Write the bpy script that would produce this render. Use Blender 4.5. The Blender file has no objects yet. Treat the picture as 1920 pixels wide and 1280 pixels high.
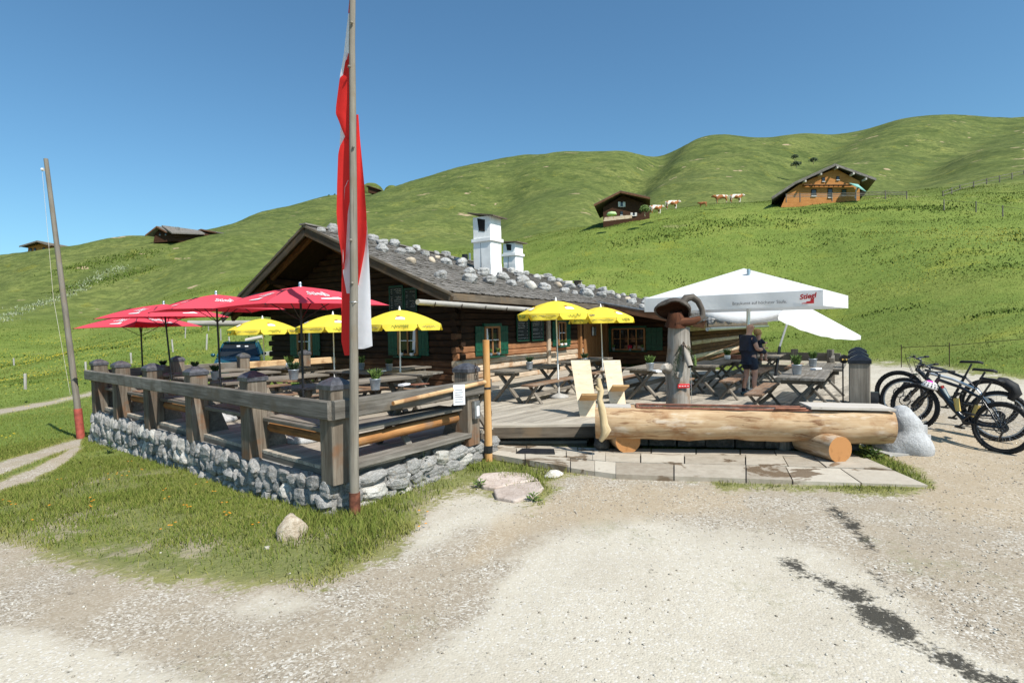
import bpy, bmesh, math, random
import numpy as np
from mathutils import Vector, Matrix, Euler
random.seed(11)
rng = np.random.default_rng(11)
sc = bpy.context.scene
col = sc.collection
R_ = math.radians
# ---------------------------------------------------------------- camera
F, CX, CY, HC = 1050.0, 960.0, 640.0, 1.78
PITCH, ROLL = R_(1.53), R_(1.2)
cam_pos = Vector((0, 0, HC))
_f = Vector((0, math.cos(PITCH), -math.sin(PITCH)))
_r0 = Vector((1, 0, 0)); _u0 = Vector((0, math.sin(PITCH), math.cos(PITCH)))
_r = _r0*math.cos(ROLL) - _u0*math.sin(ROLL)
_u = _u0*math.cos(ROLL) + _r0*math.sin(ROLL)
cd = bpy.data.cameras.new('camera'); cam = bpy.data.objects.new('camera', cd); col.objects.link(cam)
cd.sensor_fit = 'HORIZONTAL'; cd.sensor_width = 36.0; cd.lens = F/1920*36.0
cd.clip_start = 0.05; cd.clip_end = 3000
m3 = Matrix((_r, _u, -_f)).transposed()
cam.matrix_world = Matrix.Translation(cam_pos) @ m3.to_4x4()
sc.camera = cam
# ---------------------------------------------------------------- sky and sun
SUN_EL = R_(50); SUN_AZ = math.atan2(0.66, -0.75)     # from +Y towards +X
sdir = Vector((math.sin(SUN_AZ)*math.cos(SUN_EL), math.cos(SUN_AZ)*math.cos(SUN_EL), math.sin(SUN_EL)))
w = bpy.data.worlds.new('World'); sc.world = w; w.use_nodes = True
nt = w.node_tree; nt.nodes.clear()
sky = nt.nodes.new('ShaderNodeTexSky'); sky.sky_type = 'NISHITA'; sky.sun_disc = False
sky.sun_elevation = SUN_EL; sky.sun_rotation = SUN_AZ
sky.altitude = 200; sky.air_density = 1.0; sky.dust_density = 1.2; sky.ozone_density = 1.0
bg = nt.nodes.new('ShaderNodeBackground'); bg.inputs['Strength'].default_value = 0.112
wo = nt.nodes.new('ShaderNodeOutputWorld')
tint = nt.nodes.new('ShaderNodeMix'); tint.data_type = 'RGBA'; tint.blend_type = 'MULTIPLY'; tint.inputs[0].default_value = 1.0; tint.inputs[7].default_value = (.61, .94, 1.05, 1)   # the photograph's cool white balance
nt.links.new(sky.outputs[0], tint.inputs[6]); nt.links.new(tint.outputs[2], bg.inputs[0]); nt.links.new(bg.outputs[0], wo.inputs[0])
sl = bpy.data.lights.new('sun', 'SUN'); sl.energy = 4.9; sl.angle = R_(0.53); sl.color = (1.0, 0.955, 0.88)
so = bpy.data.objects.new('sun', sl); col.objects.link(so)
so.rotation_euler = sdir.to_track_quat('Z', 'Y').to_euler(); so.location = (8, -8, 30)
sc.view_settings.view_transform = 'Standard'; sc.view_settings.look = 'None'
sc.view_settings.exposure = 0.36; sc.view_settings.gamma = 1.0

# ---------------------------------------------------------------- pixel helpers (place things where they stand)
def ray(x, y):
    return _f + _r*((x-CX)/F) - _u*((y-CY)/F)
def P(x, y, d):
    q = ray(x, y); return cam_pos + q*(d/q.y)
def G(x, y, z):
    q = ray(x, y); return cam_pos + q*((z-HC)/q.z)
def on_line(px, p0, d, y=640):
    """parameter t where the vertical plane through pixel column px meets p0 + d*t"""
    q = ray(px, y); a = q.x/q.y
    return (a*p0[1]-p0[0])/(d[0]-a*d[1])
def proj_np(X, Y, Z):
    dz = Z-HC
    a = X*_r.x+Y*_r.y+dz*_r.z; b = X*_u.x+Y*_u.y+dz*_u.z; c = X*_f.x+Y*_f.y+dz*_f.z
    cc = np.where(c > .05, c, .05)
    return CX+F*a/cc, CY-F*b/cc, c

# ---------------------------------------------------------------- numpy noise
_lat = rng.random((256, 256))
def vnoise(x, y):
    xi = np.floor(x).astype(int); yi = np.floor(y).astype(int)
    fx = x-xi; fy = y-yi; fx = fx*fx*(3-2*fx); fy = fy*fy*(3-2*fy)
    a = _lat[xi & 255, yi & 255]; b = _lat[(xi+1) & 255, yi & 255]
    c = _lat[xi & 255, (yi+1) & 255]; d = _lat[(xi+1) & 255, (yi+1) & 255]
    return (a*(1-fx)+b*fx)*(1-fy)+(c*(1-fx)+d*fx)*fy
def fbm(x, y, o=4):
    s = 0; a = .5
    for i in range(o):
        s = s+a*(vnoise(x*2**i+17*i, y*2**i+31*i)-.5); a *= .5
    return s

# ---------------------------------------------------------------- materials
class N:
    """tiny node helper"""
    def __init__(s, name):
        s.m = bpy.data.materials.new(name); s.m.use_nodes = True; s.t = s.m.node_tree; s.t.nodes.clear()
        s.out = s.n('ShaderNodeOutputMaterial')
    def n(s, typ, **kw):
        o = s.t.nodes.new(typ)
        for k, v in kw.items(): setattr(o, k, v)
        return o
    def put(s, sock, v):
        if hasattr(v, 'links') or isinstance(v, bpy.types.NodeSocket): s.t.links.new(v, sock)
        elif v is not None:
            if isinstance(v, (tuple, list)) and len(v) == 3 and sock.type == 'RGBA': v = (*v, 1)
            sock.default_value = v
    def attr(s, name, out='Fac'):
        a = s.n('ShaderNodeAttribute'); a.attribute_name = name; return a.outputs[out]
    def math(s, op, a, b=None, c=None, clamp=False):
        o = s.n('ShaderNodeMath', operation=op, use_clamp=clamp)
        s.put(o.inputs[0], a)
        if b is not None: s.put(o.inputs[1], b)
        if c is not None: s.put(o.inputs[2], c)
        return o.outputs[0]
    def vmath(s, op, a, b=None):
        o = s.n('ShaderNodeVectorMath', operation=op); s.put(o.inputs[0], a)
        if b is not None: s.put(o.inputs[1], b)
        return o.outputs[0]
    def noise(s, vec, scale, detail=4, rough=.6, dist=0, dim='3D', color=False):
        o = s.n('ShaderNodeTexNoise', noise_dimensions=dim)
        if vec is not None: s.put(o.inputs['Vector'], vec)
        o.inputs['Scale'].default_value = scale; o.inputs['Detail'].default_value = detail
        o.inputs['Roughness'].default_value = rough; o.inputs['Distortion'].default_value = dist
        return o.outputs[1 if color else 0]
    def voro(s, vec, scale, feature='F1', out='Distance', rnd=1):
        o = s.n('ShaderNodeTexVoronoi', feature=feature)
        if vec is not None: s.put(o.inputs['Vector'], vec)
        o.inputs['Scale'].default_value = scale; o.inputs['Randomness'].default_value = rnd
        return o.outputs[out]
    def ramp(s, fac, stops, interp='LINEAR'):
        o = s.n('ShaderNodeValToRGB'); cr = o.color_ramp; cr.interpolation = interp
        while len(cr.elements) < len(stops): cr.elements.new(.5)
        for e, (p, c) in zip(cr.elements, stops):
            e.position = p; e.color = (*c, 1) if len(c) == 3 else c
        s.put(o.inputs[0], fac); return o.outputs[0]
    def mix(s, fac, a, b, mode='MIX'):
        o = s.n('ShaderNodeMix', data_type='RGBA', blend_type=mode)
        s.put(o.inputs[0], fac); s.put(o.inputs[6], a); s.put(o.inputs[7], b); return o.outputs[2]
    def sstep(s, v, lo, hi):
        o = s.n('ShaderNodeMapRange', interpolation_type='SMOOTHSTEP'); s.put(o.inputs[0], v)
        o.inputs[1].default_value = lo; o.inputs[2].default_value = hi; return o.outputs[0]
    def bump(s, h, strength=.5, dist=.02, nrm=None):
        o = s.n('ShaderNodeBump'); o.inputs['Strength'].default_value = strength; o.inputs['Distance'].default_value = dist
        s.put(o.inputs['Height'], h)
        if nrm is not None: s.put(o.inputs['Normal'], nrm)
        return o.outputs[0]
    def pos(s): return s.n('ShaderNodeNewGeometry').outputs['Position']
    def obj(s): return s.n('ShaderNodeTexCoord').outputs['Object']
    def rnd(s): return s.n('ShaderNodeObjectInfo').outputs['Random']
    def bsdf(s, color, rough=.7, normal=None, metal=0, spec=.3, **kw):
        b = s.n('ShaderNodeBsdfPrincipled')
        s.put(b.inputs['Base Color'], color); s.put(b.inputs['Roughness'], rough); s.put(b.inputs['Metallic'], metal)
        b.inputs['Specular IOR Level'].default_value = spec
        if normal is not None: s.put(b.inputs['Normal'], normal)
        for k, v in kw.items(): s.put(b.inputs[k], v)
        s.t.links.new(b.outputs[0], s.out.inputs[0]); return b

def wood(name, dark, mid, light, rough=.85, grain=1.0, bump=.5, knots=True, blotch=None, spec=.2, streak=None):
    """grain runs along the 'gc' attribute's first axis"""
    s = N(name)
    gc = s.attr('gc', 'Vector'); r = s.rnd()
    off = s.n('ShaderNodeCombineXYZ'); s.put(off.inputs[0], s.math('MULTIPLY', r, 91.7)); s.put(off.inputs[1], s.math('MULTIPLY', r, 37.1)); s.put(off.inputs[2], s.math('MULTIPLY', r, 13.3))
    v = s.vmath('ADD', gc, off.outputs[0])
    st = s.vmath('MULTIPLY', v, (1.1*grain, 26*grain, 26*grain))
    n1 = s.noise(st, 1.0, 6, .65, .6)
    st2 = s.vmath('MULTIPLY', v, (2.0, 7.0, 7.0))
    n2 = s.noise(st2, 1.0, 4, .6)
    n3 = s.noise(v, 2.2, 5, .6)
    f = s.math('ADD', s.math('MULTIPLY', n1, .62), s.math('MULTIPLY', n2, .38))
    c = s.ramp(f, [(.3, dark), (.5, mid), (.68, light)])
    # board to board difference and weather blotches
    tint = s.math('ADD', .78, s.math('MULTIPLY', r, .44))
    tc = s.n('ShaderNodeCombineColor'); [s.put(tc.inputs[i], tint) for i in range(3)]
    c = s.mix(1.0, c, tc.outputs[0], 'MULTIPLY')
    if blotch is not None:
        c = s.mix(s.math('MULTIPLY', s.sstep(n3, .5, .68), .75), c, blotch)
    else:
        c = s.mix(s.math('MULTIPLY', s.sstep(n3, .5, .75), .45), c, mid)
    if streak is not None:
        n5 = s.noise(s.vmath('MULTIPLY', v, (1.6, 11, 11)), 1.0, 6, .7, .8); n6 = s.noise(s.vmath('MULTIPLY', v, (.9, 3, 3)), 1.0, 3, .6)
        c = s.mix(s.math('MULTIPLY', s.math('MULTIPLY', s.sstep(n5, .52, .62), s.sstep(n6, .44, .58)), .85), c, streak)
        c = s.mix(s.math('MULTIPLY', s.sstep(s.noise(s.vmath('MULTIPLY', v, (1.2, 4, 4)), 1.3, 4, .6), .55, .66), .55), c, (.68, .6, .49))
    # cracks
    st3 = s.vmath('MULTIPLY', v, (.9, 42, 42)); n4 = s.noise(st3, 1.0, 3, .7, .3)
    cr = s.sstep(n4, .36, .30)
    c = s.mix(s.math('MULTIPLY', cr, .7), c, tuple(x*.35 for x in dark))
    h = s.math('SUBTRACT', s.math('MULTIPLY', n1, .6), s.math('MULTIPLY', cr, .6))
    s.bsdf(c, rough, s.bump(h, bump, .012), spec=spec)
    return s.m

def plain(name, color, rough=.6, metal=0, var=.12, scale=6, bump=0, spec=.4, vary=None, **kw):
    s = N(name)
    n = s.noise(s.obj(), scale, 5, .6)
    c = s.mix(s.sstep(n, .35, .7), tuple(x*(1-var) for x in color), vary if vary else tuple(min(1, x*(1+var)) for x in color))
    nb = s.bump(n, bump, .02) if bump else None
    s.bsdf(c, rough, nb, metal, spec, **kw); return s.m

def rockmat(name, dark, mid, light, rust=None, scale=5, moss=None):
    s = N(name); o = s.obj(); r = s.rnd()
    off = s.n('ShaderNodeCombineXYZ'); [s.put(off.inputs[i], s.math('MULTIPLY', r, 50+i*17)) for i in range(3)]
    v = s.vmath('ADD', o, off.outputs[0])
    n = s.noise(v, scale, 8, .68, .3); n2 = s.noise(v, scale*3.5, 6, .7); n3 = s.noise(v, scale*.6, 3, .5)
    f = s.math('ADD', s.math('MULTIPLY', n, .6), s.math('MULTIPLY', n2, .4))
    c = s.ramp(f, [(.33, dark), (.5, mid), (.62, light)])
    if rust: c = s.mix(s.math('MULTIPLY', s.sstep(n3, .55, .7), .5), c, rust)
    if moss: c = s.mix(s.math('MULTIPLY', s.sstep(s.noise(v, scale*1.3, 5, .7), .6, .7), .7), c, moss)
    t = s.math('ADD', .8, s.math('MULTIPLY', r, .4)); tc = s.n('ShaderNodeCombineColor'); [s.put(tc.inputs[i], t) for i in range(3)]
    c = s.mix(1.0, c, tc.outputs[0], 'MULTIPLY')
    s.bsdf(c, .92, s.bump(f, .7, .05), spec=.2); return s.m

def fabric(name, color, trans=.35, var=.08, wr=.25, tcol=None):
    s = N(name); o = s.obj()
    n = s.noise(o, 3.0, 4, .6, .6)
    c = s.mix(n, tuple(x*(1-var) for x in color), color)
    nb = s.bump(s.noise(o, 5, 3, .5, .5), wr, .03)
    d = s.n('ShaderNodeBsdfDiffuse'); s.put(d.inputs[0], c); s.put(d.inputs['Normal'], nb)
    t = s.n('ShaderNodeBsdfTranslucent'); s.put(t.inputs[0], tcol if tcol else c)
    m = s.n('ShaderNodeMixShader'); m.inputs[0].default_value = trans
    s.t.links.new(d.outputs[0], m.inputs[1]); s.t.links.new(t.outputs[0], m.inputs[2]); s.t.links.new(m.outputs[0], s.out.inputs[0])
    return s.m

M = {}
M['deckwood'] = wood('weathered_deck', (.19, .165, .132), (.34, .3, .245), (.45, .41, .34))
M['greywood'] = wood('silver_wood', (.068, .06, .05), (.155, .14, .12), (.27, .248, .218), blotch=(.12, .097, .07))
M['tablewood'] = wood('table_wood', (.085, .07, .055), (.18, .155, .125), (.29, .255, .21))
M['benchwood'] = wood('brown_bench_wood', (.11, .06, .035), (.22, .135, .085), (.33, .22, .15), blotch=(.24, .2, .16))
M['postwood'] = wood('railing_post_wood', (.065, .05, .037), (.15, .122, .093), (.26, .222, .176), blotch=(.19, .09, .042))
M['halflog'] = wood('half_log_bark_wood', (.05, .025, .012), (.3, .14, .05), (.42, .25, .11), blotch=(.16, .14, .12), grain=.6)
M['peeled'] = wood('peeled_larch', (.3, .14, .045), (.5, .27, .1), (.6, .38, .18), blotch=(.55, .24, .07), grain=.55, bump=.3, rough=.7)
M['peeled2'] = wood('peeled_pole', (.36, .2, .09), (.55, .37, .2), (.63, .47, .29), blotch=(.2, .09, .04), grain=.6, bump=.4)
M['trough'] = wood('debarked_spruce', (.27, .145, .065), (.52, .36, .21), (.66, .53, .37), blotch=(.3, .145, .06), grain=.42, bump=.45, rough=.75, streak=(.16, .07, .03))
M['newboard'] = wood('fresh_spruce_board', (.6, .47, .3), (.74, .62, .44), (.8, .7, .53), grain=.7, bump=.12, rough=.6)
M['darklog'] = wood('roof_shaded_log', (.009, .005, .003), (.024, .0125, .007), (.05, .026, .014), blotch=(.06, .027, .013))  # near black: the shade under the roof is put into this colour
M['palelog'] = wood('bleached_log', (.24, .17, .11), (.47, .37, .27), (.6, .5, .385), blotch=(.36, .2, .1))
M['litlog'] = wood('sun_toned_red_log', (.1, .042, .018), (.24, .11, .052), (.34, .18, .095), blotch=(.38, .17, .07))  # lit counterpart: sunshine below the eave's shadow is put into the colour
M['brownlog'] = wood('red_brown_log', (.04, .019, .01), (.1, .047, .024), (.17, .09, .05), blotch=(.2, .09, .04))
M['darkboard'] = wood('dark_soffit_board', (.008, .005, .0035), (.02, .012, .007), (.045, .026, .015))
M['doorwood'] = wood('orange_door_wood', (.16, .07, .025), (.28, .13, .05), (.36, .19, .085))
M['shingle'] = wood('grey_larch_shingle', (.07, .062, .055), (.15, .136, .12), (.27, .25, .228), blotch=(.085, .072, .06), bump=.7)
M['fascia'] = wood('fascia_board', (.055, .044, .033), (.125, .1, .075), (.2, .165, .125), blotch=(.17, .12, .075))
M['polewood'] = wood('flagpole_wood', (.12, .105, .083), (.21, .188, .155), (.28, .255, .21), grain=.8, bump=.3, blotch=(.2, .165, .12))
M['trunk'] = wood('silver_tree_trunk', (.13, .11, .09), (.31, .275, .235), (.47, .435, .385), blotch=(.22, .13, .065), grain=.5)
M['mush'] = wood('carved_mushroom_wood', (.02, .009, .005), (.07, .025, .012), (.125, .052, .025), grain=.5, blotch=(.045, .02, .011))
M['mushtop'] = wood('carved_mushroom_cap', (.03, .025, .021), (.075, .063, .053), (.13, .113, .097), grain=.6)
M['chaletwood'] = wood('honey_chalet_log', (.3, .115, .03), (.5, .215, .065), (.58, .28, .1), grain=.5)
M['chaletdark'] = wood('dark_chalet_log', (.02, .01, .006), (.055, .024, .012), (.09, .042, .022))
M['capmetal'] = plain('blue_grey_post_cap', (.1, .1, .112), .5, .4, .3, 14, .15)
M['capblack'] = plain('black_post_cap', (.018, .022, .03), .4, .4, .25, 14)
M['zinc'] = plain('old_zinc', (.42, .44, .46), .38, .85, .2, 9)
M['gutter'] = wood('weathered_gutter', (.2, .185, .165), (.34, .32, .29), (.47, .45, .42))
M['iron'] = plain('rusty_iron', (.06, .04, .03), .7, .6, .4, 20)
M['black'] = plain('black_paint', (.012, .012, .014), .4, 0, .3, 10)
M['alu'] = plain('brushed_aluminium', (.62, .63, .64), .3, .9, .06, 10)
M['whitepole'] = plain('white_pole_paint', (.72, .73, .72), .4, 0, .05, 5)
M['white'] = plain('white_lime_wash', (.8, .79, .77), .9, 0, .07, 3, .25)
M['whitegrey'] = plain('stained_lime_wash', (.62, .6, .57), .9, 0, .2, 4, .3)
M['soot'] = plain('soot', (.012, .01, .009), .95, 0, .3, 6)
M['green'] = plain('green_shutter_paint', (.004, .065, .035), .5, 0, .2, 8)
M['winframe'] = wood('window_frame_wood', (.2, .085, .03), (.33, .16, .065), (.4, .21, .1))
M['chalk'] = plain('chalk', (.6, .6, .58), .9, 0, .1)
M['board'] = plain('chalkboard', (.016, .022, .02), .7, 0, .3, 5)
M['zincpot'] = plain('zinc_pot', (.42, .46, .5), .45, .6, .15, 12)
M['whitepot'] = plain('white_ceramic', (.75, .74, .72), .35, 0, .05)
M['herb'] = plain('herb_leaf', (.085, .17, .035), .6, 0, .5, 30, 0, .3, (.2, .28, .07))
M['herbdark'] = plain('dark_herb_leaf', (.03, .06, .02), .6, 0, .4, 30)
M['soil'] = plain('potting_soil', (.03, .02, .014), .95)
M['red'] = fabric('red_parasol_cloth', (.74, .085, .12), .22, .05, .15, (.6, .015, .03))
M['yellow'] = fabric('yellow_parasol_cloth', (.87, .71, .09), .28, .05, .3, (.85, .62, .03))
M['whitecloth'] = fabric('white_parasol_cloth', (.86, .86, .86), .34, .04, .25)
M['flagred'] = fabric('flag_red', (.78, .045, .04), .4, .06, .35)
M['flagwhite'] = fabric('flag_white', (.86, .85, .88), .4, .06, .35)
M['printwhite'] = plain('white_print', (.8, .78, .78), .7, 0, .03)
M['printred'] = plain('red_print', (.62, .03, .035), .7, 0, .03)
M['printgrey'] = plain('grey_print', (.14, .14, .15), .7, 0, .03)
M['printgreen'] = plain('green_print', (.1, .22, .05), .7, 0, .03)
M['printbrown'] = plain('red_brown_print', (.35, .07, .03), .7, 0, .03)
M['limestone'] = rockmat('limestone', (.115, .112, .106), (.28, .272, .26), (.47, .458, .435), (.29, .235, .165), 5)
M['limewhite'] = rockmat('white_limestone', (.36, .33, .28), (.62, .58, .5), (.72, .69, .63), (.5, .38, .24), 4)
M['limepale'] = rockmat('pale_limestone', (.24, .225, .2), (.44, .42, .38), (.6, .58, .54), (.42, .33, .22), 4)
M['roofstone'] = rockmat('roof_boulder_grey', (.16, .158, .152), (.34, .335, .325), (.5, .49, .47), (.3, .25, .19), 4)
M['roofpale'] = rockmat('roof_boulder_pale', (.3, .28, .24), (.47, .44, .39), (.6, .57, .52), None, 4)
M['rooftan'] = rockmat('roof_boulder_tan', (.3, .23, .15), (.5, .41, .31), (.62, .55, .45), None, 4)
M['mortar'] = rockmat('wall_mortar', (.12, .115, .11), (.26, .25, .235), (.38, .37, .35), None, 9, (.06, .075, .03))
M['slab'] = rockmat('paving_sandstone', (.36, .31, .25), (.47, .42, .345), (.54, .49, .415), (.45, .34, .26), 2.2)
M['pinkslab'] = rockmat('pink_sandstone', (.36, .28, .23), (.5, .41, .35), (.58, .5, .44), None, 5)
M['granite'] = rockmat('smooth_granite', (.27, .27, .27), (.4, .4, .4), (.5, .5, .5), None, 12)
M['concrete'] = plain('concrete', (.36, .345, .32), .9, 0, .2, 12, .2)
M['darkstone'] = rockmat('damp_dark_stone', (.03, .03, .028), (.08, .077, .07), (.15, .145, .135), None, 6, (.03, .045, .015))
M['redpaint'] = plain('red_brown_pole_paint', (.33, .07, .05), .6, 0, .25, 9)
M['rustpaint'] = plain('rusty_pole_sleeve', (.17, .06, .035), .7, .2, .4, 14)
M['paper'] = plain('white_paper', (.75, .76, .78), .6, 0, .03)
M['copper'] = plain('copper_trim', (.25, .1, .06), .55, .2, .3, 9)
M['darkwet'] = plain('dark_wet_timber', (.02, .02, .02), .6, 0, .3, 9)
M['bark'] = wood('branch_wood', (.34, .23, .12), (.52, .4, .23), (.62, .52, .35), grain=.7)
M['fir'] = plain('fir_twig_green', (.035, .06, .02), .7, 0, .4, 30)
M['tyre'] = plain('tyre_rubber', (.016, .016, .017), .75, 0, .25, 20, .2)
M['frameblack'] = plain('black_bike_paint', (.012, .013, .016), .25, 0, .2, 6, 0, .6)
M['framesilver'] = plain('silver_bike_paint', (.6, .62, .64), .28, .4, .06, 6, 0, .6)
M['chrome'] = plain('steel', (.5, .5, .5), .25, 1, .1, 10)
M['darksteel'] = plain('dark_steel', (.07, .07, .075), .4, .9, .2, 10)
M['pink'] = plain('pink_helmet_shell', (.75, .05, .38), .3, 0, .05)
M['helmwhite'] = plain('white_helmet_shell', (.65, .63, .62), .3, 0, .1)
M['bottle'] = plain('grey_bottle', (.4, .45, .45), .35, 0, .1)
M['bottlered'] = plain('red_bottle_cap', (.6, .05, .04), .35, 0, .1)
M['bottleyel'] = plain('yellow_bottle', (.6, .42, .12), .35, 0, .1)
M['bag'] = plain('black_nylon', (.014, .014, .016), .7, 0, .3, 10, .3)
M['skin'] = plain('skin', (.55, .3, .21), .55, 0, .1, 20)
M['jersey'] = plain('navy_jersey', (.012, .017, .035), .7, 0, .3, 6)
M['hairblond'] = plain('blond_hair', (.42, .24, .09), .6, 0, .25, 40)
M['shoe'] = plain('teal_shoe', (.06, .12, .14), .6, 0, .3, 20)
M['carpaint'] = plain('teal_car_paint', (.016, .085, .115), .22, .3, .06, 3, 0, .6)
M['headlamp'] = plain('headlamp_glass', (.7, .72, .72), .12, .3, .05)
M['cowbrown'] = plain('cow_brown', (.32, .11, .035), .8, 0, .2, 6)
M['tealcloth'] = fabric('teal_parasol_cloth', (.3, .6, .55), .3)
M['limecloth'] = fabric('lime_parasol_cloth', (.62, .78, .42), .3)
M['redflower'] = plain('red_petals', (.55, .02, .05), .7)
s = N('dark_glass'); s.bsdf((.015, .017, .018), .06, spec=.6); M['glass'] = s.m
s = N('water'); s.bsdf((.02, .03, .03), .03, s.bump(s.noise(s.obj(), 9, 2), .15, .02), spec=.5); M['water'] = s.m
s = N('water_jet'); s.bsdf((.8, .85, .85), .05, spec=.5, **{'Transmission Weight': .9}); M['jet'] = s.m
s = N('cow_hide'); n = s.noise(s.obj(), 1.6, 2, .5); s.bsdf(s.ramp(n, [(.47, (.36, .13, .045)), (.52, (.72, .66, .58))]), .85); M['cow'] = s.m
s = N('bracket_fungus_rot'); n = s.noise(s.obj(), 9, 6, .7); s.bsdf(s.ramp(n, [(.4, (.04, .02, .01)), (.6, (.17, .07, .03))]), .85, s.bump(n, .6, .03)); M['rot'] = s.m
# cut face of a log: orange end grain with rings about the object's local x axis
def endgrain(name, c1, c2):
    s = N(name); gc = s.attr('gc', 'Vector'); n = s.noise(gc, 3.5, 4, .6)
    sep = s.n('ShaderNodeSeparateXYZ'); s.put(sep.inputs[0], gc)
    rr = s.math('SQRT', s.math('ADD', s.math('MULTIPLY', sep.outputs[1], sep.outputs[1]), s.math('MULTIPLY', sep.outputs[2], sep.outputs[2])))
    wv = s.math('SINE', s.math('ADD', s.math('MULTIPLY', rr, 260.0), s.math('MULTIPLY', n, 14)))
    c = s.mix(s.math('ADD', .5, s.math('MULTIPLY', wv, .22)), c1, c2)
    c = s.mix(s.math('MULTIPLY', s.sstep(s.noise(gc, 6, 5, .7, 1), .52, .72), .6), c, tuple(x*.55 for x in c1))
    c = s.mix(s.sstep(s.noise(gc, 60, 3, .6), .6, .75), c, c1)
    s.bsdf(c, .8, s.bump(n, .3, .01)); return s.m
M['endorange'] = endgrain('orange_log_end', (.36, .155, .05), (.5, .25, .095))
M['endgrey'] = endgrain('grey_log_end', (.13, .09, .06), (.2, .145, .1))
M['enddark'] = endgrain('dark_log_end', (.05, .026, .014), (.1, .055, .03))

# paving slabs with damp patches that follow the spilled water
s = N('damp_paving'); p = s.pos(); n = s.noise(p, 1.4, 5, .6, .4); n2 = s.noise(p, 7, 6, .7); r = s.rnd()
c = s.ramp(s.math('ADD', s.math('MULTIPLY', n2, .6), s.math('MULTIPLY', r, .4)), [(.25, (.28, .235, .18)), (.5, (.4, .35, .28)), (.75, (.49, .44, .36))])
wet = s.sstep(s.noise(p, .95, 5, .62, .6), .56, .59); c = s.mix(s.math('MULTIPLY', wet, .8), c, (.13, .085, .05))
s.bsdf(c, s.mix(wet, (.9, .9, .9), (.25, .25, .25)), s.bump(n2, .35, .02)); M['slabwet'] = s.m
M['newgrey'] = wood('sun_bleached_board', (.42, .37, .31), (.55, .5, .44), (.62, .58, .53), grain=.8, bump=.3)
M['newboardo'] = wood('orange_tinted_board', (.42, .24, .1), (.55, .34, .16), (.63, .42, .23), grain=.7, bump=.12, rough=.6)
M['verge'] = wood('dark_verge_board', (.028, .02, .014), (.075, .055, .04), (.14, .108, .08), blotch=(.12, .07, .035))
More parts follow.
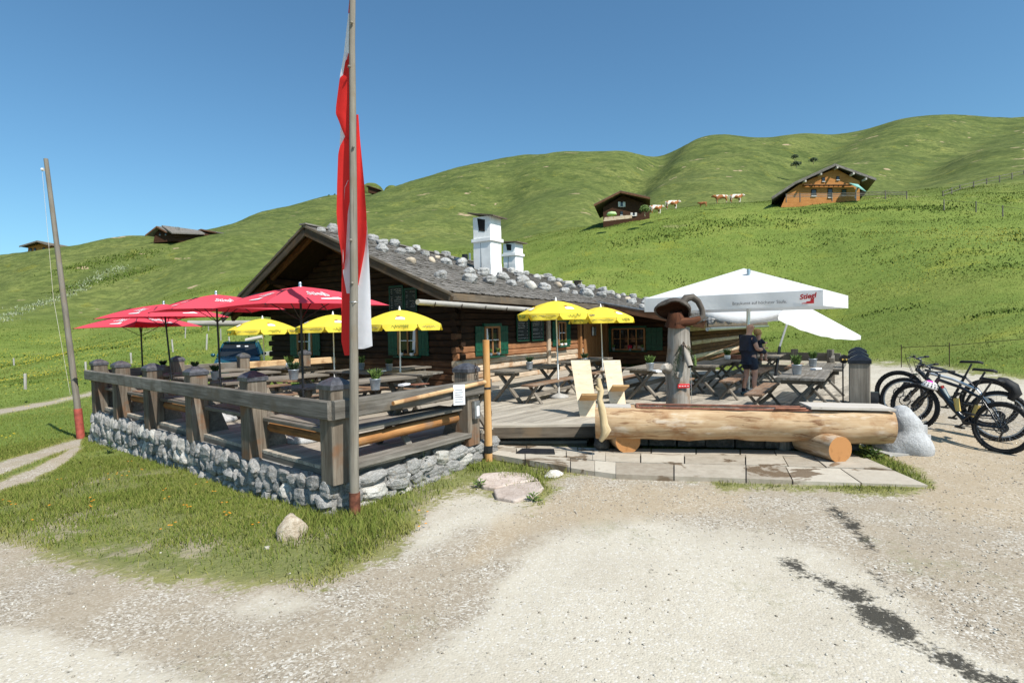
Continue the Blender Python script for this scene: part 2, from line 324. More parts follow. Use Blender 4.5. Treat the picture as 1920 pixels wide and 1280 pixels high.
# ---------------------------------------------------------------- mesh builder
def V(*a): return Vector(a[0]) if len(a) == 1 else Vector(a)
class MB:
    def __init__(s): s.v = []; s.f = []; s.g = []; s.sm = []; s.mi = []
    def add(s, verts, faces, gcs=None, smooth=False, mi=0):
        o = len(s.v); s.v += [tuple(q) for q in verts]
        s.g += [tuple(q) for q in (gcs if gcs is not None else verts)]
        for f in faces: s.f.append(tuple(i+o for i in f)); s.sm.append(smooth); s.mi.append(mi)
        return s
    def beam(s, p0, p1, wd, h, up=(0, 0, 1), ch=.008, mi=0, taper=1.0, seg=1, wob=0):
        p0 = V(p0); p1 = V(p1); d = (p1-p0); L = d.length; d = d/L; up = V(up)
        sd = d.cross(up)
        if sd.length < 1e-4: sd = d.cross(Vector((1, 0, 0)))
        sd.normalize(); u = sd.cross(d)
        c = min(ch, wd*.3, h*.3)
        sec = [(-wd/2+c, -h/2), (wd/2-c, -h/2), (wd/2, -h/2+c), (wd/2, h/2-c), (wd/2-c, h/2), (-wd/2+c, h/2), (-wd/2, h/2-c), (-wd/2, -h/2+c)]
        vs = []; gs = []; fs = []
        go = random.random()*7
        for k in range(seg+1):
            t = k/seg; sc_ = 1+(taper-1)*t; b = p0+d*(L*t)
            if wob and 0 < k < seg: b = b+sd*random.uniform(-wob, wob)+u*random.uniform(-wob, wob)
            for a, e in sec: vs.append(b+sd*(a*sc_)+u*(e*sc_)); gs.append((L*t+go, a+go, e+go*.7))
        for k in range(seg):
            for i in range(8):
                j = (i+1) % 8; fs.append((k*8+i, k*8+j, (k+1)*8+j, (k+1)*8+i))
        fs.append(tuple(range(7, -1, -1))); fs.append(tuple(seg*8+i for i in range(8)))
        return s.add(vs, fs, gs, False, mi)
    def box(s, c, size, rz=0, mi=0, ch=.006):
        c = V(c); sx, sy, sz = size; ax = Vector((math.cos(rz), math.sin(rz), 0))
        ay = Vector((-math.sin(rz), math.cos(rz), 0))
        if sx >= sy and sx >= sz: return s.beam(c-ax*sx/2, c+ax*sx/2, sy, sz, (0, 0, 1), ch, mi)
        if sy >= sz: return s.beam(c-ay*sy/2, c+ay*sy/2, sx, sz, (0, 0, 1), ch, mi)
        return s.beam(c-Vector((0, 0, sz/2)), c+Vector((0, 0, sz/2)), sx, sy, ay, ch, mi)
    def tube(s, pts, rad, n=10, mi=0, capmi=None, smooth=True, sq=1.0, closed=False, jit=0, caps=True):
        pts = [V(q) for q in pts]
        if not hasattr(rad, '__len__'): rad = [rad]*len(pts)
        vs = []; gs = []; fs = []; L = 0; ref = None
        go = random.random()*5
        for k, q in enumerate(pts):
            a = pts[max(k-1, 0)] if not closed else pts[k-1]
            b = pts[min(k+1, len(pts)-1)] if not closed else pts[(k+1) % len(pts)]
            d = (b-a).normalized()
            if ref is None:
                ref = Vector((0, 0, 1)) if abs(d.z) < .9 else Vector((0, 1, 0))
            sd = d.cross(ref)
            if sd.length < 1e-5: sd = d.orthogonal()
            sd.normalize(); u = sd.cross(d).normalized(); ref = u
            if k: L += (q-pts[k-1]).length
            for i in range(n):
                an = 2*math.pi*i/n; rr = rad[k]*(1+random.uniform(-jit, jit))
                vs.append(q+sd*(math.cos(an)*rr)+u*(math.sin(an)*rr*sq)); gs.append((L+go, math.cos(an)*rr, math.sin(an)*rr))
        m = len(pts)
        for k in range(m if closed else m-1):
            for i in range(n):
                j = (i+1) % n; k2 = (k+1) % m
                fs.append((k*n+i, k*n+j, k2*n+j, k2*n+i))
        s.add(vs, fs, gs, smooth, mi)
        if not closed and caps:
            cm = mi if capmi is None else capmi
            for k, rev in ((0, True), (m-1, False)):
                ring = vs[k*n:(k+1)*n]; g2 = [(0, a[1], a[2]) for a in gs[k*n:(k+1)*n]]
                s.add(ring, [tuple(range(n-1, -1, -1)) if rev else tuple(range(n))], g2, False, cm)
        return s
    def lathe(s, prof, n=16, o=(0, 0, 0), mi=0, smooth=True, sx=1, sy=1):
        o = V(o); vs = []; fs = []; gs = []
        for r, z in prof:
            for i in range(n):
                an = 2*math.pi*i/n; vs.append(o+Vector((math.cos(an)*r*sx, math.sin(an)*r*sy, z))); gs.append((z, math.cos(an)*r, math.sin(an)*r))
        for k in range(len(prof)-1):
            for i in range(n):
                j = (i+1) % n; fs.append((k*n+i, k*n+j, (k+1)*n+j, (k+1)*n+i))
        if prof[0][0] > 1e-4: fs.append(tuple(range(n-1, -1, -1)))
        if prof[-1][0] > 1e-4: fs.append(tuple((len(prof)-1)*n+i for i in range(n)))
        return s.add(vs, fs, gs, smooth, mi)
    def prism(s, poly, ext, mi=0):
        """closed slab: polygon swept along ext"""
        a = [V(q) for q in poly]; e = V(ext); n = len(a); b = [q+e for q in a]
        fs = [tuple(range(n)), tuple(range(2*n-1, n-1, -1))]
        for i in range(n): j = (i+1) % n; fs.append((j, i, n+i, n+j))
        return s.add(a+b, fs, None, False, mi)
    def blob(s, c, r, noise=.2, n=2, mi=0, seed=None, sc_=(1, 1, 1)):
        bm = bmesh.new(); bmesh.ops.create_icosphere(bm, subdivisions=n, radius=1)
        off = random.random()*100 if seed is None else seed
        vs = []
        for q in bm.verts:
            p = q.co; k = 1+noise*(math.sin(p.x*3.1+off)*math.cos(p.y*2.7+off*1.3)+math.sin(p.z*3.7+off*.7)*.7)
            vs.append((c[0]+p.x*k*r*sc_[0], c[1]+p.y*k*r*sc_[1], c[2]+p.z*k*r*sc_[2]))
        fs = [tuple(x.index for x in f.verts) for f in bm.faces]; bm.free()
        return s.add(vs, fs, None, True, mi)
    def mesh(s, name, mats):
        me = bpy.data.meshes.new(name); me.from_pydata(s.v, [], s.f)
        for m in (mats if isinstance(mats, (list, tuple)) else [mats]): me.materials.append(M[m] if isinstance(m, str) else m)
        at = me.attributes.new('gc', 'FLOAT_VECTOR', 'POINT'); at.data.foreach_set('vector', np.array(s.g, dtype=np.float32).ravel())
        me.polygons.foreach_set('use_smooth', s.sm); me.polygons.foreach_set('material_index', s.mi)
        bm = bmesh.new(); bm.from_mesh(me); bmesh.ops.recalc_face_normals(bm, faces=bm.faces); bm.to_mesh(me); bm.free()
        return me
    def build(s, name, mats, parent=None, local=False):
        o = bpy.data.objects.new(name, s.mesh(name, mats)); return place(o, parent, local)

def place(o, parent=None, local=False):
    """world-space mesh hung under a root that stands at its own base"""
    col.objects.link(o)
    if parent is not None:
        o.parent = parent
        if not local and parent.parent is None: o.location = -parent.location
    return o
def shade_auto(o): return o
def tag(o, label, cat, group=None, kind=None):
    if label: o['label'] = label
    if cat: o['category'] = cat
    if group: o['group'] = group
    if kind: o['kind'] = kind
    return o
def thing(name, loc, label, cat, group=None, rz=0, kind=None):
    o = bpy.data.objects.new(name, None); col.objects.link(o); o.empty_display_size = .1
    o.location = V(loc); o.rotation_euler = (0, 0, rz)
    return tag(o, label, cat, group, kind)
def inst(name, mesh, parent, loc=(0, 0, 0), rot=(0, 0, 0), scale=(1, 1, 1)):
    o = bpy.data.objects.new(name, mesh); col.objects.link(o); o.parent = parent
    o.location = loc; o.rotation_euler = rot; o.scale = scale; return o
def copy_tree(o, parent=None):
    c = o.copy(); col.objects.link(c)
    c.parent = parent
    for ch in list(o.children): copy_tree(ch, c)
    return c
def soften(o, width=.01, seg=2):
    m = o.modifiers.new('bevel', 'BEVEL'); m.width = width; m.segments = seg; m.limit_method = 'ANGLE'; return o

# rock shapes, shared between alike stones
def rock_mesh(name, mat, seed, sub=2, cuts=7, flat=.0, boxy=False):
    rr = random.Random(seed); bm = bmesh.new(); bmesh.ops.create_icosphere(bm, subdivisions=sub, radius=1)
    planes = []
    for i in range(cuts):
        d = Vector((rr.gauss(0, 1), rr.gauss(0, 1), rr.gauss(0, 1))).normalized(); planes.append((d, rr.uniform(.7, 1.02) if boxy else rr.uniform(.55, .9)))
    o = rr.random()*50
    for q in bm.verts:
        p = q.co.copy()
        if boxy:
            m_ = max(abs(p.x), abs(p.y), abs(p.z)); p = p.lerp(p/m_*.92, .55)*.98
        for d, k in planes:
            e = p.dot(d)-k
            if e > 0: p = p-d*e*.97
        p *= 1+.06*math.sin(p.x*6+o)*math.cos(p.y*7+o)+.04*math.sin(p.z*9+o*2)
        q.co = p
    me = bpy.data.meshes.new(name); bm.to_mesh(me); bm.free(); me.materials.append(M[mat])
    me.polygons.foreach_set('use_smooth', [not boxy]*len(me.polygons)); return me

# ---------------------------------------------------------------- terrain
def pchip(xs, ys, x):
    return np.interp(x, xs, ys)
NEAR = [(960, 1280, -.42), (0, 1280, -.5), (1920, 1280, -.42), (0, 1040, -.6), (0, 900, -.86), (150, 825, -.82), (590, 975, -.60), (665, 962, -.47), (905, 855, -.43),
        (400, 920, -.68), (400, 1090, -.52), (700, 1150, -.46), (1150, 895, -.41), (1450, 903, -.40), (1740, 912, -.38), (1870, 850, -.36), (1706, 803, -.19), (1650, 830, -.33),
        (1300, 1050, -.42), (1700, 1000, -.41), (960, 1000, -.44), (1640, 730, -.13), (1900, 740, -.12), (1760, 705, -.1), (200, 1000, -.62), (-300, 1000, -.75), (2300, 900, -.35)]
NP = [(G(x, y, z).x, G(x, y, z).y, z) for x, y, z in NEAR] + [(-2, -4, -.4), (6, -4, -.4), (-8, -3, -.6), (14, 2, -.3), (-7, 12, -.75), (-2, 13, -.55), (2, 14, -.5), (5, 13, -.5), (7, 16, -.35), (9, 19, -.25), (-9, 18, -1.0), (3, 22, -.5), (-13, 12, -1.0), (-4, 20, -.5)]
NP = np.array(NP)
COLS = {
 -900: [(26, 760), (45, 705), (75, 640), (110, 570), (170, 500), (230, 505), (330, 520), (480, 560)],
 -300: [(26, 770), (45, 705), (75, 640), (110, 570), (165, 500), (230, 512), (330, 525), (480, 560)],
 0: [(26, 768), (45, 702), (75, 640), (110, 572), (150, 480), (200, 500), (300, 520), (480, 560)],
 100: [(26, 760), (45, 696), (75, 635), (110, 562), (150, 462), (200, 484), (300, 510), (480, 560)],
 200: [(26, 750), (45, 690), (75, 628), (110, 552), (150, 448), (200, 466), (300, 490), (480, 540)],
 300: [(26, 740), (45, 686), (75, 620), (110, 540), (150, 437), (200, 450), (300, 460), (480, 500)],
 400: [(26, 735), (45, 680), (75, 606), (110, 530), (150, 440), (200, 438), (300, 436), (480, 470)],
 450: [(26, 730), (45, 676), (75, 600), (110, 520), (150, 438), (200, 430), (300, 418), (480, 450)],
 500: [(26, 725), (45, 670), (75, 590), (110, 505), (150, 438), (200, 418), (300, 393), (480, 425)],
 560: [(26, 720), (45, 666), (75, 582), (110, 498), (150, 436), (200, 410), (300, 384), (480, 410)],
 620: [(26, 718), (45, 662), (75, 575), (110, 495), (150, 434), (200, 402), (300, 369), (480, 400)],
 700: [(26, 716), (45, 658), (75, 570), (110, 492), (150, 432), (200, 394), (300, 357), (480, 385)],
 760: [(26, 714), (45, 654), (75, 562), (110, 490), (150, 430), (200, 388), (300, 346), (480, 372)],
 850: [(26, 712), (45, 646), (75, 552), (110, 485), (150, 430), (200, 380), (300, 318), (480, 345)],
 900: [(26, 710), (45, 640), (75, 545), (110, 478), (150, 428), (200, 376), (300, 306), (480, 335)],
 1000: [(36, 672), (48, 628), (75, 520), (95, 458), (125, 440), (200, 360), (300, 281), (480, 310)],
 1100: [(42, 655), (52, 600), (75, 488), (95, 428), (125, 425), (200, 352), (300, 279), (480, 320)],
 1180: [(44, 652), (54, 590), (75, 468), (95, 410), (125, 412), (200, 345), (300, 277), (480, 320)],
 1245: [(45, 650), (55, 590), (75, 455), (92, 393), (125, 400), (200, 338), (300, 288), (480, 320)],
 1300: [(46, 648), (56, 585), (75, 448), (92, 388), (125, 394), (200, 325), (300, 257), (480, 300)],
 1350: [(44, 651), (55, 586), (75, 444), (92, 384), (125, 388), (200, 315), (300, 248), (480, 290)],
 1430: [(42, 654), (53, 585), (75, 438), (90, 381), (125, 380), (200, 310), (300, 256), (480, 290)],
 1560: [(37, 663), (50, 584), (73, 432), (88, 376), (125, 368), (200, 305), (300, 249), (480, 285)],
 1620: [(32, 671), (47, 578), (70, 416), (87, 375), (125, 362), (200, 298), (300, 242), (480, 280)],
 1700: [(27, 680), (44, 568), (68, 420), (86, 372), (125, 352), (200, 285), (300, 223), (480, 260)],
 1780: [(23.5, 688), (42, 566), (66, 425), (86, 362), (125, 340), (200, 275), (300, 214), (480, 250)],
 1860: [(19.5, 700), (37, 562), (64, 430), (88, 348), (125, 322), (200, 268), (300, 219), (480, 255)],
 1920: [(18.5, 706), (36, 564), (62, 432), (90, 336), (125, 312), (200, 265), (300, 218), (480, 250)],
 2300: [(16, 730), (32, 570), (58, 430), (88, 330), (125, 300), (200, 260), (300, 215), (480, 250)],
 3000: [(13, 760), (26, 600), (50, 450), (80, 340), (115, 300), (180, 260), (270, 215), (430, 250)]}
_xs = sorted(COLS); _az = np.array([math.atan((x-CX)/F) for x in _xs])
_RR = np.concatenate([[8.], np.geomspace(12, 900, 90)]); _TAB = []
for x in _xs:
    ca = math.cos(math.atan((x-CX)/F)); rs = [8.]; zs = [0.]
    for d, y in COLS[x]:
        q = P(x, y, d); rs.append(d/ca); zs.append(q.z)
    zs[0] = -.7 if x < 960 else -.4
    rs.append(rs[-1]*1.6); zs.append(zs[-1]-10); rs.append(2500); zs.append(zs[-1]-30)
    _TAB.append(np.interp(np.log(_RR), np.log(rs), zs))
_TAB = np.array(_TAB)
for _ in range(1):                       # soften the joints of the profile
    t = _TAB.copy(); t[:, 1:-1] = .25*_TAB[:, :-2]+.5*_TAB[:, 1:-1]+.25*_TAB[:, 2:]; _TAB = t
_fx = np.arange(_xs[0], _xs[-1]+1, 10.); _ft = np.stack([np.interp(_fx, _xs, _TAB[:, j]) for j in range(_TAB.shape[1])], 1)
def _gs(a, sg):
    k = np.exp(-.5*(np.arange(-40, 41)*10/sg)**2); k /= k.sum(); b = np.pad(a, ((40, 40), (0, 0)), mode='edge')
    return np.stack([np.convolve(b[:, j], k, 'valid') for j in range(a.shape[1])], 1)
_wr = np.clip((_RR-95)/45, 0, 1)[None]
_TAB = _gs(_ft, 75)*(1-_wr)+_gs(_ft, 12)*_wr; _az = np.arctan((_fx-CX)/F)
_pa = lambda x: math.atan((x-CX)/F)
GULLY = [(_pa(1247), 300, _pa(1150), 125, 6.5, .032), (_pa(1590), 320, _pa(1440), 150, 5, .035), (_pa(1865), 330, _pa(1690), 150, 5, .04), (_pa(1000), 300, _pa(900), 130, 2.5, .04), (_pa(700), 300, _pa(520), 120, 3, .035), (_pa(290), 150, _pa(-60), 60, 1.6, .05)]
def gz(X, Y):
    X = np.asarray(X, float); Y = np.asarray(Y, float); shp = X.shape; X = X.ravel(); Y = Y.ravel()
    num = np.zeros_like(X); den = np.zeros_like(X)
    for a, b, z in NP:
        wgt = 1/((X-a)**2+(Y-b)**2+.35)**1.6; num += wgt*z; den += wgt
    near = num/den
    r = np.hypot(X, Y); az = np.arctan2(X, np.maximum(Y, -1e9))
    az = np.clip(az, _az[0], _az[-1])
    fi = np.interp(az, _az, np.arange(len(_az))); i0 = np.clip(fi.astype(int), 0, len(_az)-2); fr = fi-i0; fr = fr*fr*(3-2*fr)*.5+fr*.5
    ri = np.interp(np.log(np.maximum(r, 8.01)), np.log(_RR), np.arange(len(_RR))); j0 = np.clip(ri.astype(int), 0, len(_RR)-2); gr = ri-j0
    far = (_TAB[i0, j0]*(1-gr)+_TAB[i0, j0+1]*gr)*(1-fr)+(_TAB[i0+1, j0]*(1-gr)+_TAB[i0+1, j0+1]*gr)*fr
    far = far-sum(A*np.exp(-((az-(a1+(a0-a1)*np.clip((r-r1)/(r0-r1), -.2, 1.1)))/(w*(1.6-.6*np.clip(r/300, 0, 1))))**2)*np.clip((r-r1+15)/40, 0, 1)*np.clip((r0+60-r)/60, 0, 1) for a0, r0, a1, r1, A, w in GULLY)
    far = far-(np.abs(fbm(X/38+3, Y/60, 3))*9-1.0)*np.clip((r-105)/60, 0, 1)*np.clip((285-r)/60, 0, 1)+fbm(X/9, Y/9, 4)*np.clip((r-22)/60, 0, 1)*1.6*np.clip(1.2-r/400, .35, 1)+fbm(X/45+7, Y/45, 3)*np.clip((r-190)/80, 0, 1)*5
    back = np.clip((-Y+6)/10, 0, 1); far = far*(1-back)+(-.6)*back*1.0
    t = np.clip((r-15)/9, 0, 1); t = t*t*(3-2*t)
    z = near*(1-t)+far*t+fbm(X/1.3, Y/1.3, 3)*.035+fbm(X*2.2, Y*2.2, 3)*.012*(r < 30)
    return z.reshape(shp)
def gz1(x, y): return float(gz(np.array([x]), np.array([y]))[0])
def ground_px(x, y, d0=3, d1=400):
    """world point where the pixel's ray meets the ground"""
    q = ray(x, y); ds = np.geomspace(d0, d1, 1500); k = ds/q.y
    Z = HC+q.z*k; hz = gz(q.x*k, ds); hit = np.where(Z < hz)[0]
    d = ds[hit[0]] if len(hit) else d1
    return P(x, y, d)

# signed distance (pixels of the photograph) to outlines drawn on the ground, turned into paint masks on the sheet
def sdf(px, py, poly):
    poly = np.array(poly, float); n = len(poly); d = np.full(px.shape, 1e9); ins = np.zeros(px.shape, bool)
    for i in range(n):
        a = poly[i]; b = poly[(i+1) % n]; e = b-a; wx = px-a[0]; wy = py-a[1]
        t = np.clip((wx*e[0]+wy*e[1])/(e@e+1e-9), 0, 1); d = np.minimum(d, np.hypot(wx-e[0]*t, wy-e[1]*t))
        c = ((a[1] <= py) & (b[1] > py)) | ((b[1] <= py) & (a[1] > py))
        xx = a[0]+(py-a[1])/np.where(abs(e[1]) < 1e-9, 1e-9, e[1])*e[0]; ins ^= c & (px < xx)
    return np.where(ins, d, -d)
def soft(s_, wd): return np.clip(s_/(2*wd)+.5, 0, 1)
GRAVEL = [(-3000, 940), (0, 1010), (100, 1048), (250, 1085), (450, 1100), (590, 1092), (670, 1065), (760, 1010), (800, 950), (860, 922), (900, 918), (1010, 940), (1035, 905), (1060, 885), (1150, 885), (1320, 893), (1345, 914), (1520, 918), (1700, 920), (1752, 914), (1740, 898), (1650, 845), (1630, 800), (1625, 760), (1620, 752), (1560, 740),
          (1540, 690), (1400, 690), (1420, 668), (1560, 668), (1625, 677), (1750, 684), (1920, 709), (2600, 770), (9000, 1300), (9000, 30000), (-9000, 30000), (-9000, 1300)]
RUTS = [[(-400, 940), (0, 866), (60, 849), (130, 826), (155, 822), (150, 834), (70, 862), (0, 890), (-400, 1000)], [(-400, 1040), (0, 903), (80, 870), (140, 838), (155, 840), (100, 882), (0, 922), (-400, 1090)],
        [(-100, 792), (0, 768), (80, 755), (170, 735), (175, 740), (80, 761), (0, 776), (-100, 800)]]
PALE = [[(-3000, 1165), (0, 1172), (150, 1210), (300, 1250), (420, 1290), (600, 1420), (-3000, 1420)], [(640, 1330), (760, 1250), (900, 1150), (960, 1060), (1060, 1000), (1200, 975), (1350, 985), (1500, 1010), (1640, 1080), (1800, 1200), (2100, 1350), (2500, 4000), (600, 4000)],
        [(780, 1010), (830, 935), (900, 925), (1020, 940), (1000, 965), (860, 1000), (740, 1060)], [(1610, 677), (1750, 684), (1920, 709), (2400, 760), (2400, 800), (1920, 770), (1800, 735), (1640, 745), (1580, 700)], [(390, 1138), (470, 1128), (600, 1125), (540, 1148), (470, 1162)]]
BROWN = [[(1000, 935), (1100, 900), (1400, 915), (1400, 960), (1200, 975), (1000, 990), (900, 1060), (860, 1050), (930, 970)], [(1640, 850), (1720, 830), (1750, 790), (1850, 800), (2100, 850), (2100, 1000), (1800, 980), (1680, 930)]]
WET = [[(1545, 938), (1565, 945), (1600, 975), (1615, 1000), (1640, 1020), (1640, 1035), (1610, 1015), (1580, 980), (1555, 960)], [(1450, 1045), (1490, 1055), (1530, 1080), (1600, 1100), (1660, 1140), (1710, 1170), (1730, 1205), (1800, 1230), (1900, 1270), (2000, 1330), (1930, 1310), (1800, 1260), (1720, 1225), (1650, 1190), (1600, 1150), (1560, 1110), (1500, 1080)],
       [(1625, 1075), (1655, 1082), (1660, 1100), (1630, 1090)], [(1660, 1110), (1690, 1115), (1680, 1125)]]
def masks(X, Y, Z):
    px, py, dep = proj_np(X, Y, Z); fr = dep > .6
    g = soft(sdf(px, py, GRAVEL)-4, np.where(px < 1060, 34, 16)); g = np.where(fr, g, 1.0)
    r = np.hypot(X, Y); g = np.where(r < 3.2, 1, g); g = np.where((r > 40), 0, g)
    g = np.where(X < -16, np.minimum(g, np.where(Y > 5, 0, g)), g)
    for q in RUTS: g = np.where(fr & (r < 40), np.maximum(g, soft(sdf(px, py, q), 5)), g)
    def uni(L, wd):
        m = np.zeros(px.shape)
        for q in L: m = np.maximum(m, soft(sdf(px, py, q), wd))
        return np.where(fr & (r < 40), m, 0)
    pale = uni(PALE, 35); pale = np.where(r < 3.2, 1, pale)
    return g, pale, uni(BROWN, 30), uni(WET, 16)

def grid_ground():
    azf = np.radians(np.arange(-47, 47.01, .22)); azc = np.radians(np.arange(51, 313, 4.0))
    az = np.concatenate([azf, azc]); nr = 560
    rr = np.concatenate([np.geomspace(.4, 30, 330), np.geomspace(30.3, 1500, nr-330)])
    A, RR = np.meshgrid(az, rr); X = RR*np.sin(A); Y = RR*np.cos(A); Z = gz(X, Y)
    na = len(az); nv = X.size
    co = np.stack([X.ravel(), Y.ravel(), Z.ravel()], 1)
    co = np.vstack([co, [[0, 0, float(Z[0].mean())]]])
    i = np.arange(nr-1)[:, None]*na; j = np.arange(na)[None]; j2 = (j+1) % na
    q = np.stack([(i+j), (i+na+j), (i+na+j2), (i+j2)], -1).reshape(-1, 4)
    tri = np.stack([np.full(na, nv), np.arange(na), (np.arange(na)+1) % na], 1)
    me = bpy.data.meshes.new('ground')
    nl = q.size+tri.size; me.vertices.add(nv+1); me.vertices.foreach_set('co', co.ravel().astype(np.float32))
    me.loops.add(nl); me.loops.foreach_set('vertex_index', np.concatenate([q.ravel(), tri.ravel()]).astype(np.int32))
    me.polygons.add(len(q)+len(tri))
    st = np.concatenate([np.arange(len(q))*4, q.size+np.arange(len(tri))*3]).astype(np.int32); me.polygons.foreach_set('loop_start', st)
    me.update(calc_edges=True); me.validate()
    me.polygons.foreach_set('use_smooth', [True]*len(me.polygons))
    ms = masks(co[:, 0], co[:, 1], co[:, 2])
    for nme, arr in zip(('gravel', 'pale', 'brown', 'wet'), ms):
        at = me.attributes.new(nme, 'FLOAT', 'POINT'); at.data.foreach_set('value', arr.astype(np.float32))
    o = bpy.data.objects.new('ground', me); col.objects.link(o); o['kind'] = 'structure'
    return o
def ground_mat():
    s = N('ground_grass_and_gravel'); p = s.pos(); d = s.n('ShaderNodeVectorMath', operation='LENGTH'); s.put(d.inputs[0], p); dist = d.outputs['Value']
    n1 = s.noise(p, 1.7, 6, .65); n2 = s.noise(p, 14, 5, .7); n3 = s.noise(p, .16, 5, .6); n4 = s.noise(p, 60, 3, .7); n5 = s.noise(p, .045, 4, .55, .4)
    # gravel
    vor = s.voro(p, 62, 'F1', 'Color'); vb = s.voro(p, 62)
    sp = s.n('ShaderNodeSeparateColor'); s.put(sp.inputs[0], vor)
    loose = s.ramp(sp.outputs[0], [(0, (.235, .195, .145)), (.45, (.34, .29, .222)), (.8, (.45, .4, .33)), (1, (.62, .59, .53))])
    loose = s.mix(s.math('MULTIPLY', s.sstep(n1, .38, .62), .7), loose, (.33, .272, .198))
    palec = s.mix(s.math('MULTIPLY', s.sstep(n2, .45, .7), .5), (.5, .452, .365), (.41, .358, .278))
    palec = s.mix(s.math('MULTIPLY', s.sstep(sp.outputs[1], .8, .95), .75), palec, (.6, .57, .52))
    palec = s.mix(s.math('MULTIPLY', s.sstep(sp.outputs[2], .93, .98), .5), palec, (.3, .27, .23))
    pm = s.sstep(s.math('ADD', s.attr('pale'), s.math('ADD', s.math('MULTIPLY', s.math('SUBTRACT', n1, .5), 1.3), s.math('MULTIPLY', s.math('SUBTRACT', n2, .5), .8))), .2, .8)
    palec = s.mix(s.math('MULTIPLY', s.sstep(s.noise(p, .55, 5, .65), .45, .65), .4), palec, (.38, .33, .255))
    gr = s.mix(pm, loose, palec)
    bm_ = s.sstep(s.math('ADD', s.attr('brown'), s.math('MULTIPLY', s.math('SUBTRACT', n1, .5), .8)), .3, .8)
    gr = s.mix(s.math('MULTIPLY', bm_, .4), gr, (.42, .32, .2))
    wm = s.sstep(s.math('ADD', s.attr('wet'), s.math('ADD', s.math('MULTIPLY', s.math('SUBTRACT', s.noise(p, 26, 5, .75), .5), 2.2), s.math('MULTIPLY', s.math('SUBTRACT', s.noise(p, 4.5, 5, .7), .5), 2.4))), .34, .85)
    gr = s.mix(s.math('MULTIPLY', wm, .95), gr, s.mix(n4, (.018, .017, .014), (.06, .055, .045)))
    # sparse moss and dirt on the lot
    gr = s.mix(s.math('MULTIPLY', s.math('MULTIPLY', s.sstep(s.noise(p, .9, 6, .7), .56, .68), .45), s.sstep(n2, .4, .6)), gr, (.24, .23, .13))
    # grass
    ga = s.ramp(s.math('ADD', s.math('MULTIPLY', n2, .5), s.math('MULTIPLY', n1, .5)), [(.35, (.085, .122, .024)), (.5, (.15, .19, .038)), (.64, (.23, .25, .062))])
    gb = s.ramp(n3, [(.32, (.088, .138, .025)), (.5, (.135, .192, .036)), (.66, (.2, .235, .052))])
    gmid = s.mix(.55, ga, gb)
    far = s.ramp(s.math('ADD', s.math('MULTIPLY', n5, .5), s.math('MULTIPLY', n3, .5)), [(.36, (.09, .118, .03)), (.5, (.135, .162, .043)), (.64, (.19, .205, .06))])
    far = s.mix(s.math('MULTIPLY', s.sstep(s.noise(s.vmath('MULTIPLY', p, (1, 1, 2.2)), .55, 8, .8), .44, .56), .7), far, (.058, .078, .02))
    g = s.mix(s.sstep(dist, 92, 140), gmid, far)
    # juniper and rhododendron patches on the far slopes, bare earth scars
    st = s.vmath('MULTIPLY', p, (1, 1, 2.4)); sh = s.noise(st, .09, 7, .72)
    g = s.mix(s.math('MULTIPLY', s.sstep(sh, .48, .6), s.math('MULTIPLY', s.sstep(dist, 110, 230), .6)), g, (.05, .072, .018))
    g = s.mix(s.math('MULTIPLY', s.math('MULTIPLY', s.sstep(s.noise(st, .38, 6, .7), .5, .62), s.sstep(sh, .4, .56)), s.math('MULTIPLY', s.sstep(dist, 120, 220), .75)), g, (.04, .06, .014))
    sc1 = s.noise(s.vmath('MULTIPLY', p, (1, 1, 3.0)), .11, 4, .55, .3)
    g = s.mix(s.math('MULTIPLY', s.sstep(sc1, .67, .7), s.sstep(dist, 70, 120)), g, (.36, .27, .17))
    fl = s.noise(p, .22, 3, .5, .5); g = s.mix(s.math('MULTIPLY', s.math('MULTIPLY', s.sstep(fl, .6, .72), s.sstep(n4, .52, .66)), s.math('MULTIPLY', s.sstep(dist, 18, 30), .75)), g, (.5, .4, .02))
    # cattle terraces: fine level lines in the relief
    sz = s.n('ShaderNodeSeparateXYZ'); s.put(sz.inputs[0], p)
    ter = s.math('SINE', s.math('ADD', s.math('MULTIPLY', sz.outputs[2], 7.5), s.math('MULTIPLY', n3, 22)))
    terk = s.math('MULTIPLY', s.math('ADD', .5, s.math('MULTIPLY', ter, .5)), s.sstep(s.noise(p, .05, 3), .42, .62))
    g = s.mix(s.math('MULTIPLY', s.math('MULTIPLY', terk, s.sstep(dist, 60, 140)), .28), g, (.085, .1, .032))
    # thatch and soil between the blades of the verge, bare earth
    g = s.mix(s.math('MULTIPLY', s.sstep(dist, 17, 12), .55), g, s.mix(n2, (.13, .125, .05), (.25, .215, .12)))
    g = s.mix(s.math('MULTIPLY', s.math('MULTIPLY', s.sstep(s.noise(p, 1.1, 5, .7), .52, .62), s.sstep(dist, 17, 12)), .75), g, (.33, .28, .2))
    g = s.mix(s.math('MULTIPLY', s.sstep(s.attr('gravel'), .02, .45), .55), g, (.27, .245, .1))
    gm = s.sstep(s.math('ADD', s.attr('gravel'), s.math('ADD', s.math('MULTIPLY', s.math('SUBTRACT', n1, .5), 1.5), s.math('MULTIPLY', s.math('SUBTRACT', n2, .5), 1.3))), .35, .65)
    c = s.mix(gm, g, gr)
    hg = s.math('ADD', s.math('MULTIPLY', vb, -.5), s.math('MULTIPLY', n4, .5))
    hm = s.math('ADD', s.math('MULTIPLY', s.noise(p, 2.2, 5, .75), 1.0), s.math('MULTIPLY', s.noise(p, .5, 4, .7), 1.5))
    b1 = s.bump(hg, .45, .014); 
    b2 = s.bump(hm, .35, .3, b1)
    sw = s.n('ShaderNodeMix', data_type='VECTOR'); s.put(sw.inputs[0], gm); s.put(sw.inputs[4], b2); s.put(sw.inputs[5], b1)
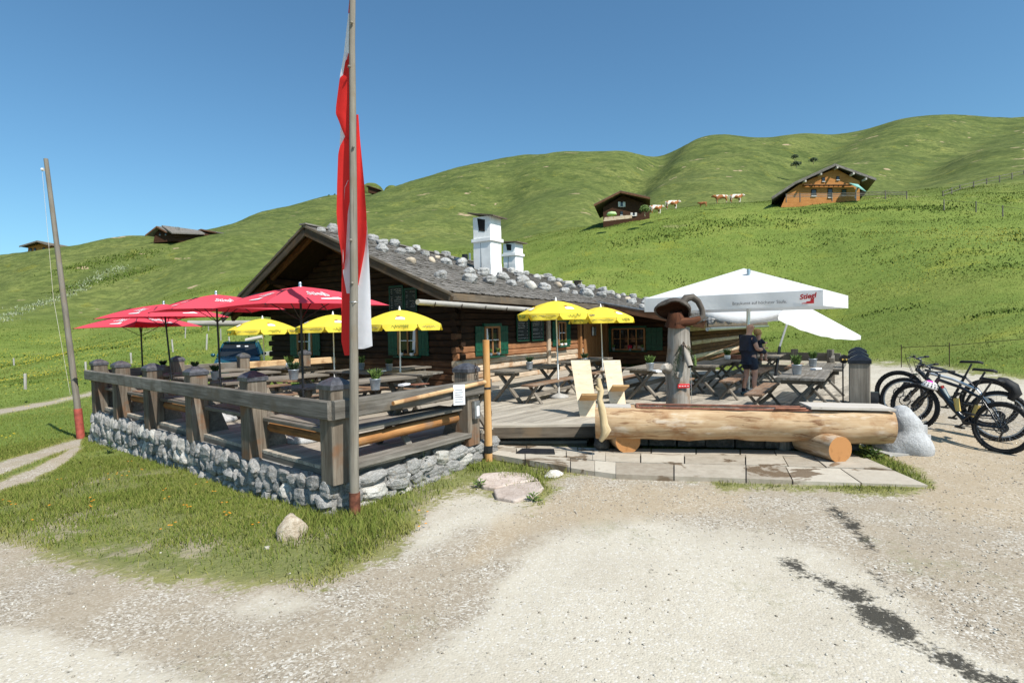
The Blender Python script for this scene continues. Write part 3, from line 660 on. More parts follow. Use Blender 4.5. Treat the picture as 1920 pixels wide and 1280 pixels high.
    s.bsdf(c, s.mix(wm, (.95, .95, .95), (.85, .85, .85)), sw.outputs[1], spec=.12); return s.m
ground = grid_ground(); ground.data.materials.append(ground_mat())
# ---------------------------------------------------------------- terrace
C0 = Vector((-2.24, 7.03, 0)); AX = Vector((-.761, .649, 0)); BX = Vector((.649, .761, 0)); BR = Vector((.575, .818, 0))
P1 = C0+AX*10.59
DECK = [C0+V(.02, .02, 0), V(-.72, 9.16, 0), V(-.36, 10.08, 0), V(1.42, 9.96, 0), V(5.62, 9.22, 0), V(8.4, 13.2, 0), V(10.4, 17.6, 0), V(9.4, 21, 0), V(7.2, 26, 0), V(2.5, 30, 0), V(-6.0, 22, 0), V(-5.6, 18.6, 0), P1+V(.03, .03, 0)]
def clip_line(poly, p, d):
    ts = []
    n = len(poly)
    for i in range(n):
        a = poly[i]; e = poly[(i+1) % n]-a; den = d.x*e.y-d.y*e.x
        if abs(den) < 1e-9: continue
        t = ((a.x-p.x)*e.y-(a.y-p.y)*e.x)/den; u = ((a.x-p.x)*d.y-(a.y-p.y)*d.x)/den
        if 0 <= u < 1: ts.append(t)
    return sorted(ts)
terrace = thing('terrace_deck', (2, 13, 0), None, None); terrace['kind'] = 'structure'
a = -11.0; wdt = .145
while a < 10.6:
    ts = clip_line(DECK, C0+AX*(a+wdt/2), BX)
    for i in range(0, len(ts)-1, 2):
        t0, t1 = ts[i], ts[i+1]
        if t1-t0 < .15: continue
        if t1-t0 > 17: t1 = t0+17
        cut = [t0]+[t0+(t1-t0)*k+random.uniform(-.4, .4) for k in ((.33, .66) if t1-t0 > 7 else (.5,) if t1-t0 > 4 else ())]+[t1]
        for q0, q1 in zip(cut[:-1], cut[1:]):
            p0 = C0+AX*(a+wdt/2)+BX*(q0+.003); p1 = C0+AX*(a+wdt/2)+BX*(q1-.003)
            dz = random.uniform(-.003, .003)-.024
            MB().beam(p0+V(0, 0, dz), p1+V(0, 0, dz), wdt-.009, .048, ch=.004).build('deck_plank', 'deckwood', terrace)
    a += wdt
# joists and edge boards under the planks
for q0, q1 in ((C0, P1), (C0, V(-.72, 9.16, 0)), (V(-.36, 10.08, 0), V(1.42, 9.96, 0)), (V(1.42, 9.96, 0), V(5.62, 9.22, 0)), (V(5.62, 9.22, 0), V(8.4, 13.2, 0)), (V(8.4, 13.2, 0), V(10.4, 17.6, 0)), (P1, V(-5.6, 18.6, 0))):
    inn = Vector((-(q1-q0).y, (q1-q0).x, 0)).normalized()
    if (V(0, 14, 0)-q0).dot(inn) < 0: inn = -inn
    MB().beam(q0+inn*.07+V(0, 0, -.15), q1+inn*.07+V(0, 0, -.15), .07, .2).build('edge_joist', 'tablewood', terrace)
for q0, q1 in ((V(-.42, 9.98, 0), V(1.42, 9.9, 0)), (V(1.42, 9.9, 0), V(5.62, 9.16, 0)), (V(5.62, 9.16, 0), V(8.45, 13.2, 0)), (C0+BR*2.72, V(-.42, 9.98, 0))):
    d_ = (q1-q0).normalized(); n_ = Vector((-d_.y, d_.x, 0))
    MB().beam(q0+n_*.08+V(0, 0, .006), q1+n_*.08+V(0, 0, .006), .24, .05, ch=.006).build('edge_board', 'deckwood', terrace)
    MB().beam(q0+n_*-.03+V(0, 0, -.11), q1+n_*-.03+V(0, 0, -.11), .03, .19, ch=.006).build('edge_fascia', 'fascia', terrace)
# steps up to the deck
stp = thing('timber_step', G(1015, 838, -.4), 'two broad grey timber steps up to the deck beside the log trough', 'steps')
for (xa, xb, ya, z, dp, nm) in ((930, 1104, 812, -.17, .36, 'tread'), (922, 1100, 826, -.28, .46, 'tread')):
    pa = G(xa, ya, z); pb = G(xb, ya-1, z)
    for k in range(2):
        o = (pb-pa).normalized(); inn = Vector((-o.y, o.x, 0))
        MB().beam(pa+inn*(.07+.17*k)+V(0, 0, -.03), pb+inn*(.07+.17*k)+V(0, 0, -.03), .162, .06).build(nm, 'greywood', stp)
    MB().beam(pa+inn*.05+V(0, 0, -.115), pb+inn*.05+V(0, 0, -.115), .06, .11).build('riser', 'fascia', stp)

# ---------------------------------------------------------------- stone plinth
RK = [rock_mesh('wall_stone', 'limestone', 100+i, 3, 16, boxy=True) for i in range(12)]
RKM = [rock_mesh('wall_stone', 'limepale', 130+i, 3, 16, boxy=True) for i in range(3)]
def plinth(name, p0, p1, out, label, rows=3, top=-.115, cell=.27):
    d = (p1-p0); L = d.length; d = d/L
    root = thing(name, (p0.x, p0.y, gz1(p0.x, p0.y)), label, 'stone wall')
    core = MB(); nseg = 20
    for k in range(nseg):
        a0 = p0+d*(L*k/nseg); a1 = p0+d*(L*(k+1)/nseg); m = (a0+a1)/2; gb = gz1(m.x+out.x*.1, m.y+out.y*.1)-.15
        core.beam(V(a0.x, a0.y, (top+gb)/2)-out*.14, V(a1.x, a1.y, (top+gb)/2)-out*.14, .22, top-.03-gb, ch=.001)
    core.build('mortar_core', 'mortar', root)
    x = 0.0
    colx = []
    for r in range(rows):
        x = random.uniform(-.1, .05)
        while x < L:
            wd = cell*random.uniform(.6, 1.45)
            m = p0+d*(x+wd/2); gb = gz1(m.x+out.x*.15, m.y+out.y*.15)-.12; hh = (top-gb)/rows
            h = hh*random.uniform(.95, 1.3)
            z = gb+hh*(r+.5)+random.uniform(-.03, .03)
            me = random.choice(RK) if random.random() < .82 else random.choice(RKM)
            o = bpy.data.objects.new('stone', me); col.objects.link(o); o.parent = root
            q = Vector((m.x, m.y, min(z, top-h*.38)))+out*random.uniform(-.06, -.02)
            o.location = q-root.location
            o.rotation_euler = (random.uniform(-.25, .25), random.uniform(-.2, .2), math.atan2(d.y, d.x)+random.uniform(-.2, .2)+(math.pi if random.random() < .5 else 0))
            o.scale = (wd*.6, random.uniform(.1, .13), h*.62)
            x += wd*random.uniform(.92, 1.05)
    return root
outL = Vector((-.649, -.761, 0)); outR = Vector((.818, -.575, 0))
plinth('stone_wall', C0+outL*.12, P1+outL*.12+AX*.2, outL, 'low grey limestone rubble wall under the long left side of the terrace', 3)
plinth('stone_wall', C0+outR*.1, C0+BR*3.0+outR*.1, outR, 'low mortared limestone wall under the short terrace side behind the flagpole', 3, cell=.32)
# larger quoin stones at the corner below the corner post
for k, (dz, sx, szz) in enumerate(((-.19, .27, .13), (-.36, .3, .13), (-.53, .27, .13))):
    pass

# ---------------------------------------------------------------- railing
def railpost(root, p, hgt=1.1, wd=.29, dirv=AX, cap='capmetal', z0=-.13, mat='postwood'):
    yv = Vector((-dirv.y, dirv.x, 0))
    b = MB(); b.beam(p+V(0, 0, z0), p+V(0, 0, hgt), wd, wd, yv, .012); post = b.build('post', mat, root)
    c = MB(); h = wd/2+.018; t = Vector((0, 0, 1))
    ring = [(-h, -h), (h, -h), (h, h), (-h, h)]
    vs = [p+dirv*x+yv*y+t*(hgt-.045) for x, y in ring]+[p+dirv*x+yv*y+t*(hgt+.012) for x, y in ring]+[p+dirv*x*.72+yv*y*.72+t*(hgt+.055) for x, y in ring]+[p+dirv*x*.2+yv*y*.2+t*(hgt+.1) for x, y in ring]
    fs = []
    for k in range(3):
        for i in range(4): j = (i+1) % 4; fs.append((k*4+i, k*4+j, (k+1)*4+j, (k+1)*4+i))
    fs += [(0, 3, 2, 1), (12, 13, 14, 15)]
    c.add(vs, fs); c.build('post_cap', cap, post)
    bo = MB()
    for zz in (.05, -.05): bo.lathe([(0, .012), (.016, .01), (.016, 0)], 8, p+V(0, 0, zz)+yv*0)
    return post
def brace(root, p, inn, dirv, z0=0.0):
    """bench support board: wide at the foot, sloped back up to the rail"""
    poly = [p+inn*.13+V(0, 0, .0), p+inn*.52+V(0, 0, 0), p+inn*.36+V(0, 0, .44), p+inn*.13+V(0, 0, .66)]
    MB().prism([q-dirv*.03 for q in poly], dirv*.06).build('bench_bracket', 'tablewood', root)
rl = thing('terrace_railing', C0, 'weathered grey plank railing with six capped posts along the terrace\'s long left side', 'railing')
posts_t = [0, 2.24, 4.43, 6.65, 8.75, 10.5]
for i, t in enumerate(posts_t):
    p = C0+AX*t; railpost(rl, p, 1.09)
    if i: brace(rl, p, -outL, AX)
for t0, t1 in ((-.16, 5.5), (5.5, 10.95)):
    q0 = C0+AX*t0+outL*.17+V(0, 0, .80); q1 = C0+AX*t1+outL*.17+V(0, 0, .80)
    MB().beam(q0, q1, .085, .235, ch=.015, seg=8, wob=.004).build('top_rail', 'greywood', rl)
for i in range(5):
    q0 = C0+AX*(posts_t[i]+.16); q1 = C0+AX*(posts_t[i+1]-.16)
    MB().beam(q0-outL*.31+V(0, 0, .475), q1-outL*.31+V(0, 0, .475), .3, .055).build('seat_plank', 'benchwood' if i % 2 else 'tablewood', rl)
    MB().beam(q0-outL*.1+V(0, 0, .46), q1-outL*.1+V(0, 0, .46), .08, .06).build('seat_plank', 'greywood', rl)
    if i in (0, 2, 3): MB().tube([q0-outL*.2+V(0, 0, .33), (q0+q1)/2-outL*.2+V(0, 0, .335), q1-outL*.2+V(0, 0, .33)], .085, 10, sq=.9, jit=.04).build('half_log', 'halflog', rl)
rr = thing('terrace_railing', C0+BR*2.58, 'short grey railing section with bench between corner post and barrier post', 'railing')
p2 = C0+BR*2.58
railpost(rr, p2, 1.1, dirv=BR)
MB().beam(C0+BR*-.17+outR*.17+V(0, 0, .80), C0+BR*2.98+outR*.17+V(0, 0, .80), .085, .24, ch=.015, seg=6, wob=.003).build('top_rail', 'greywood', rr)
MB().beam(C0+BR*.16-outR*.12+V(0, 0, .47), p2-BR*.16-outR*.12+V(0, 0, .47), .3, .055).build('seat_plank', 'greywood', rr)
MB().beam(C0+BR*.16-outR*.38+V(0, 0, .47), p2-BR*.16-outR*.38+V(0, 0, .47), .2, .055).build('seat_plank', 'tablewood', rr)
MB().tube([C0+BR*.16-outR*.12+V(0, 0, .30), C0+BR*1.3-outR*.12+V(0, 0, .31), p2-BR*.16-outR*.12+V(0, 0, .32)], .09, 10, sq=.9, jit=.05).build('half_log', 'halflog', rr)
MB().beam(C0+BR*.16+outR*.02+V(0, 0, .045), p2-BR*.1+outR*.02+V(0, 0, .045), .3, .075).build('kick_board', 'greywood', rr)
brace(rr, p2, -outR, BR)
inn = (V(-5.6, 18.6, 0)-P1).normalized(); LB = (V(-5.6, 18.6, 0)-P1).length
rb = thing('terrace_railing', P1+inn*2, 'rear left railing of the terrace below the meadow and the parked car', 'railing')
for t in (1.75, 3.45, 5.3): railpost(rb, P1+inn*t, 1.08, dirv=inn, wd=.27)
nb = Vector((-inn.y, inn.x, 0))
MB().beam(P1+inn*-.1+nb*.16+V(0, 0, .8), P1+inn*3.4+nb*.16+V(0, 0, .8), .085, .22, ch=.014).build('top_rail', 'greywood', rb)
MB().beam(P1+inn*3.41+nb*.16+V(0, 0, .8), P1+inn*6.4+nb*.16+V(0, 0, .8), .085, .2, ch=.014).build('top_rail', 'peeled2', rb)
MB().beam(P1+inn*.2-nb*.2+V(0, 0, .47), P1+inn*6.2-nb*.2+V(0, 0, .47), .3, .055).build('seat_plank', 'tablewood', rb)

# ---------------------------------------------------------------- right hand deck edge: bollards, chain, rear rails
caps = []
for k, (x, y, dd, nm) in enumerate(((1612, 664, 9.35, 'nearest of the three black-capped posts right of the trough'), (1609, 656, 10.6, 'middle of the three black-capped posts, half hidden behind the nearest'), (1608, 650, 11.9, 'farthest of the three black-capped posts, only its cap showing'))):
    p = P(x, y, dd); bp = V(p.x, p.y, 0)
    t = thing('deck_post', (p.x, p.y, -.1), 'dark wooden deck post, '+nm, 'post', 'black capped posts at the deck corner')
    dv = Vector((.84, -.54, 0))
    railpost(t, bp, 1.09, .3, dv, 'capblack', -.3, 'tablewood'); caps.append(bp)
    if k == 0: MB().box(bp+dv*.2+V(0, 0, .42), (.12, .16, .3), math.atan2(dv.y, dv.x)).build('junction_box', 'darksteel', t)
def chain(name, p0, p1, sag, label, parent=None, r=.012, link=.05, cat='chain'):
    b = MB(); L = (p1-p0).length*1.1; n = int(L/link)
    for i in range(n):
        t = (i+.5)/n; c = p0.lerp(p1, t)+V(0, 0, -sag*4*t*(1-t)); t2 = t+.01; c2 = p0.lerp(p1, t2)+V(0, 0, -sag*4*t2*(1-t2)); d = (c2-c).normalized()
        sd = d.cross(V(0, 0, 1)); sd = sd.normalized() if sd.length > .01 else V(1, 0, 0)
        if i % 2: sd = d.cross(sd).normalized()
        ring = []
        for k in range(8): an = k*math.pi/4; ring.append(c+d*(math.cos(an)*link*.62)+sd*(math.sin(an)*link*.34))
        b.tube(ring, r*.42, 4, closed=True)
    o = b.build(name, 'iron', parent)
    if label: tag(o, label, cat)
    return o
fr = thing('rear_fence', V(8.2, 18.6, 0), 'low grey rail fence with bench at the back right of the deck', 'fence')
f0 = P(1404, 690, 19.2); f1 = P(1556, 690, 17.4); f0.z = f1.z = 0; fd = (f1-f0).normalized()
MB().beam(f0+V(0, 0, .62), f1+fd*.3+V(0, 0, .62), .07, .26, ch=.012).build('rail', 'greywood', fr)
MB().beam(f0+V(0, 0, .22), f1+fd*.1+V(0, 0, .22), .07, .22, ch=.012).build('rail', 'greywood', fr)
for t in (.3, 1.45, f1.length*0+(f1-f0).length-.02):
    MB().beam(f0+fd*t+V(0, 0, -.1)+V(-.02, -.11, 0), f0+fd*t+V(0, 0, .86)+V(-.02, -.11, 0), .2, .16, fd, .015).build('post', 'greywood', fr)
g0 = f1+fd*.1; g1 = V(7.6, 13.4, 0); gd = (g1-g0).normalized()
MB().beam(g0+gd*.2+V(0, 0, .6), g0+gd*2.2+V(0, 0, .6), .08, .2).build('rail', 'greywood', fr)
MB().beam(g0+gd*2.1+V(0, 0, -.1), g0+gd*2.1+V(0, 0, .72), .14, .14, gd).build('post', 'tablewood', fr)
chain('hanging_chain', V(caps[2].x-.3, caps[2].y+.5, .55), g0+gd*2.1+V(0, 0, .55), .16, 'sagging iron chain between far black-capped post and rear fence')
# round reflector on a stem
rp = P(1582, 673, 10.9); t = thing('reflector_disc', (rp.x, rp.y, 0), 'round dark disc with orange stripe left of the black-capped posts', 'reflector')
MB().tube([V(rp.x, rp.y+.03, 0), V(rp.x, rp.y+.03, rp.z)], .015, 6).build('stem', 'darksteel', t)
b = MB(); b.tube([rp+V(0, -.02, 0), rp+V(0, .02, 0)], .085, 18); dsc = b.build('disc', 'darksteel', t)
MB().box(rp+V(0, -.025, -.01), (.1, .012, .03)).build('stripe', 'bottleyel', dsc)
# ---------------------------------------------------------------- the hut
LD = Vector((math.sin(R_(33)), math.cos(R_(33)), 0)); ND = Vector((LD.y, -LD.x, 0)); GD = Vector((math.cos(R_(34)), -math.sin(R_(34)), 0))
rA = P(572, 424, 18.2); rR = P(843, 549, 14.75); rL = P(419, 588, 20.9)
LEN = 31.0
def eave(t): p = rR+LD*t; p.z = rR.z-.012*t; return p
def ridge(t):
    p = rA+LD*t; tb = on_line(1225, rA, LD); zb = P(1225, 567, (rA+LD*tb).y).z
    p.z = rA.z+(zb-rA.z)*(t/tb); return p
def leave(t): p = rL+LD*t; p.z = rL.z-.01*t; return p
TE = on_line(1133, rR, LD)               # where the lower stable roof starts
xs1 = P(1322, 603, (eave(TE)+ND*4.05).y); xs2 = P(1438, 604, (eave(LEN)+ND*3.2).y)
def xeave(t): return xs1.lerp(xs2, (t-TE)/(LEN-TE))
def rs(t, v):                             # right slope, v 0 ridge .. 1 main eave .. 2 stable eave
    if v <= 1: return ridge(t).lerp(eave(t), v)
    return eave(t).lerp(xeave(t), v-1)
def ls(t, v): return ridge(t).lerp(leave(t), v)
hut = thing('alpine_hut', (-1.5, 17, 0), 'dark timber alpine hut with stone-weighted shingle roof and white chimneys', 'hut')
# roof boards (closed slabs), fascias
def slab(fa, t0, t1, v0, v1, th, nt=12, nv=4):
    b = MB(); vs = []; fs = []
    for k in range(2):
        for i in range(nt+1):
            for j in range(nv+1):
                q = fa(t0+(t1-t0)*i/nt, v0+(v1-v0)*j/nv); vs.append(q-V(0, 0, th*k))
    st = (nt+1)*(nv+1); idx = lambda k, i, j: k*st+i*(nv+1)+j
    for i in range(nt):
        for j in range(nv):
            fs.append((idx(0, i, j), idx(0, i+1, j), idx(0, i+1, j+1), idx(0, i, j+1))); fs.append((idx(1, i, j), idx(1, i, j+1), idx(1, i+1, j+1), idx(1, i+1, j)))
        fs.append((idx(0, i, 0), idx(1, i, 0), idx(1, i+1, 0), idx(0, i+1, 0))); fs.append((idx(0, i, nv), idx(0, i+1, nv), idx(1, i+1, nv), idx(1, i, nv)))
    for j in range(nv):
        fs.append((idx(0, 0, j), idx(0, 0, j+1), idx(1, 0, j+1), idx(1, 0, j))); fs.append((idx(0, nt, j), idx(1, nt, j), idx(1, nt, j+1), idx(0, nt, j+1)))
    gs = [(q.dot(ND), q.dot(LD), q.z) for q in vs]
    return b.add(vs, fs, gs)
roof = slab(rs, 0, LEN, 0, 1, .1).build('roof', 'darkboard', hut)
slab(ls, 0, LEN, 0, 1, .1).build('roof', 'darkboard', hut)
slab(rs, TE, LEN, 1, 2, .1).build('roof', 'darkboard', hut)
# shingle courses
def shingles(fa, t0, t1, v0, v1, slope_len, row=.3, wmin=.1, wmax=.24):
    b = MB(); nrow = max(2, int(slope_len/row))
    up = (fa(t0+1, v0)-fa(t0, v0)).cross(fa(t0, v1)-fa(t0, v0)).normalized()
    if up.z < 0: up = -up
    for r in range(nrow):
        va = v0+(v1-v0)*(r-.25)/nrow; vb = v0+(v1-v0)*(r+1.06)/nrow; va = max(v0, va)
        t = t0-.06
        while t < t1:
            wd = random.uniform(wmin, wmax)*(1 if t < 14 else 1.6); jit = random.uniform(-.012, .012)*(v1-v0)
            lift = random.uniform(.02, .05); l0 = .006
            q = [fa(t+.004, va), fa(t+wd-.004, va), fa(t+wd-.004, vb+jit), fa(t+.004, vb+jit)]
            lo = [q[0]+up*l0, q[1]+up*l0, q[2]+up*lift, q[3]+up*lift]
            hi = [x+up*.02 for x in lo]
            go = random.random()*9; vs = lo+hi
            gs = [((x-q[0]).dot((q[3]-q[0]).normalized())+go, (x-q[0]).dot(LD)+go, go) for x in vs]
            b.add(vs, [(4, 5, 6, 7), (3, 2, 6, 7), (0, 3, 7, 4), (1, 5, 6, 2)], gs)
            t += wd
    return b
o = shingles(rs, 0, LEN, 0, 1, 6.6).build('shingle', 'shingle', hut); o['kind'] = 'stuff'
o = shingles(rs, TE, LEN, 1, 2, 4.2).build('shingle', 'shingle', hut); o['kind'] = 'stuff'
o = shingles(ls, 0, LEN, 0, 1, 6.0, .45, .25, .5).build('shingle', 'shingle', hut); o['kind'] = 'stuff'
MB().beam(ridge(-.1)+V(0, 0, .05), ridge(LEN)+V(0, 0, .05), .32, .05).build('ridge_board', 'shingle', hut)
# verge boards on the gable
fw = -LD
for (a, bq, nm) in ((rA, rR, 'verge_board'), (rA, rL, 'verge_board')):
    d = (bq-a); e = bq+d.normalized()*.1
    MB().beam(a+fw*.04+V(0, 0, .0), e+fw*.04+V(0, 0, .0), .06, .08, ch=.01, up=d.cross(fw).normalized()).build(nm, 'fascia', hut)
    MB().beam(a+fw*.015+V(0, 0, -.19), e+fw*.015+V(0, 0, -.17), .05, .24, ch=.01, up=d.cross(fw).normalized()).build(nm, 'verge', hut)
    MB().beam(a+LD*.35+V(0, 0, -.2), bq+LD*.35+V(0, 0, -.2), .12, .18, ch=.01, up=d.cross(fw).normalized()).build('rafter', 'brownlog', hut)
b = MB(); MB().beam(eave(-.05)+V(0, 0, -.1)+ND*.02, eave(TE)+V(0, 0, -.1)+ND*.02, .05, .2, ch=.01).build('fascia', 'fascia', hut)
MB().beam(rs(TE, .9)-LD*.04+V(0, 0, -.12), xs1-LD*.04+V(0, 0, -.1), .05, .3, ch=.01).build('verge_board', 'brownlog', hut)
MB().beam(rs(TE, .95)-LD*.05+V(0, 0, .05), xs1-LD*.05+V(0, 0, .05), .07, .05, ch=.01).build('verge_cap', 'zinc', hut)
MB().beam(xs1+V(0, 0, -.09)+ND*.02, xs2+V(0, 0, -.09)+ND*.02, .05, .2, ch=.01).build('fascia', 'fascia', hut)
# log walls: one object per log
K = G(862, 725.5, 0)
KLt = on_line(513, K, -GD); KL = K-GD*KLt
tW = on_line(1135, K, LD); W1 = K+LD*tW
W2 = W1+ND*on_line(1288, W1, ND); tX = on_line(1407, W2, LD); W3 = W2+LD*min(tX, 18)
def plane_z(p0, p1, p2, x, y):
    n = (p1-p0).cross(p2-p0); return p0.z-((x-p0.x)*n.x+(y-p0.y)*n.y)/n.z
def roof_under(x, y): return min(plane_z(rA, rR, eave(8), x, y), plane_z(rA, rL, leave(8), x, y))-.16
LH = .205
def wall_logs(p0, p1, ztop, matf, out, skew=0, name='log'):
    d = (p1-p0).normalized(); L = (p1-p0).length; z = LH/2-.02; k = 0
    while z < ztop:
        # part of this course that lies below the roof
        ts = np.linspace(0, L, 60); ok = [t for t in ts if (roof_under(p0.x+d.x*t, p0.y+d.y*t) if skew == 0 else 9) > z+.06]
        if not ok: break
        t0, t1 = ok[0], ok[-1]
        e0 = .18 if (t0 == 0 and k % 2 == 0) else -.02; e1 = .18 if (t1 == ts[-1] and k % 2 == 0) else -.02
        if t1-t0 > .3:
            h = LH*random.uniform(.93, 1.0); wob = random.uniform(-.008, .008)
            MB().beam(p0+d*(t0-e0)+V(0, 0, z)+out*wob, p0+d*(t1+e1)+V(0, 0, z)+out*wob, .2, h, ch=.035, seg=6, wob=.006).build(name, matf(z, k), hut)
        z += LH; k += 1
outG = Vector((-GD.y, GD.x, 0)); outG = outG if outG.y < 0 else -outG
wall_logs(KL, K, 5.2, lambda z, k: 'brownlog' if z < .75 else 'darklog', outG)  # upper courses take the log colour darkened for roof shade
def lw(z, k): return 'palelog' if z < .7 else 'litlog' if z < 1.2 else 'darklog'  # bleached at the foot, then painted sunlit, then painted in eave shade
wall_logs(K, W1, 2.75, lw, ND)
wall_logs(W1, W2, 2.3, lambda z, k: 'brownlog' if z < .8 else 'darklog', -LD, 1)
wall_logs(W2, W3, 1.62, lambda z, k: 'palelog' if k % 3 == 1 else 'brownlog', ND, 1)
def core(p0, p1, zt, out, slope=False):
    d = (p1-p0).normalized(); L = (p1-p0).length; ts = np.linspace(0.02, L-.02, 24)
    top = [p0+d*t+V(0, 0, min(zt, roof_under(p0.x+d.x*t, p0.y+d.y*t)) if slope else zt) for t in ts]
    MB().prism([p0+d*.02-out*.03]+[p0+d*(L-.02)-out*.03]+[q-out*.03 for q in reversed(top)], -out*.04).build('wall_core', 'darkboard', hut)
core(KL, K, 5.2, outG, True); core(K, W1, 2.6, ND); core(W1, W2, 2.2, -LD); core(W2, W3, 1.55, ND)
# gable corner: crossing log ends as a stepped pillar
for k in range(11):
    z = LH*(k+.5)-.02
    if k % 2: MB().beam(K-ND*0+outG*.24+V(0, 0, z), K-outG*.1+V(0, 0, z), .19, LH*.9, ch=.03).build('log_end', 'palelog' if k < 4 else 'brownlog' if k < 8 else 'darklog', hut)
# purlins under the roof overhang
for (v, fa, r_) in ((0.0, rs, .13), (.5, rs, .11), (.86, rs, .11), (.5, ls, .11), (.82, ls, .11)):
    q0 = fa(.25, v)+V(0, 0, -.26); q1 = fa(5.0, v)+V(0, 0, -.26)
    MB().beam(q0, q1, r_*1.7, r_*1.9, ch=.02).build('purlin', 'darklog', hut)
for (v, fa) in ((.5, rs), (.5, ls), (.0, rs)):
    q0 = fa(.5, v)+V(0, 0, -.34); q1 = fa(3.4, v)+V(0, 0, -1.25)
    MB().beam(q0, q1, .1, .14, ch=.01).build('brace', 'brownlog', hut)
# lean pole sticking out left of the gable, and gutter along the eave
q0 = P(352, 606, 21.5); q1 = P(470, 606, 22.3); MB().tube([q0, q1], [.11, .12], 10, jit=.03).build('gutter_log', 'gutter', hut)
_lg = rR+ND*.3; q0 = P(783, 566, (_lg+LD*on_line(783, _lg, LD)).y); ge = P(1090, 587, (_lg+LD*on_line(1090, _lg, LD)).y)
b = MB(); b.tube([q0, q0.lerp(ge, .5), ge], .068, 12, jit=.02); gut = b.build('gutter', 'gutter', hut)
for t in np.arange(.06, .98, .12):
    c = q0.lerp(ge, t); ring = [c+ND*(math.cos(a_)*.1)+V(0, 0, math.sin(a_)*.1) for a_ in np.linspace(-math.pi, .2, 9)]
    MB().tube(ring, .012, 5).build('gutter_hook', 'iron', gut)
q0 = xs1+ND*.08+V(0, 0, -.28); q1 = xs2+ND*.08+V(0, 0, -.28); MB().tube([q0, q1], .07, 10).build('gutter', 'zinc', hut)
# windows: frame, panes, shutters, sill; real reveal
def window(wp, d, out, t, z, wd, h, shut=True, sw=.42, panes=2, pots=True):
    c = wp+d*t+V(0, 0, z)+out*.1
    zz = V(0, 0, 1)
    win = MB().box((0, 0, 0), (.01, .01, .01)) if False else None
    b = MB()
    for sx in (-1, 1): b.beam(c+d*sx*wd/2+zz*(-h/2)+out*.02, c+d*sx*wd/2+zz*(h/2)+out*.02, .07, .1, out)
    for sz in (-1, 1): b.beam(c-d*(wd/2)+zz*(sz*h/2)+out*.021, c+d*(wd/2)+zz*(sz*h/2)+out*.021, .1, .07)
    f = b.build('window', 'winframe', hut)
    cw = wd/panes
    for i in range(panes):
        cc = c+d*(-wd/2+cw*(i+.5))
        MB().prism([cc-d*(cw/2-.02)-zz*(h/2-.02)+out*.002, cc+d*(cw/2-.02)-zz*(h/2-.02)+out*.002, cc+d*(cw/2-.02)+zz*(h/2-.02)+out*.002, cc-d*(cw/2-.02)+zz*(h/2-.02)+out*.002], out*.006).build('pane', 'glass', f)
        MB().beam(cc-d*(cw/2)+out*.03+zz*.02, cc+d*(cw/2)+out*.03+zz*.02, .03, .03).build('glazing_bar', 'winframe' if panes > 2 else 'printwhite', f)
        if i: MB().beam(cc-d*(cw/2)-zz*(h/2)+out*.034, cc-d*(cw/2)+zz*(h/2)+out*.034, .05, .05, out).build('mullion', 'winframe', f)
    if panes == 2: MB().prism([c-d*(wd*.36)-zz*(h/2-.05)+out*.012, c-d*(wd*.2)-zz*(h/2-.05)+out*.012, c-d*(wd*.28)+zz*(h/2-.05)+out*.012, c-d*(wd*.42)+zz*(h/2-.05)+out*.012], out*.004).build('curtain', 'printwhite', f)
    MB().beam(c-d*(wd/2+.12)+zz*(-h/2-.07)+out*.09, c+d*(wd/2+.12)+zz*(-h/2-.07)+out*.09, .2, .05).build('sill', 'green', f)
    MB().beam(c-d*(wd/2+.1)+zz*(h/2+.07)+out*.04, c+d*(wd/2+.1)+zz*(h/2+.07)+out*.04, .08, .1).build('head_board', 'green', f)
    if shut:
        for sx in (-1, 1):
            sc_ = c+d*sx*(wd/2+.06+sw/2)
            b = MB(); nb_ = 3
            for k in range(nb_):
                x = sc_+d*(-sw/2+sw/nb_*(k+.5)); b.beam(x-zz*(h/2+.03)+out*.03, x+zz*(h/2+.03)+out*.03, sw/nb_-.008, .03, out, .004)
            sh_ = b.build('shutter', 'green', f)
            for k in (-.32, .3): MB().beam(sc_-d*(sw/2-.02)+zz*(h*k)+out*.052, sc_+d*(sw/2-.02)+zz*(h*k)+out*.052, .02, .07, ).build('batten', 'green', f)
    return c-zz*(h/2+.045)+out*.1
WZ = {}
def wz(p, d, px, y):                       # height where pixel row y meets the wall at column px
    t = on_line(px, p, d); q = p+d*t; return t, P(px, y, q.y).z
t, zt = wz(K, LD, 917, 613); t, zb = wz(K, LD, 917, 664)
SILLS = []
SILLS.append(('log wall window beside barrier post', window(K, LD, ND, t, (zt+zb)/2, .78, zt-zb, sw=.46), LD, .3))
t, zt = wz(K, LD, 1048, 604); t, zb = wz(K, LD, 1048, 646)
SILLS.append(('small window behind yellow parasol pole', window(K, LD, ND, t, (zt+zb)/2, .6, zt-zb, sw=.38), LD, .22))
t, zt = wz(W1, ND, 1180, 616); t, zb = wz(W1, ND, 1180, 655)
SILLS.append(('wide shaded window under the porch roof', window(W1, ND, -LD, t, (zt+zb)/2, 1.5, zt-zb, sw=.75, panes=4), ND, .9))
t, zt = wz(K, -GD, 770, 615); t, zb = wz(K, -GD, 770, 664)
SILLS.append(('right gable window', window(K, -GD, outG, t, (zt+zb)/2, .8, zt-zb, sw=.42), GD, .3))
t, zt = wz(K, -GD, 577, 618); t, zb = wz(K, -GD, 577, 664)
SILLS.append(('left gable window', window(K, -GD, outG, t, (zt+zb)/2, .8, zt-zb, sw=.42), GD, .3))
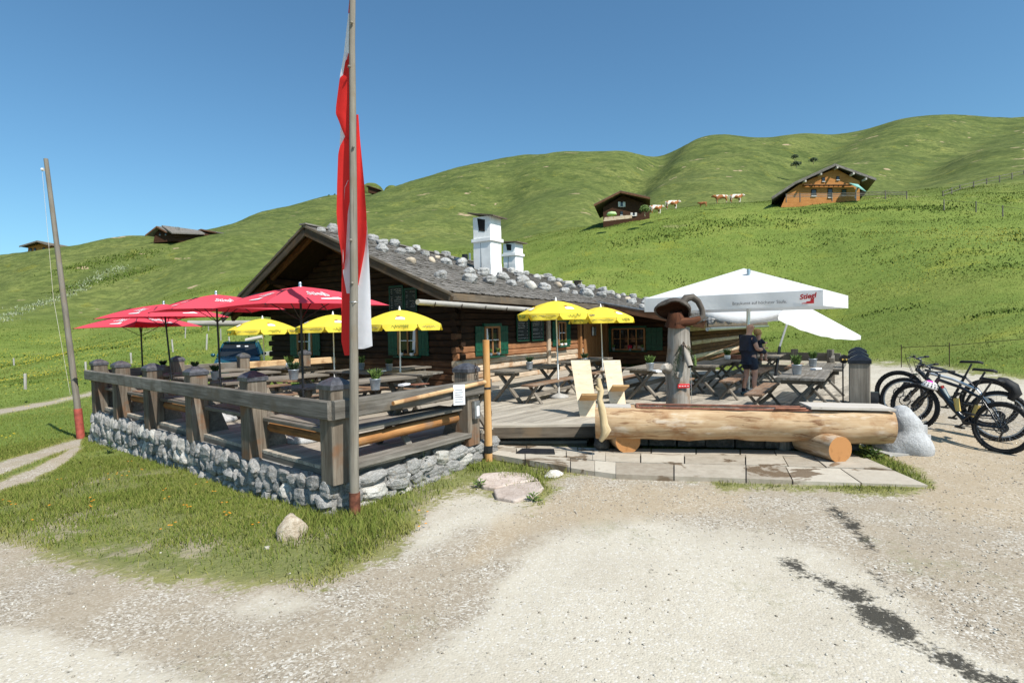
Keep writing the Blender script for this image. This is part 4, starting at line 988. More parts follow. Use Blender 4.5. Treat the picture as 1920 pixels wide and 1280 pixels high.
# door with planks, posts of the porch
td0 = on_line(1086, K, LD); td1 = on_line(1131, K, LD)
dr = MB(); c0 = K+LD*(td0+.2)+ND*.115; c1 = K+LD*(td1-.1)+ND*.115
n = 7
for k in range(n):
    x = c0.lerp(c1, (k+.5)/n); dr.beam(x, x+V(0, 0, 2.0), (c1-c0).length/n-.01, .04, ND, .004)
door = dr.build('door', 'doorwood', hut)
MB().tube([c1-LD*.25+ND*.05+V(0, 0, .95), c1-LD*.37+ND*.07+V(0, 0, .95)], .015, 6).build('door_handle', 'darksteel', door)
for px in (1081, 1131):
    x = K+LD*on_line(px, K, LD)+ND*.16; MB().beam(x, x+V(0, 0, 2.35), .16, .14, ND).build('door_post', 'doorwood', hut)
x = K+LD*on_line(1023, K, LD)+ND*.13; MB().beam(x, x+V(0, 0, 2.3), .2, .12, ND, .03).build('wall_post', 'palelog', hut)
# enamel sign by the door
ts, z0 = wz(K, LD, 1106, 621); sp = K+LD*ts+ND*.2+V(0, 0, z0)
sg = thing('door_sign', sp+V(0, 0, -.2), 'small rounded grey box sign on the orange plank door', 'sign')
b = MB(); b.beam(sp-V(0, 0, .19), sp+V(0, 0, .19), .34, .1, ND, .04); bx = soften(b.build('case', 'zinc', sg), .03, 3)
for k, wdd in enumerate((.16, .1)): MB().beam(sp-LD*wdd/2+ND*.053+V(0, 0, .06-.06*k), sp+LD*wdd/2+ND*.053+V(0, 0, .06-.06*k), .004, .03).build('lettering', 'printgrey', sg)
# chalk menu boards
def menu(p, d, out, pxa, pxb, ya, yb, label, seed, hy=None):
    ta, za = wz(p, d, pxa, ya); tb, zb_ = wz(p, d, pxb, yb); ta, tb = sorted((ta, tb)); z0, z1 = sorted((za, zb_))
    c = p+d*((ta+tb)/2)+out*.13; wd = tb-ta; rr_ = random.Random(seed)
    t = thing('menu_board', c+V(0, 0, z0), label, 'menu board', 'chalk menu boards on the hut walls')
    MB().prism([c-d*wd/2+V(0, 0, z0), c+d*wd/2+V(0, 0, z0), c+d*wd/2+V(0, 0, z1), c-d*wd/2+V(0, 0, z1)], out*.02).build('slate', 'board', t)
    b = MB()
    for s_ in (-1, 1): b.beam(c+d*s_*wd/2+V(0, 0, z0)+out*.02, c+d*s_*wd/2+V(0, 0, z1)+out*.02, .04, .04, out)
    for zz in (z0, z1): b.beam(c-d*wd/2+V(0, 0, zz)+out*.021, c+d*wd/2+V(0, 0, zz)+out*.021, .04, .04)
    b.build('frame', 'green', t)
    b = MB(); z = z1-.1
    while z > z0+.08:
        x = -wd/2+.07; end = wd/2-rr_.uniform(.22, .4)
        while x < end:                                   # illegible hand: small loops of chalk
            l = rr_.uniform(.02, .06); pts = [c+d*(x+l*i/4)+V(0, 0, z+rr_.uniform(-.012, .016))+out*.024 for i in range(5)]
            b.tube(pts, .0042, 4); x += l+rr_.choice((.006, .006, .02))
        b.tube([c+d*(wd/2-.13+i*.018)+V(0, 0, z+rr_.uniform(-.012, .014))+out*.024 for i in range(5)], .0042, 4)
        z -= rr_.choice((.055, .06, .12))
    b.build('chalk_writing', 'chalk', t)['kind'] = 'stuff'
menu(K, LD, ND, 963, 985, 590, 638, 'left chalk menu board on the long log wall behind the yellow parasol', 1)
menu(K, LD, ND, 991, 1012, 590, 637, 'right chalk menu board on the long log wall behind the yellow parasol', 2)
menu(K, -GD, outG, 739, 764, 538, 582, 'left chalk menu board high on the shaded gable above the yellow parasol', 3)
menu(K, -GD, outG, 767, 789, 542, 584, 'right chalk menu board high on the shaded gable, partly under the roof edge', 4)
# chimneys, flues
def hit_roof(x, y, lift=0):
    for k in range(0, 60, 2):
        h = _hit(x, y+k, lift)
        if h is not None: return h
    return P(x, y, 25)
def _hit(x, y, lift=0):
    q = ray(x, y); best = None
    for d_ in np.arange(12, 60, .05):
        p = cam_pos+q*(d_/q.y)
        t = (p-rA).dot(LD); 
        if t < -1 or t > LEN: continue
        A0 = ridge(t); E0 = eave(t); dn = (E0-A0); hv = Vector((dn.x, dn.y, 0)); v = (p-A0).dot(hv)/hv.length_squared
        if v < -.02: break
        if v <= 1.02: zz = rs(t, max(0, min(1, v))).z
        elif t > TE and v < 2: zz = rs(t, min(v, 1.9)).z
        else: continue
        if p.z <= zz+lift: return p
    return None
def chimney(px, ybase, ytop, half_l, half_n, cracks, mat, flat):
    b0 = hit_roof(px, ybase) or P(px, ybase, 24)
    c = b0-ND*half_n+LD*half_l; zt = P(px, ytop, b0.y).z
    ch = MB(); ch.beam(V(c.x, c.y, b0.z-.6), V(c.x, c.y, zt-.05), half_l*2, half_n*2, ND, .03, seg=10, wob=.012)
    o = ch.build('chimney', 'white', hut)
    hb = zt-(zt-b0.z)*.4
    MB().beam(V(c.x, c.y, hb-.06), V(c.x, c.y, hb+.06), half_l*2+.14, half_n*2+.14, ND, .05).build('chimney_band', 'white', o)
    # sloping cap board and flue opening facing the gable
    f = c-LD*(half_l+.004); hh = (zt-hb)
    MB().prism([f+ND*(-half_n*.3)+V(0, 0, hb-c.z+hh*.38), f+ND*(half_n*.35)+V(0, 0, hb-c.z+hh*.32), f+ND*(half_n*.4)+V(0, 0, hb-c.z+hh*.8), f+ND*(-half_n*.45)+V(0, 0, hb-c.z+hh*.9)], -LD*.01).build('flue_opening', 'soot', o)
    MB().beam(f-LD*.006+V(0, 0, b0.z-c.z+.1)-ND*half_n*.1, f-LD*.006+V(0, 0, hb-c.z-.1)-ND*half_n*.13, .018, .006, ND, .002).build('crack', 'soot', o)
    sl_ = .22 if not flat else .1
    MB().prism([c-LD*(half_l+.12)-ND*(half_n+.14)+V(0, 0, zt-c.z+sl_*half_n*1.2), c+LD*(half_l+.14)-ND*(half_n+.14)+V(0, 0, zt-c.z+sl_*half_n*1.2), c+LD*(half_l+.14)+ND*(half_n+.2)+V(0, 0, zt-c.z-sl_*half_n*1.2), c-LD*(half_l+.12)+ND*(half_n+.2)+V(0, 0, zt-c.z-sl_*half_n*1.2)], V(0, 0, .05)).build('cap_board', 'fascia', o)
    return o
chimney(922, 518, 401, .37, .43, 1, 'white', 0)
chimney(967, 507, 453, .38, .38, 1, 'white', 1)
q = hit_roof(1083, 523); MB().beam(q+V(0, 0, -.1), q+V(0, 0, .32), .32, .32, ND).build('wooden_flue', 'fascia', hut)
MB().beam(q+V(0, 0, .33)-LD*.25, q+V(0, 0, .33)+LD*.25, .5, .04).build('flue_cap', 'shingle', hut)
q = hit_roof(872, 492); MB().tube([q, q+V(0, 0, .35)], .13, 10).build('stove_pipe', 'black', hut)
q = hit_roof(881, 488); MB().tube([q, q+V(0, 0, .42)], .05, 8).build('vent_pipe', 'zinc', hut)
# boulders weighing the shingles down
ST = [(602, 434, 15, 0), (624, 433, 22, 0), (699, 450, 19, 0), (717, 459, 22, 0), (716, 469, 22, 0), (740, 460, 20, 0), (750, 474, 18, 0), (769, 473, 21, 0), (782, 468, 15, 0), (771, 492, 19, 2), (797, 478, 14, 0), (818, 475, 11, 0), (819, 484, 13, 2), (809, 490, 15, 2), (836, 480, 16, 0), (847, 486, 9, 0), (837, 494, 18, 0), (858, 489, 12, 0), (866, 497, 24, 0), (827, 520, 24, 0), (881, 511, 20, 0), (881, 527, 25, 0), (919, 530, 25, 0), (907, 515, 24, 0), (942, 522, 25, 0),
      (959, 510, 16, 0), (960, 534, 19, 0), (974, 518, 19, 0), (986, 512, 11, 0), (981, 528, 23, 0), (995, 540, 22, 1), (1006, 521, 14, 0), (1015, 512, 10, 1), (1026, 517, 17, 0), (1037, 515, 9, 0), (1033, 526, 15, 0), (1021, 542, 22, 0), (1046, 537, 16, 2), (1048, 525, 12, 0), (1060, 525, 10, 0), (1066, 530, 14, 1), (1059, 548, 16, 0), (1068, 539, 18, 0), (1078, 551, 12, 0), (1086, 529, 13, 0), (1090, 540, 15, 0), (1106, 543, 14, 0), (1101, 553, 25, 0), (1109, 532, 14, 0), (1130, 536, 15, 0), (1128, 555, 16, 0), (1137, 550, 12, 0), (1147, 551, 12, 0), (1159, 559, 13, 1), (1169, 548, 9, 0), (1177, 561, 11, 2), (1187, 557, 12, 0), (1184, 568, 16, 0), (1211, 561, 12, 0), (1211, 569, 15, 0), (1205, 577, 14, 0), (1219, 574, 12, 0), (1334, 603, 14, 0), (1352, 600, 15, 0), (1369, 603, 12, 0), (1385, 601, 13, 1)]
RS = {0: [rock_mesh('roof_stone', 'roofstone', 300+i, 3, 12, boxy=True) for i in range(7)], 1: [rock_mesh('roof_stone', 'roofpale', 330+i, 2, 6) for i in range(3)], 2: [rock_mesh('roof_stone', 'rooftan', 350+i, 2, 6) for i in range(3)]}
cn = {0: 'grey', 1: 'pale whitish', 2: 'tan'}
hits = []
for (x, y, s_, kd) in ST:
    h = hit_roof(x, y+s_*.16)
    if h is None: continue
    hits.append((x, h, s_*h.y/F, kd))
def ordi(n): return str(n)+('th' if 10 <= n % 100 <= 20 else {1: 'st', 2: 'nd', 3: 'rd'}.get(n % 10, 'th'))
cnt = {0: 0, 1: 0, 2: 0}
for (x, h, s_, kd) in sorted(hits, key=lambda e: e[0]):
    cnt[kd] += 1; s_ = min(s_*1.2, .75)
    o = bpy.data.objects.new('roof_stone', random.choice(RS[kd])); col.objects.link(o)
    o.scale = (s_*.5, s_*random.uniform(.4, .52), s_*random.uniform(.33, .45)); o.rotation_euler = (random.uniform(-.2, .2), random.uniform(-.2, .2), random.uniform(0, 6.3))
    o.location = h+V(0, 0, s_*.22)
    size = 'big' if s_ > .45 else 'small' if s_ < .3 else 'mid-sized'
    tag(o, f'{size} {cn[kd]} boulder on the hut roof, {ordi(cnt[kd])} {cn[kd]} one counted from the gable', 'roof stone', 'boulders weighing down the shingle roof')
# ---------------------------------------------------------------- tables and benches (local: x along the top, z up)
def make_table(L=2.2, W=.78, H=.75, mat='tablewood', nb=5):
    root = bpy.data.objects.new('picnic_table', None); col.objects.link(root)
    bw = W/nb
    for k in range(nb):
        y = -W/2+bw*(k+.5); MB().beam((-L/2+random.uniform(-.01, .01), y, H-.022), (L/2+random.uniform(-.01, .01), y, H-.022), bw-.008, .044, ch=.005).build('top_board', mat, root, True)
    for sx in (-1, 1):
        x = sx*(L/2-.22)
        MB().beam((x-sx*.03, -.36, 0.0), (x-sx*.03, .27, H-.05), .05, .11, (1, 0, 0)).build('leg', mat, root, True)
        MB().beam((x+sx*.025, .36, 0.0), (x+sx*.025, -.27, H-.05), .05, .11, (1, 0, 0)).build('leg', mat, root, True)
        MB().beam((x, -.33, H-.09), (x, .33, H-.09), .06, .08).build('crosspiece', mat, root, True)
    MB().beam((-L/2+.2, 0, .36), (L/2-.2, 0, .36), .05, .1).build('stretcher', mat, root, True)
    return root
def make_bench(L=2.2, W=.32, H=.45, mat='benchwood'):
    root = bpy.data.objects.new('picnic_bench', None); col.objects.link(root)
    for k in (-1, 1): MB().beam((-L/2, k*W/4, H-.02), (L/2, k*W/4, H-.02), W/2-.006, .04, ch=.005).build('seat_board', mat, root, True)
    for sx in (-1, 1):
        x = sx*(L/2-.25)
        MB().beam((x-sx*.025, -.2, 0), (x-sx*.025, .12, H-.045), .045, .085, (1, 0, 0)).build('leg', 'tablewood', root, True)
        MB().beam((x+sx*.022, .2, 0), (x+sx*.022, -.12, H-.045), .045, .085, (1, 0, 0)).build('leg', 'tablewood', root, True)
    MB().beam((-L/2+.2, 0, .2), (L/2-.2, 0, .2), .04, .08).build('stretcher', 'tablewood', root, True)
    return root
tproto = make_table(); bproto = make_bench(); tproto2 = make_table(2.2, .8, .75, 'greywood', 4)
used = set()
def put(proto, p, ang, label, cat, group, sx=1.0):
    o = proto if proto.name not in used else copy_tree(proto)
    if o is proto: used.add(proto.name)
    o.location = V(p.x, p.y, 0.002); o.rotation_euler = (0, 0, ang); o.scale = (sx, 1, 1); tag(o, label, cat, group); return o
aL = math.atan2(LD.y, LD.x); aB = math.atan2(BX.y, BX.x); aG = math.atan2(GD.y, GD.x)
TG = 'picnic tables on the terrace'; BG = 'picnic benches on the terrace'
def near_end(px, y, ang, L, z=0):
    p = G(px, y, z); d = V(math.cos(ang), math.sin(ang), 0); return p+d*(L/2-.22), d
TOPS = {}
def table_at(key, px, y, ang, label, L=2.2, proto=None):
    c, d = near_end(px, y, ang, L); put(proto or tproto, c, ang, label, 'picnic table', TG, L/2.2); TOPS[key] = (c, d, L); return c, d
def bench_by(key, side, label, off=.72, shift=0):
    c, d = TOPS[key][:2]; L = TOPS[key][2]; n = V(d.y, -d.x, 0)
    put(bproto, c+n*off*side+d*shift, math.atan2(d.y, d.x), label, 'bench', BG, L/2.2)
table_at('a', 950, 754, aL, 'picnic table along the log wall in front of the chalk boards', 2.5)
bench_by('a', 1, 'brown bench on the near side of the table below the chalk boards', .7)
table_at('b', 1072, 727, aL, 'picnic table by the hut door, behind the two new board chairs', 2.3)
bench_by('b', 1, 'brown bench half hidden behind the left board chair', .7)
table_at('c', 1207, 750, aL, 'picnic table with potted herb left of the mushroom carving', 2.3)
bench_by('c', 1, 'red-brown bench right behind the mushroom carving trunk', .72)
bench_by('c', -1, 'bench between the left board chairs and the table with potted herb', .72)
table_at('d', 1316, 742, aL, 'picnic table with green bottle right of the mushroom carving', 2.0)
table_at('e', 1362, 728, aL, 'picnic table under the white parasol, left of the man', 2.2)
bench_by('e', 1, 'bench behind the man\'s legs under the white parasol', .72)
bench_by('d', 1, 'brown bench in the white parasol\'s shade in front of the man\'s table', .72, -.5)
table_at('f', 1502, 784, aL, 'front right picnic table with zinc herb pot behind the trough', 2.2, tproto2)
bench_by('f', -1, 'brown bench at the foot of the white parasol pole', .74, -.2)
table_at('g', 1540, 756, aL, 'picnic table behind the front right one, edge by the deck posts', 2.0, tproto2)
table_at('h', 1432, 716, aL, 'farthest picnic table below the rear fence rails', 2.0)
bench_by('h', 1, 'dark bench by the slanted pole of the sagging white parasol', .72)
# left of the hut
def table_ab(key, pa, pb, label, proto=None, benches=()):
    d = (pb-pa); L = d.length; d.normalize(); c = (pa+pb)/2; put(proto or tproto, V(c.x, c.y, 0), math.atan2(d.y, d.x), label, 'picnic table', TG, L/2.2); TOPS[key] = (V(c.x, c.y, 0), d, L)
    for sd, lb in benches: bench_by(key, sd, lb)
def ab(a, b): return C0+AX*a+BX*b
table_ab('l1', ab(.62, 1.15), ab(.62, 3.35), 'picnic table with bright herb pot just behind the short railing', tproto2)
table_ab('l2', P(632, 694, 14.5), P(812, 700, 12.9), 'picnic table standing along the foot of the gable wall', tproto2, ((1, 'bench in front of the table along the gable wall'),))
table_ab('l3', P(500, 689, 16.6), P(587, 689, 15.7), 'picnic table with white pot near the left corner of the gable', None, ((1, 'bench in front of the table near the gable\'s left corner'),))
table_ab('l4', ab(3.45, 1.25), ab(3.45, 3.9), 'dark shaded table under the largest red parasol', None, ((1, 'near bench of the table under the largest red parasol'), (-1, 'far bench of the table under the largest red parasol')))
table_ab('l5', ab(5.9, .95), ab(5.9, 3.3), 'dark shaded table under the second red parasol from the hut', None, ((1, 'near bench of the table under the second red parasol'),))
table_ab('l6', ab(8.0, .95), ab(8.0, 3.2), 'dark shaded table under the third red parasol from the hut', None, ((1, 'near bench of the table under the third red parasol'),))
table_ab('l7', ab(9.75, 1.0), ab(9.75, 3.2), 'table in the far left corner of the terrace')
table_ab('l8', ab(5.6, 4.3), ab(5.6, 6.2), 'sunlit table between red and yellow parasols near the rear railing')
# ---------------------------------------------------------------- flower pots
def leaf_mesh(name, mat, n, R, H, seed, bushy=1.0):
    r = random.Random(seed); b = MB()
    for i in range(n):
        an = r.uniform(0, 6.283); rr_ = R*math.sqrt(r.random())*.5; base = V(math.cos(an)*rr_*.6, math.sin(an)*rr_*.6, 0)
        tip = V(math.cos(an)*R*r.uniform(.3, 1)*bushy, math.sin(an)*R*r.uniform(.3, 1)*bushy, H*r.uniform(.45, 1)); mid = base.lerp(tip, .55)+V(0, 0, H*.12)
        sd = (tip-base).cross(V(r.uniform(-1, 1), r.uniform(-1, 1), .3)).normalized()*r.uniform(.008, .016)
        b.add([base-sd*.5, base+sd*.5, mid+sd, mid-sd, tip], [(0, 1, 2, 3), (3, 2, 4)])
    return b.mesh(name, mat)
LEAF = [leaf_mesh('herb', 'herb', 110, .14, .2, 1), leaf_mesh('herb', 'herb', 110, .12, .22, 2), leaf_mesh('herb', 'herbdark', 120, .13, .17, 3)]
pm = MB().lathe([(.062, 0), (.066, .01), (.085, .16), (.09, .165), (.09, .175), (.083, .175), (.078, .15), (.0, .15)], 16)
potm = pm.mesh('pot', 'zincpot'); potw = MB().lathe([(.05, 0), (.075, .03), (.085, .08), (.08, .12), (.07, .125), (.06, .1), (0, .1)], 16).mesh('pot', 'whitepot')
soilm = MB().lathe([(.079, .0), (0, .006)], 14).mesh('soil', 'soil')
def pot(p, label, leaf=0, white=False, s_=1.0, group='potted herbs on the tables'):
    t = thing('potted_herb', p, label, 'potted plant', group); t.scale = (s_, s_, s_); t.rotation_euler = (0, 0, random.uniform(0, 6))
    q = inst('pot', potw if white else potm, t); inst('soil', soilm, q, (0, 0, .1 if white else .151)); inst('foliage', LEAF[leaf], t, (0, 0, .1 if white else .15)); return t
def top_at(px, y): p = G(px, y, .754); p.z = .754; return p
pot(top_at(704, 731), 'zinc pot of bright green herbs on the table behind the short railing', 0, s_=1.1)
pot(top_at(678, 693), 'zinc pot with pale herbs on the gable table, beside the flagpole', 1)
pot(top_at(730, 695), 'zinc pot with dark herbs on the gable table, right of the flag', 2)
pot(top_at(543, 690), 'white pot with bright herbs near the left corner of the gable', 0, True, 1.2)
pot(top_at(551, 712), 'large zinc pot beside the pole of the largest red parasol', 2, s_=1.25)
pot(top_at(404, 712), 'zinc pot beside the second red parasol pole', 2, s_=1.1)
pot(top_at(306, 696), 'dark zinc pot on the far left table', 2)
pot(top_at(366, 699), 'dark herb pot half hidden behind a railing post cap', 2)
pot(top_at(993, 692), 'zinc pot with dark herbs on the table below the chalk boards', 2)
pot(top_at(1096, 684), 'zinc pot with dark herbs beside the hut door', 2)
pot(top_at(1219, 695), 'zinc pot of bright herbs left of the mushroom carving', 0)
pot(top_at(1364, 674), 'white pot with bright herbs on the table left of the man', 0, True)
pot(top_at(1494, 702), 'zinc pot of herbs on the front right table', 1, s_=1.1)
pot(top_at(1524, 687), 'pale zinc pot on the table behind the front right one', 1)
pot(G(505, 702, 0)+V(0, .6, 0), 'big dark tub of shrub at the left foot of the hut wall', 2, s_=2.0, group=None)
for k, (desc, sp_, d, hw) in enumerate(SILLS):
    for j, o_ in enumerate((-1, 1)):
        w_ = k in (0, 1)
        tt = pot(sp_+d*(hw*o_*.75), f'{"left" if o_ < 0 else "right"} small flower pot on the sill of the {desc}', 2 if k > 2 else 1, True if k != 2 else False, .8, 'flower pots on window sills')
rf = thing('red_flower_pot', SILLS[2][1]+ND*.1, 'small pot of red flowers in the wide shaded window', 'potted plant')
inst('pot', potm, rf, scale=(.8, .8, .8)); MB().blob((0, 0, .16), .09, .4).build('blossom', 'redflower', rf, True)
# green bottle, napkin holders, menu
q = top_at(1303, 686); t = tag(MB().lathe([(.035, 0), (.038, .02), (.036, .16), (.014, .22), (.013, .27), (0, .27)], 14, (0, 0, 0)).build('bottle', 'herb', None), 'green bottle on the table right of the mushroom carving', 'bottle'); t.location = q
q = top_at(1383, 673); b = MB(); b.box((0, 0, .06), (.4, .16, .12)); t = tag(b.build('flower_box', 'copper'), 'small red flower box beside the man', 'flower box'); t.location = q; t.rotation_euler = (0, 0, aG)
for i, (x, y, lb) in enumerate(((758, 723, 'white folded napkin on the table behind the short railing'), (715, 697, 'white napkin stack on the gable table'), (1232, 697, 'white napkin by the herb pot left of the mushroom carving'), (1530, 693, 'white napkin on the table behind the front right one'))):
    t = tag(MB().beam((-.1, 0, .02), (.1, 0, .02), .13, .035).build('napkin', 'paper'), lb, 'napkin', 'napkins on the tables'); t.location = top_at(x, y); t.rotation_euler = (0, 0, random.uniform(0, 3))
t = tag(MB().beam((-.17, 0, .008), (.17, 0, .008), .2, .014).build('menu_folder', 'copper'), 'red-brown menu folder on the table behind the short railing', 'menu'); t.location = top_at(785, 721); t.rotation_euler = (0, 0, aB)

# ---------------------------------------------------------------- lettering
def text_mesh(txt, size, mat, bold=False, shear=0, ext=.0):
    cu = bpy.data.curves.new('lettering', 'FONT'); cu.body = txt; cu.size = size; cu.align_x = 'CENTER'; cu.shear = shear; cu.extrude = .0015; cu.offset = size*.035 if bold else 0; cu.resolution_u = 3
    o = bpy.data.objects.new('tmp', cu); col.objects.link(o); dg = bpy.context.evaluated_depsgraph_get(); me = bpy.data.meshes.new_from_object(o.evaluated_get(dg)); bpy.data.objects.remove(o)
    me.materials.clear(); me.materials.append(M[mat]); me.name = 'lettering'; return me
def lay(me, f):
    """map flat text (x right, y up, z out) through f to its curved place"""
    n = len(me.vertices); a = np.empty(n*3, np.float32); me.vertices.foreach_get('co', a); a = a.reshape(-1, 3)
    out = np.array([tuple(f(*q)) for q in a], np.float32); me.vertices.foreach_set('co', out.ravel()); me.update(); return me
# ---------------------------------------------------------------- red square parasols
def red_parasol(x, yapex, d, px_base, rot, half, label, tilt=0, hz=None):
    ap = P(x, yapex, d); base = V(P(px_base, 700, d).x, d, 0)
    t = thing('red_parasol', base, label, 'parasol', 'red square parasols over the left tables')
    H = ap.z; lx = ap.x-base.x
    tip = V(lx, 0, H); ez = H-.33
    MB().tube([(0, 0, .0), (lx*.3, 0, H*.34)], .024, 10).build('lower_pole', 'darksteel', t, True)
    MB().tube([(lx*.29, 0, H*.33), (lx, 0, H-.02)], .019, 10).build('upper_pole', 'black', t, True)
    MB().tube([(lx*.3-.05, 0, H*.34), (lx*.3+.06, 0, H*.34)], .022, 8).build('clamp_knob', 'darksteel', t, True)
    MB().lathe([(.26, 0), (.28, .03), (.26, .09), (.08, .13), (.04, .16), (.04, .3)], 24).build('base_weight', 'granite', t, True)
    MB().lathe([(0, .075), (.02, .07), (.026, .05), (.02, .02), (.032, .0), (.035, -.03)], 12, tip).build('finial', 'alu', t, True)
    cor = []
    for k in range(4):
        a_ = rot+k*math.pi/2; cor.append(V(lx+math.cos(a_)*half, math.sin(a_)*half, ez))
    b = MB(); nu = 12; nv = 7
    for k in range(4):
        c0_, c1_ = cor[k], cor[(k+1) % 4]; vs = []; fs = []
        for i in range(nv+1):
            v = i/nv
            for j in range(nu+1):
                u = j/nu; e = c0_.lerp(c1_, u); q = tip.lerp(e, v); sag = 4*u*(1-u)
                cen = V(lx, 0, q.z); q = q+(cen-q)*(.07*sag*v*v)+V(0, 0, -.035*sag*v*(1-v)*4*.5+.05*math.sin(v*math.pi)*(1-.4*sag)+.02*sag*v)
                vs.append(q)
        for i in range(nv):
            for j in range(nu): fs.append((i*(nu+1)+j, i*(nu+1)+j+1, (i+1)*(nu+1)+j+1, (i+1)*(nu+1)+j))
        b.add(vs, fs, None, True)
    can = b.build('canopy', 'red', t, True)
    for k in range(4):
        MB().tube([tip+V(0, 0, -.05), (tip+cor[k])/2+V(0, 0, .06), cor[k]+V(0, 0, -.008)], .009, 5).build('rib', 'black', t, True)
        MB().tube([V(lx*.75, 0, H-.55), (tip+cor[k])/2+V(0, 0, .04)], .008, 5).build('strut', 'black', t, True)
    def surf(k, u, v, lift):
        c0_, c1_ = cor[k], cor[(k+1) % 4]; sag = 4*u*(1-u); e = c0_.lerp(c1_, u); q = tip.lerp(e, v); cen = V(lx, 0, q.z)
        q = q+(cen-q)*(.07*sag*v*v)+V(0, 0, -.035*sag*v*(1-v)*2+.05*math.sin(v*math.pi)*(1-.4*sag)+.02*sag*v)
        nrm = (c0_-tip).cross(c1_-tip).normalized(); nrm = nrm if nrm.z > 0 else -nrm
        return q+nrm*(lift+.008)
    for k in range(4):
        W = half*1.414
        me = lay(text_mesh('Stiegl', .3, 'printwhite', True, .18), lambda X, Y, Z: surf(k, min(max(.5-X/W*-1, 0), 1), .60-Y/(half*.75), abs(Z)))
        o = bpy.data.objects.new('lettering', me); col.objects.link(o); o.parent = can
        q = MB(); us = [.42, .62, .72, .72, .42]; vs_ = [.74, .74, .62+.02, .76+.06, .82]
        q.add([surf(k, u, v, .003) for u, v in ((.46, .78), (.6, .75), (.6, .73), (.69, .72), (.69, .82), (.46, .82))], [(0, 1, 2, 3, 4, 5)])
        o2 = q.build('step_emblem', 'printwhite', can, True)
    return t
RD = half_ = 1.42
red_parasol(563, 537, 9.0, 567, R_(-88), 1.42, 'largest red parasol with white lettering, nearest the flagpole')
red_parasol(405, 552, 11.2, 414, R_(-92), 1.4, 'second red parasol from the hut, its pale top catching the sun')
red_parasol(307, 570, 13.2, 325, R_(-70), 1.4, 'third red parasol from the hut, on a leaning black pole')
red_parasol(263, 590, 14.4, 268, R_(-62), 1.4, 'leftmost red parasol, lowest in the picture')
